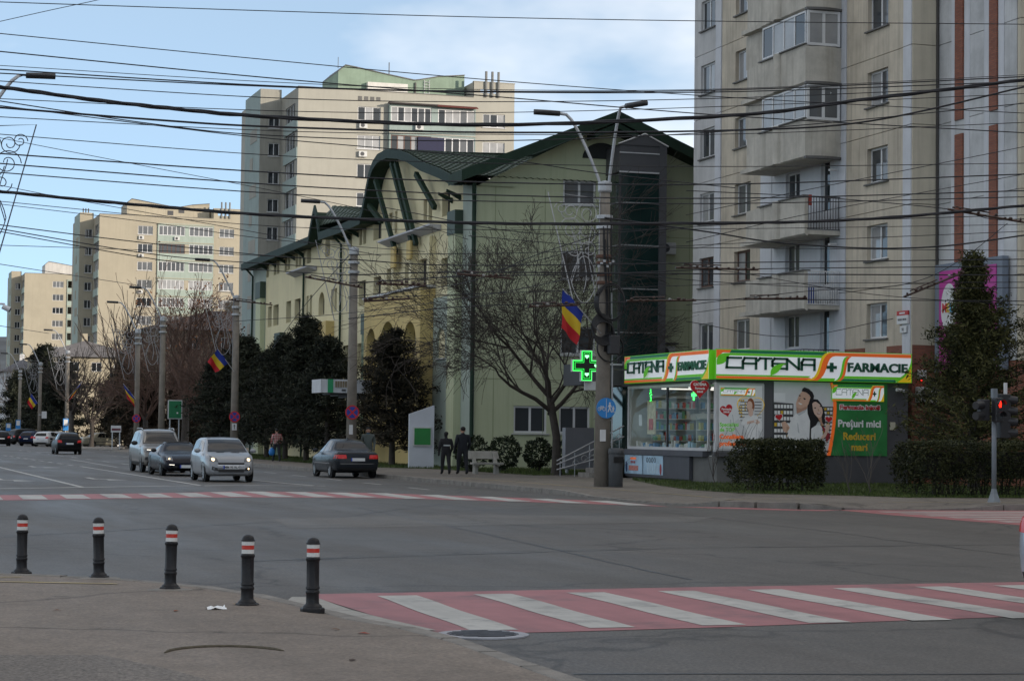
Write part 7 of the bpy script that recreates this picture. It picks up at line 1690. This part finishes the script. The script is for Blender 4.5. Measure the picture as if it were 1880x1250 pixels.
# --- station lists: x, underside, belt, top, half width at belt, half width at roof
MPV = [(0,.36,.72,.78,.6,.5),(.05,.28,.88,.97,.72,.56),(.2,.23,.97,1.28,.79,.6),(.5,.2,.98,1.42,.82,.61),(1.2,.18,.96,1.46,.84,.61),(1.85,.18,.94,1.44,.84,.59),(2.35,.18,.93,1.3,.84,.6),(2.75,.18,.92,1.08,.83,.66),(3.0,.19,.9,.965,.82,.68),(3.35,.2,.83,.885,.79,.64),(3.62,.22,.7,.77,.72,.56),(3.72,.27,.56,.62,.64,.48),(3.75,.34,.46,.5,.55,.4)]
SUV = [(0,.42,.85,.9,.72,.6),(.06,.34,1.0,1.1,.82,.64),(.25,.28,1.08,1.5,.88,.66),(.6,.26,1.08,1.66,.9,.68),(1.6,.24,1.07,1.71,.91,.68),(2.5,.24,1.05,1.68,.91,.66),(3.0,.24,1.04,1.45,.91,.67),(3.4,.25,1.04,1.16,.9,.74),(3.6,.25,1.02,1.09,.9,.76),(4.2,.26,.98,1.03,.88,.74),(4.5,.28,.88,.95,.82,.68),(4.6,.34,.7,.76,.76,.6),(4.64,.42,.56,.6,.68,.5)]
SED = [(0,.4,.72,.78,.66,.55),(.05,.3,.85,.92,.76,.62),(.3,.24,.92,.99,.82,.68),(.85,.2,.93,1.03,.86,.66),(1.35,.18,.92,1.32,.88,.56),(1.8,.18,.9,1.41,.88,.55),(2.4,.18,.88,1.43,.88,.55),(2.9,.18,.87,1.28,.88,.57),(3.3,.18,.86,1.03,.88,.64),(3.55,.18,.84,.9,.87,.68),(4.1,.2,.76,.82,.83,.64),(4.4,.22,.66,.72,.75,.55),(4.52,.28,.54,.6,.66,.48),(4.56,.36,.46,.5,.56,.4)]
HAT = [(0,.4,.8,.86,.64,.54),(.05,.32,.92,1.0,.76,.58),(.22,.24,.97,1.3,.82,.58),(.6,.2,.97,1.43,.86,.58),(1.4,.18,.94,1.48,.88,.58),(2.1,.18,.92,1.44,.88,.56),(2.6,.18,.9,1.24,.88,.58),(3.0,.18,.88,1.0,.87,.66),(3.3,.18,.85,.92,.86,.68),(3.8,.2,.77,.83,.82,.62),(4.08,.24,.64,.7,.72,.52),(4.18,.34,.5,.55,.6,.42)]
ROA = [(0,.34,.66,.7,.66,.5),(.06,.27,.78,.84,.78,.62),(.5,.2,.84,.9,.88,.7),(1.0,.18,.86,1.02,.9,.66),(1.5,.17,.84,1.2,.89,.54),(1.95,.17,.82,1.25,.88,.52),(2.35,.17,.81,1.12,.87,.54),(2.75,.17,.8,.9,.86,.62),(3.1,.17,.78,.83,.86,.66),(3.7,.19,.72,.77,.84,.64),(4.1,.22,.6,.65,.76,.56),(4.3,.3,.46,.5,.62,.44)]
GQ = 'cars queueing at the stop line'
# silver small hatchback in front ------------------------------------------------
c = Car('small silver hatchback with lit headlights at the head of the queue', car_paint('paint_silver', (.25,.26,.275)), MPV, GQ, name='car')
c.decal('windscreen', [(-.66,.98),(.66,.98),(.53,1.385),(-.53,1.385)], 'f', M_cglass, n=12, m=8)
c.decal('roof_panel', [(.35,-.5),(1.8,-.5),(1.8,.5),(.35,.5)], 't', M_trim, n=8, m=8)
glass_sides(c, [[(1.62,1.0),(2.55,.99),(2.12,1.29),(1.65,1.36)],[(.75,1.02),(1.56,1.0),(1.58,1.36),(.85,1.38)],[(.35,1.04),(.68,1.02),(.78,1.37),(.48,1.33)]])
c.decal('rear_window', [(-.55,1.0),(.55,1.0),(.5,1.33),(-.5,1.33)], 'b', M_cglass)
for y in (1,-1):
    c.decal('headlamp', [(y*.42,.66),(y*.7,.69),(y*.67,.86),(y*.46,.78)], 'f', M_headc, n=6, m=6, off=.008)
    c.spot('lamp_bulb', y*.585, .745, .055, 'f', M_head)
    c.decal('fog_recess', [(y*.4,.36),(y*.64,.4),(y*.62,.52),(y*.46,.46)], 'f', M_trim, off=.007); c.spot('fog_lamp', y*.57, .445, .03, 'f', M_head if y > 0 else M_headc)
    c.decal('bonnet_vent', [(2.98,y*.12),(3.03,y*.12),(3.03,y*.38),(2.98,y*.38)], 't', M_trim, n=2, m=6)
c.decal('upper_grille', [(-.42,.57),(.42,.57),(.44,.64),(-.44,.64)], 'f', M_trim, n=12, m=3, off=.008); c.decal('grille_rim', [(-.45,.535),(.45,.535),(.44,.565),(-.44,.565)], 'f', M_chrome, n=12, m=2, off=.01); c.decal('lower_grille', [(-.42,.33),(.42,.33),(.42,.43),(-.42,.43)], 'f', M_trim, n=12, m=3, off=.008)
c.both('door_line', [(1.6,.4),(1.615,.4),(1.615,.97),(1.6,.97)], M_trim, n=1, m=8, off=.004); c.both('door_line', [(2.6,.45),(2.615,.45),(2.615,.95),(2.6,.95)], M_trim, n=1, m=8, off=.004)
c.wheels(.6,3.05,.3,.82); c.mirrors(2.5,.84,1.02,c.paint); c.plate('f',.49,'MM 95 RLY'); c.plate('b',.6)
c.both('tail_lamp', [(.02,.75),(.2,.8),(.2,1.0),(.05,.95)], M_tail); c.place(12.45,73.0,R(-90.5))
MB().tube([(1.4,0,1.46),(1.32,0,1.6)], .008, 4).build('aerial', M_trim, c.root)
# dark roadster -----------------------------------------------------------------
c = Car('dark blue roadster with a black soft top, second in the queue', car_paint('paint_midnight', (.006,.007,.014), .25), ROA, GQ, name='car')
c.decal('windscreen', [(-.68,.86),(.68,.86),(.5,1.17),(-.5,1.17)], 'f', M_cglass, n=12, m=8)
M_soft = pm('soft_top_cloth', (.012,.012,.013), .9, var=.1)
c.decal('soft_top', [(.75,-.56),(2.1,-.56),(2.1,.56),(.75,.56)], 't', M_soft, n=10, m=8, off=.012)
glass_sides(c, [[(1.35,.88),(2.35,.86),(2.05,1.12),(1.5,1.14)]])
for y in (1,-1):
    c.decal('headlamp', [(y*.5,.55),(y*.74,.58),(y*.72,.74),(y*.52,.72)], 'f', M_headc, n=6, m=6, off=.008); c.spot('lamp_bulb', y*.625, .645, .035, 'f', M_head)
    c.decal('daytime_lamp', [(y*.46,.405),(y*.64,.415),(y*.64,.435),(y*.46,.425)], 'f', M_drl, n=6, m=2, off=.012); c.decal('air_intake', [(y*.36,.26),(y*.66,.28),(y*.66,.385),(y*.36,.38)], 'f', M_trim, n=6, m=3)
c.both('side_intake', [(.95,.5),(1.2,.45),(1.22,.75),(1.05,.7)], M_trim)
c.wheels(.75,3.4,.32,.88,M_rimd); c.mirrors(2.2,.84,.93,M_trim); c.plate('f',.36); c.place(12.35,82.3,R(-90))
# beige suv ----------------------------------------------------------------------
c = Car('silver beige suv with roof rails, third in the queue', car_paint('paint_champagne', (.18,.168,.152)), SUV, GQ, name='car')
c.decal('windscreen', [(-.76,1.13),(.76,1.13),(.62,1.6),(-.62,1.6)], 'f', M_cglass, n=12, m=8)
glass_sides(c, [[(2.0,1.12),(3.1,1.1),(2.6,1.5),(2.02,1.58)],[(1.05,1.13),(1.94,1.12),(1.95,1.59),(1.1,1.6)],[(.4,1.16),(1.0,1.13),(1.03,1.59),(.62,1.56)]])
c.decal('grille', [(-.42,.62),(.42,.62),(.5,.9),(-.5,.9)], 'f', M_trim, n=12, m=6, off=.01); c.decal('grille_bar', [(-.5,.86),(.5,.86),(.5,.885),(-.5,.885)], 'f', M_chrome, n=10, m=1, off=.015)
c.decal('lower_bumper', [(-.74,.3),(.74,.3),(.74,.47),(-.74,.47)], 'f', M_trim, n=14, m=4, off=.01)
for y in (1,-1):
    c.decal('headlamp', [(y*.48,.78),(y*.84,.8),(y*.8,.93),(y*.5,.9)], 'f', M_headc, n=6, m=4, off=.01); c.decal('lamp_bulb', [(y*.54,.875),(y*.74,.89),(y*.74,.91),(y*.54,.895)], 'f', M_drl, n=6, m=2, off=.016)
    c.decal('fog_recess', [(y*.52,.46),(y*.82,.5),(y*.8,.62),(y*.6,.62)], 'f', M_trim, n=5, m=4, off=.01)
    MB().tube([(.75,y*.64,1.69),(.95,y*.645,1.755),(2.2,y*.64,1.75),(2.45,y*.63,1.685)], .022, 6).build('roof_rail', M_galv, c.root, True)
c.both('door_line', [(1.97,.5),(1.985,.5),(1.985,1.1),(1.97,1.1)], M_trim, n=1, m=8, off=.004); c.both('door_line', [(3.05,.5),(3.065,.5),(3.065,1.06),(3.05,1.06)], M_trim, n=1, m=8, off=.004)
c.both('lower_trim', [(.15,.28),(4.4,.3),(4.4,.42),(.15,.42)], M_trim, n=20, m=2, off=.008)
c.wheels(.85,3.75,.35,.88,M_rimd,.08); c.mirrors(2.95,.92,1.16,M_trim,1.2); c.plate('f',.56); c.place(12.55,89.2,R(-90))
# dark sedan leaving -------------------------------------------------------------
c = Car('dark grey sedan driving away beside the kerb', car_paint('paint_graphite', (.02,.023,.028), .25), SED, None, name='car')
c.decal('rear_window', [(-.6,1.03),(.6,1.03),(.47,1.34),(-.47,1.34)], 'b', M_cglass, n=12, m=8)
c.decal('windscreen', [(-.66,.92),(.66,.92),(.52,1.36),(-.52,1.36)], 'f', M_cglass, n=10, m=6)
glass_sides(c, [[(2.3,.96),(3.2,.93),(2.75,1.27),(2.32,1.36)],[(1.45,.98),(2.24,.96),(2.26,1.36),(1.75,1.35)],[(1.12,1.0),(1.4,.98),(1.68,1.33),(1.45,1.28)]])
for y in (1,-1): c.decal('tail_lamp', [(y*.42,.72),(y*.84,.72),(y*.8,.86),(y*.44,.86)], 'b', M_tail, n=8, m=5, off=.01)
c.decal('chrome_strip', [(-.5,.52),(.66,.52),(.66,.55),(-.66,.55)], 'b', pm('bumper_shine', (.12,.125,.13), .15, metal=.5), n=10, m=1, off=.012); c.decal('rear_apron', [(-.66,.3),(.66,.3),(.66,.38),(-.66,.38)], 'b', M_trim, n=10, m=2, off=.01)
c.both('door_line', [(2.27,.35),(2.285,.35),(2.285,.94),(2.27,.94)], M_trim, n=1, m=8, off=.004); c.both('side_moulding', [(.9,.52),(3.4,.52),(3.4,.56),(.9,.56)], M_chrome, n=14, m=1, off=.006)
c.wheels(.95,3.65,.315,.88); c.mirrors(2.95,.88,1.0,c.paint); c.plate('b',.69,'MM 07 FAN' if False else None)
MB().prism([(1.72,-.02,1.4),(1.95,-.02,1.43),(1.75,-.02,1.49)], (0,.04,0)).build('aerial_fin', M_trim, c.root); c.place(18.3,76.0,R(89.5))
# black hatchback farther away ------------------------------------------------------
def simple_hatch(label, col_, x, y, ang, group, st=HAT, rear=True, nm='car'):
    c = Car(label, car_paint('paint_'+label[:12].replace(' ','_'), col_), st, group, name=nm); L_ = c.L; H_ = max(a[2] for a in st)
    k = L_/4.18
    c.decal('rear_window', [(-.58,1.02),(.58,1.02),(.5,1.33),(-.5,1.33)], 'b', M_cglass, n=8, m=5); c.decal('windscreen', [(-.66,.98),(.66,.98),(.5,1.38),(-.5,1.38)], 'f', M_cglass, n=8, m=5)
    glass_sides(c, [[(1.7*k,1.0),(2.75*k,.97),(2.3*k,1.3),(1.72*k,1.38)],[(.8*k,1.02),(1.64*k,1.0),(1.66*k,1.38),(.95*k,1.38)]])
    for y_ in (1,-1): c.decal('tail_lamp', [(y_*.5,.78),(y_*.82,.8),(y_*.78,.98),(y_*.54,.94)], 'b', M_tail, n=5, m=4, off=.01); c.decal('headlamp', [(y_*.45,.6),(y_*.74,.62),(y_*.7,.76),(y_*.48,.72)], 'f', M_headc, n=5, m=4, off=.01)
    c.decal('lower_bumper', [(-.68,.3),(.68,.3),(.68,.42),(-.68,.42)], 'b', M_trim, n=8, m=2, off=.01)
    c.wheels(.75*k,3.35*k,.31,.86); c.mirrors(2.6*k,.88,1.03,c.paint); c.plate('b',.72); c.plate('f',.45); c.place(x,y,ang); return c
simple_hatch('black hatchback driving away with red tail lights', (.008,.008,.009), 15.1, 145.5, R(90), None)
GP = 'parked cars at the far left'
c = Car('cream sedan parked behind the traffic island', car_paint('paint_cream', (.33,.3,.22)), SED, GP)
c.decal('rear_window', [(-.6,1.03),(.6,1.03),(.47,1.34),(-.47,1.34)], 'b', M_cglass); c.decal('windscreen', [(-.66,.92),(.66,.92),(.52,1.36),(-.52,1.36)], 'f', M_cglass)
glass_sides(c, [[(2.3,.96),(3.2,.93),(2.75,1.27),(2.32,1.36)],[(1.45,.98),(2.24,.96),(2.26,1.36),(1.75,1.35)]]); c.both('side_moulding', [(.9,.5),(3.4,.5),(3.4,.56),(.9,.56)], M_trim, n=14, m=1)
for y in (1,-1): c.decal('headlamp', [(y*.45,.58),(y*.74,.6),(y*.7,.72),(y*.48,.7)], 'f', M_headc, n=5, m=4, off=.01)
c.wheels(.95,3.6,.31,.86); c.mirrors(2.95,.88,1.0,c.paint); c.place(22.5,207.5,R(14))
simple_hatch('white hatchback parked tail first beside the black one', (.6,.6,.6), 18.9, 209, R(60), GP, nm='parked_car')
simple_hatch('dark blue hatchback left of the white parked one', (.012,.02,.05), 18.1, 216, R(60), GP, nm='parked_car')
simple_hatch('dark grey suv parked among the others at the left', (.02,.021,.022), 18.2, 236, R(25), GP, SUV, nm='parked_car')
simple_hatch('blue hatchback half hidden by the grey suv', (.02,.03,.11), 16.9, 243, R(60), GP, nm='parked_car')
simple_hatch('black sedan cut off at the left edge of the road', (.008,.008,.009), 15.6, 213, R(90), GP, nm='parked_car')
simple_hatch('pale car roof behind the black parked one', (.45,.46,.47), 21.4, 222, R(60), GP, nm='parked_car')
simple_hatch('pale grey car behind the blue hatchback', (.4,.42,.44), 17.5, 258, R(60), GP, nm='parked_car')
c = simple_hatch('pale blue car cut off by the right edge on the near crossing', (.3,.33,.38), 10.77, 17.1, R(3), None)
# ================================================================== PEOPLE
def zone_mat(name, zones, check=None):
    """clothes by height along the body: zones = [(z_top, colour)] from the feet up, in metres"""
    m = bpy.data.materials.new(name); m.use_nodes = True; n, l = m.node_tree.nodes, m.node_tree.links; b = n['Principled BSDF']; b.inputs['Roughness'].default_value = .85
    tc_ = n.new('ShaderNodeTexCoord'); sp = n.new('ShaderNodeSeparateXYZ'); l.new(tc_.outputs['Object'], sp.inputs[0])
    mr = n.new('ShaderNodeMapRange'); mr.inputs['From Max'].default_value = 2.0; l.new(sp.outputs[2], mr.inputs['Value'])
    r = n.new('ShaderNodeValToRGB'); r.color_ramp.interpolation = 'CONSTANT'; z0 = 0
    els = r.color_ramp.elements; els[0].position = 0; els[0].color = (*zones[0][1],1); els.remove(els[1])
    for (zt_, _), (_, c_) in zip(zones, zones[1:]): e = els.new(zt_/2.0); e.color = (*c_,1)
    l.new(mr.outputs[0], r.inputs[0]); outc = r.outputs[0]
    if check:
        ck = n.new('ShaderNodeTexBrick'); ck.inputs['Scale'].default_value = 7; ck.offset = 0; ck.inputs['Color1'].default_value = (.22,.015,.015,1); ck.inputs['Color2'].default_value = (.3,.02,.02,1); ck.inputs['Mortar'].default_value = (.5,.45,.42,1); ck.inputs['Mortar Size'].default_value = .07; ck.inputs['Brick Width'].default_value = .6; ck.inputs['Row Height'].default_value = .6
        cb_ = n.new('ShaderNodeCombineXYZ'); l.new(sp.outputs[0], cb_.inputs[0]); l.new(sp.outputs[2], cb_.inputs[1]); l.new(cb_.outputs[0], ck.inputs['Vector'])
        gt = n.new('ShaderNodeMath'); gt.operation = 'GREATER_THAN'; gt.inputs[1].default_value = check[0]; l.new(sp.outputs[2], gt.inputs[0]); lt = n.new('ShaderNodeMath'); lt.operation = 'LESS_THAN'; lt.inputs[1].default_value = check[1]; l.new(sp.outputs[2], lt.inputs[0])
        mu = n.new('ShaderNodeMath'); mu.operation = 'MULTIPLY'; l.new(gt.outputs[0], mu.inputs[0]); l.new(lt.outputs[0], mu.inputs[1])
        x = n.new('ShaderNodeMix'); x.data_type = 'RGBA'; l.new(mu.outputs[0], x.inputs['Factor']); l.new(outc, x.inputs['A']); l.new(ck.outputs['Color'], x.inputs['B']); outc = x.outputs['Result']
    l.new(outc, b.inputs['Base Color']); return m
def person(label, x, y, ang, mat, hair, H=1.75, stride=.28, arm=(.1,.1), lean=0, z0=.13, cap=False, hood=False):
    """one skinned figure: joints laid out facing local -y"""
    t = thing('person', (x,y,z0), label, 'person'); k = H/1.75
    V, E_, RD = [], [], []
    def add(p, r, par=None):
        V.append(Vector(p)*k); RD.append((r*k, r*k)); i = len(V)-1
        if par is not None: E_.append((par, i))
        return i
    pel = add((0,0,.95), .18); wa = add((0,-.01+lean*.3,1.12), .175, pel); ch = add((0,-.01+lean*.7,1.32), .19, wa); nb = add((0,lean,1.46), .085, ch); nk = add((0,-.015+lean,1.52), .055, nb); hd = add((0,-.03+lean,1.6), .088, nk); ht = add((0,-.025+lean,1.69), .08, hd)
    for sd, st_ in ((1,stride),(-1,-stride)):
        hp_ = add((.1*sd,0,.88), .115, pel); kn = add((.11*sd,-st_*.5-.03,.5), .085, hp_); an = add((.11*sd,-st_*.95+.02,.09+.03*abs(st_)*(st_ < 0)), .06, kn); add((.12*sd,-st_*.95-.13,.045), .042, an)
    for sd, a in ((1,arm[0]),(-1,arm[1])):
        sh = add((.205*sd,lean,1.4), .09, ch); el = add((.27*sd,lean+.03,1.13), .07, sh); wr = add((.25*sd,lean-.08-a,.92), .04, el); hn = add((.25*sd,lean-.11-a,.84), .034, wr)
        for fx, fl in ((-.03,.075),(-.01,.085),(.01,.08),(.028,.065)): add((.25*sd+fx,lean-.115-a,.84-fl), .009, hn)
        add((.25*sd-.04*sd,lean-.14-a,.81), .01, hn)
    me = bpy.data.meshes.new('body'); me.from_pydata([tuple(v) for v in V], E_, []); o = bpy.data.objects.new('body', me); col.objects.link(o); o.parent = t
    me.materials.append(mat); sk = o.modifiers.new('skin', 'SKIN'); sk.use_smooth_shade = True
    for i, rd in enumerate(RD): me.skin_vertices[0].data[i].radius = rd; me.skin_vertices[0].data[i].use_root = (i == 0)
    sb = o.modifiers.new('sub', 'SUBSURF'); sb.levels = sb.render_levels = 2
    hm = pm('hair_'+label[:10], hair, .8, var=.2)
    mb = MB(); hc = Vector((0,.0+lean,1.655))*k; mb.ell(hc+Vector((0,.012,.02)), .092*k, .098*k, .085*k, 14, 10); hh = mb.build('cap' if cap else ('hood' if hood else 'hair'), hm, None, True); hh.parent = t
    if not hood:
        skm = pm('skin', (.4,.24,.17), .6, var=.05)
        mb = MB(); mb.ell(Vector((0,-.115+lean,1.6))*k, .014*k, .02*k, .025*k, 8, 6); q = mb.build('nose', skm, None, True); q.parent = o
        for sd in (1,-1): mb = MB(); mb.ell(Vector((.088*sd,-.01+lean,1.61))*k, .014*k, .022*k, .032*k, 8, 6); q = mb.build('ear', skm, None, True); q.parent = o
        for sd in (1,-1): mb = MB(); mb.ell(Vector((.033*sd,-.108+lean,1.625))*k, .012*k, .008*k, .008*k, 8, 6); q = mb.build('eye', M_trim, None, True); q.parent = o
        mb = MB(); mb.ell(Vector((0,-.108+lean,1.555))*k, .026*k, .006*k, .007*k, 8, 6); q = mb.build('mouth', pm('lips', (.25,.09,.08), .6), None, True); q.parent = o
    t.rotation_euler = (0,0,ang); return t
SKN = (.38,.23,.16); BK = (.012,.012,.014)
pA = person('person in a red checked shirt walking with a blue bag by the conifers', 21.9, 109, R(185), zone_mat('clothes_checked', [(.08,(.02,.02,.02)),(.93,(.02,.022,.03)),(1.5,(.25,.02,.02)),(1.75,SKN)], (.93,1.5)), (.01,.01,.01), 1.72, .25)
pB = person('person in a grey green coat and dark cap beside the second pole', 21.35, 86.9, R(-15), zone_mat('clothes_greygreen', [(.08,(.02,.02,.02)),(.7,(.03,.03,.035)),(1.5,(.075,.09,.085)),(1.56,(.05,.1,.14)),(1.75,SKN)]), (.015,.018,.025), 1.78, .12, cap=True)
pC = person('person in black with a maroon hood walking away, left of the pair', 22.1, 77.6, R(178), zone_mat('clothes_black', [(.08,(.015,.015,.016)),(1.52,BK),(1.75,(.05,.012,.014))]), (.05,.012,.014), 1.62, .2, hood=True)
MB().box(-.13,.135,1.08,.13,.15,1.13).build('reflective_strip', pm('strip_pale', (.4,.42,.42), .4), None).parent = pC
pD = person('taller person in dark navy walking away, right of the pair', 22.85, 77.9, R(183), zone_mat('clothes_navy', [(.08,(.02,.02,.02)),(.92,(.014,.015,.02)),(1.585,(.01,.012,.018)),(1.85,SKN)]), (.012,.01,.009), 1.82, .2)
# blue plastic bag carried by the first person
bg_ = thing('carrier_bag', (21.62,108.9,.5), 'bright blue plastic bag held by the person in the checked shirt', 'bag')
mb = MB(); mb.lathe([(.05,0),(.13,.03),(.17,.14),(.15,.27),(.08,.36),(.03,.42)], (21.62,108.85,.45), 10, 1, .6); mb.build('body', pm('bag_blue', (.02,.18,.5), .5, var=.15, scale=6), bg_, True)
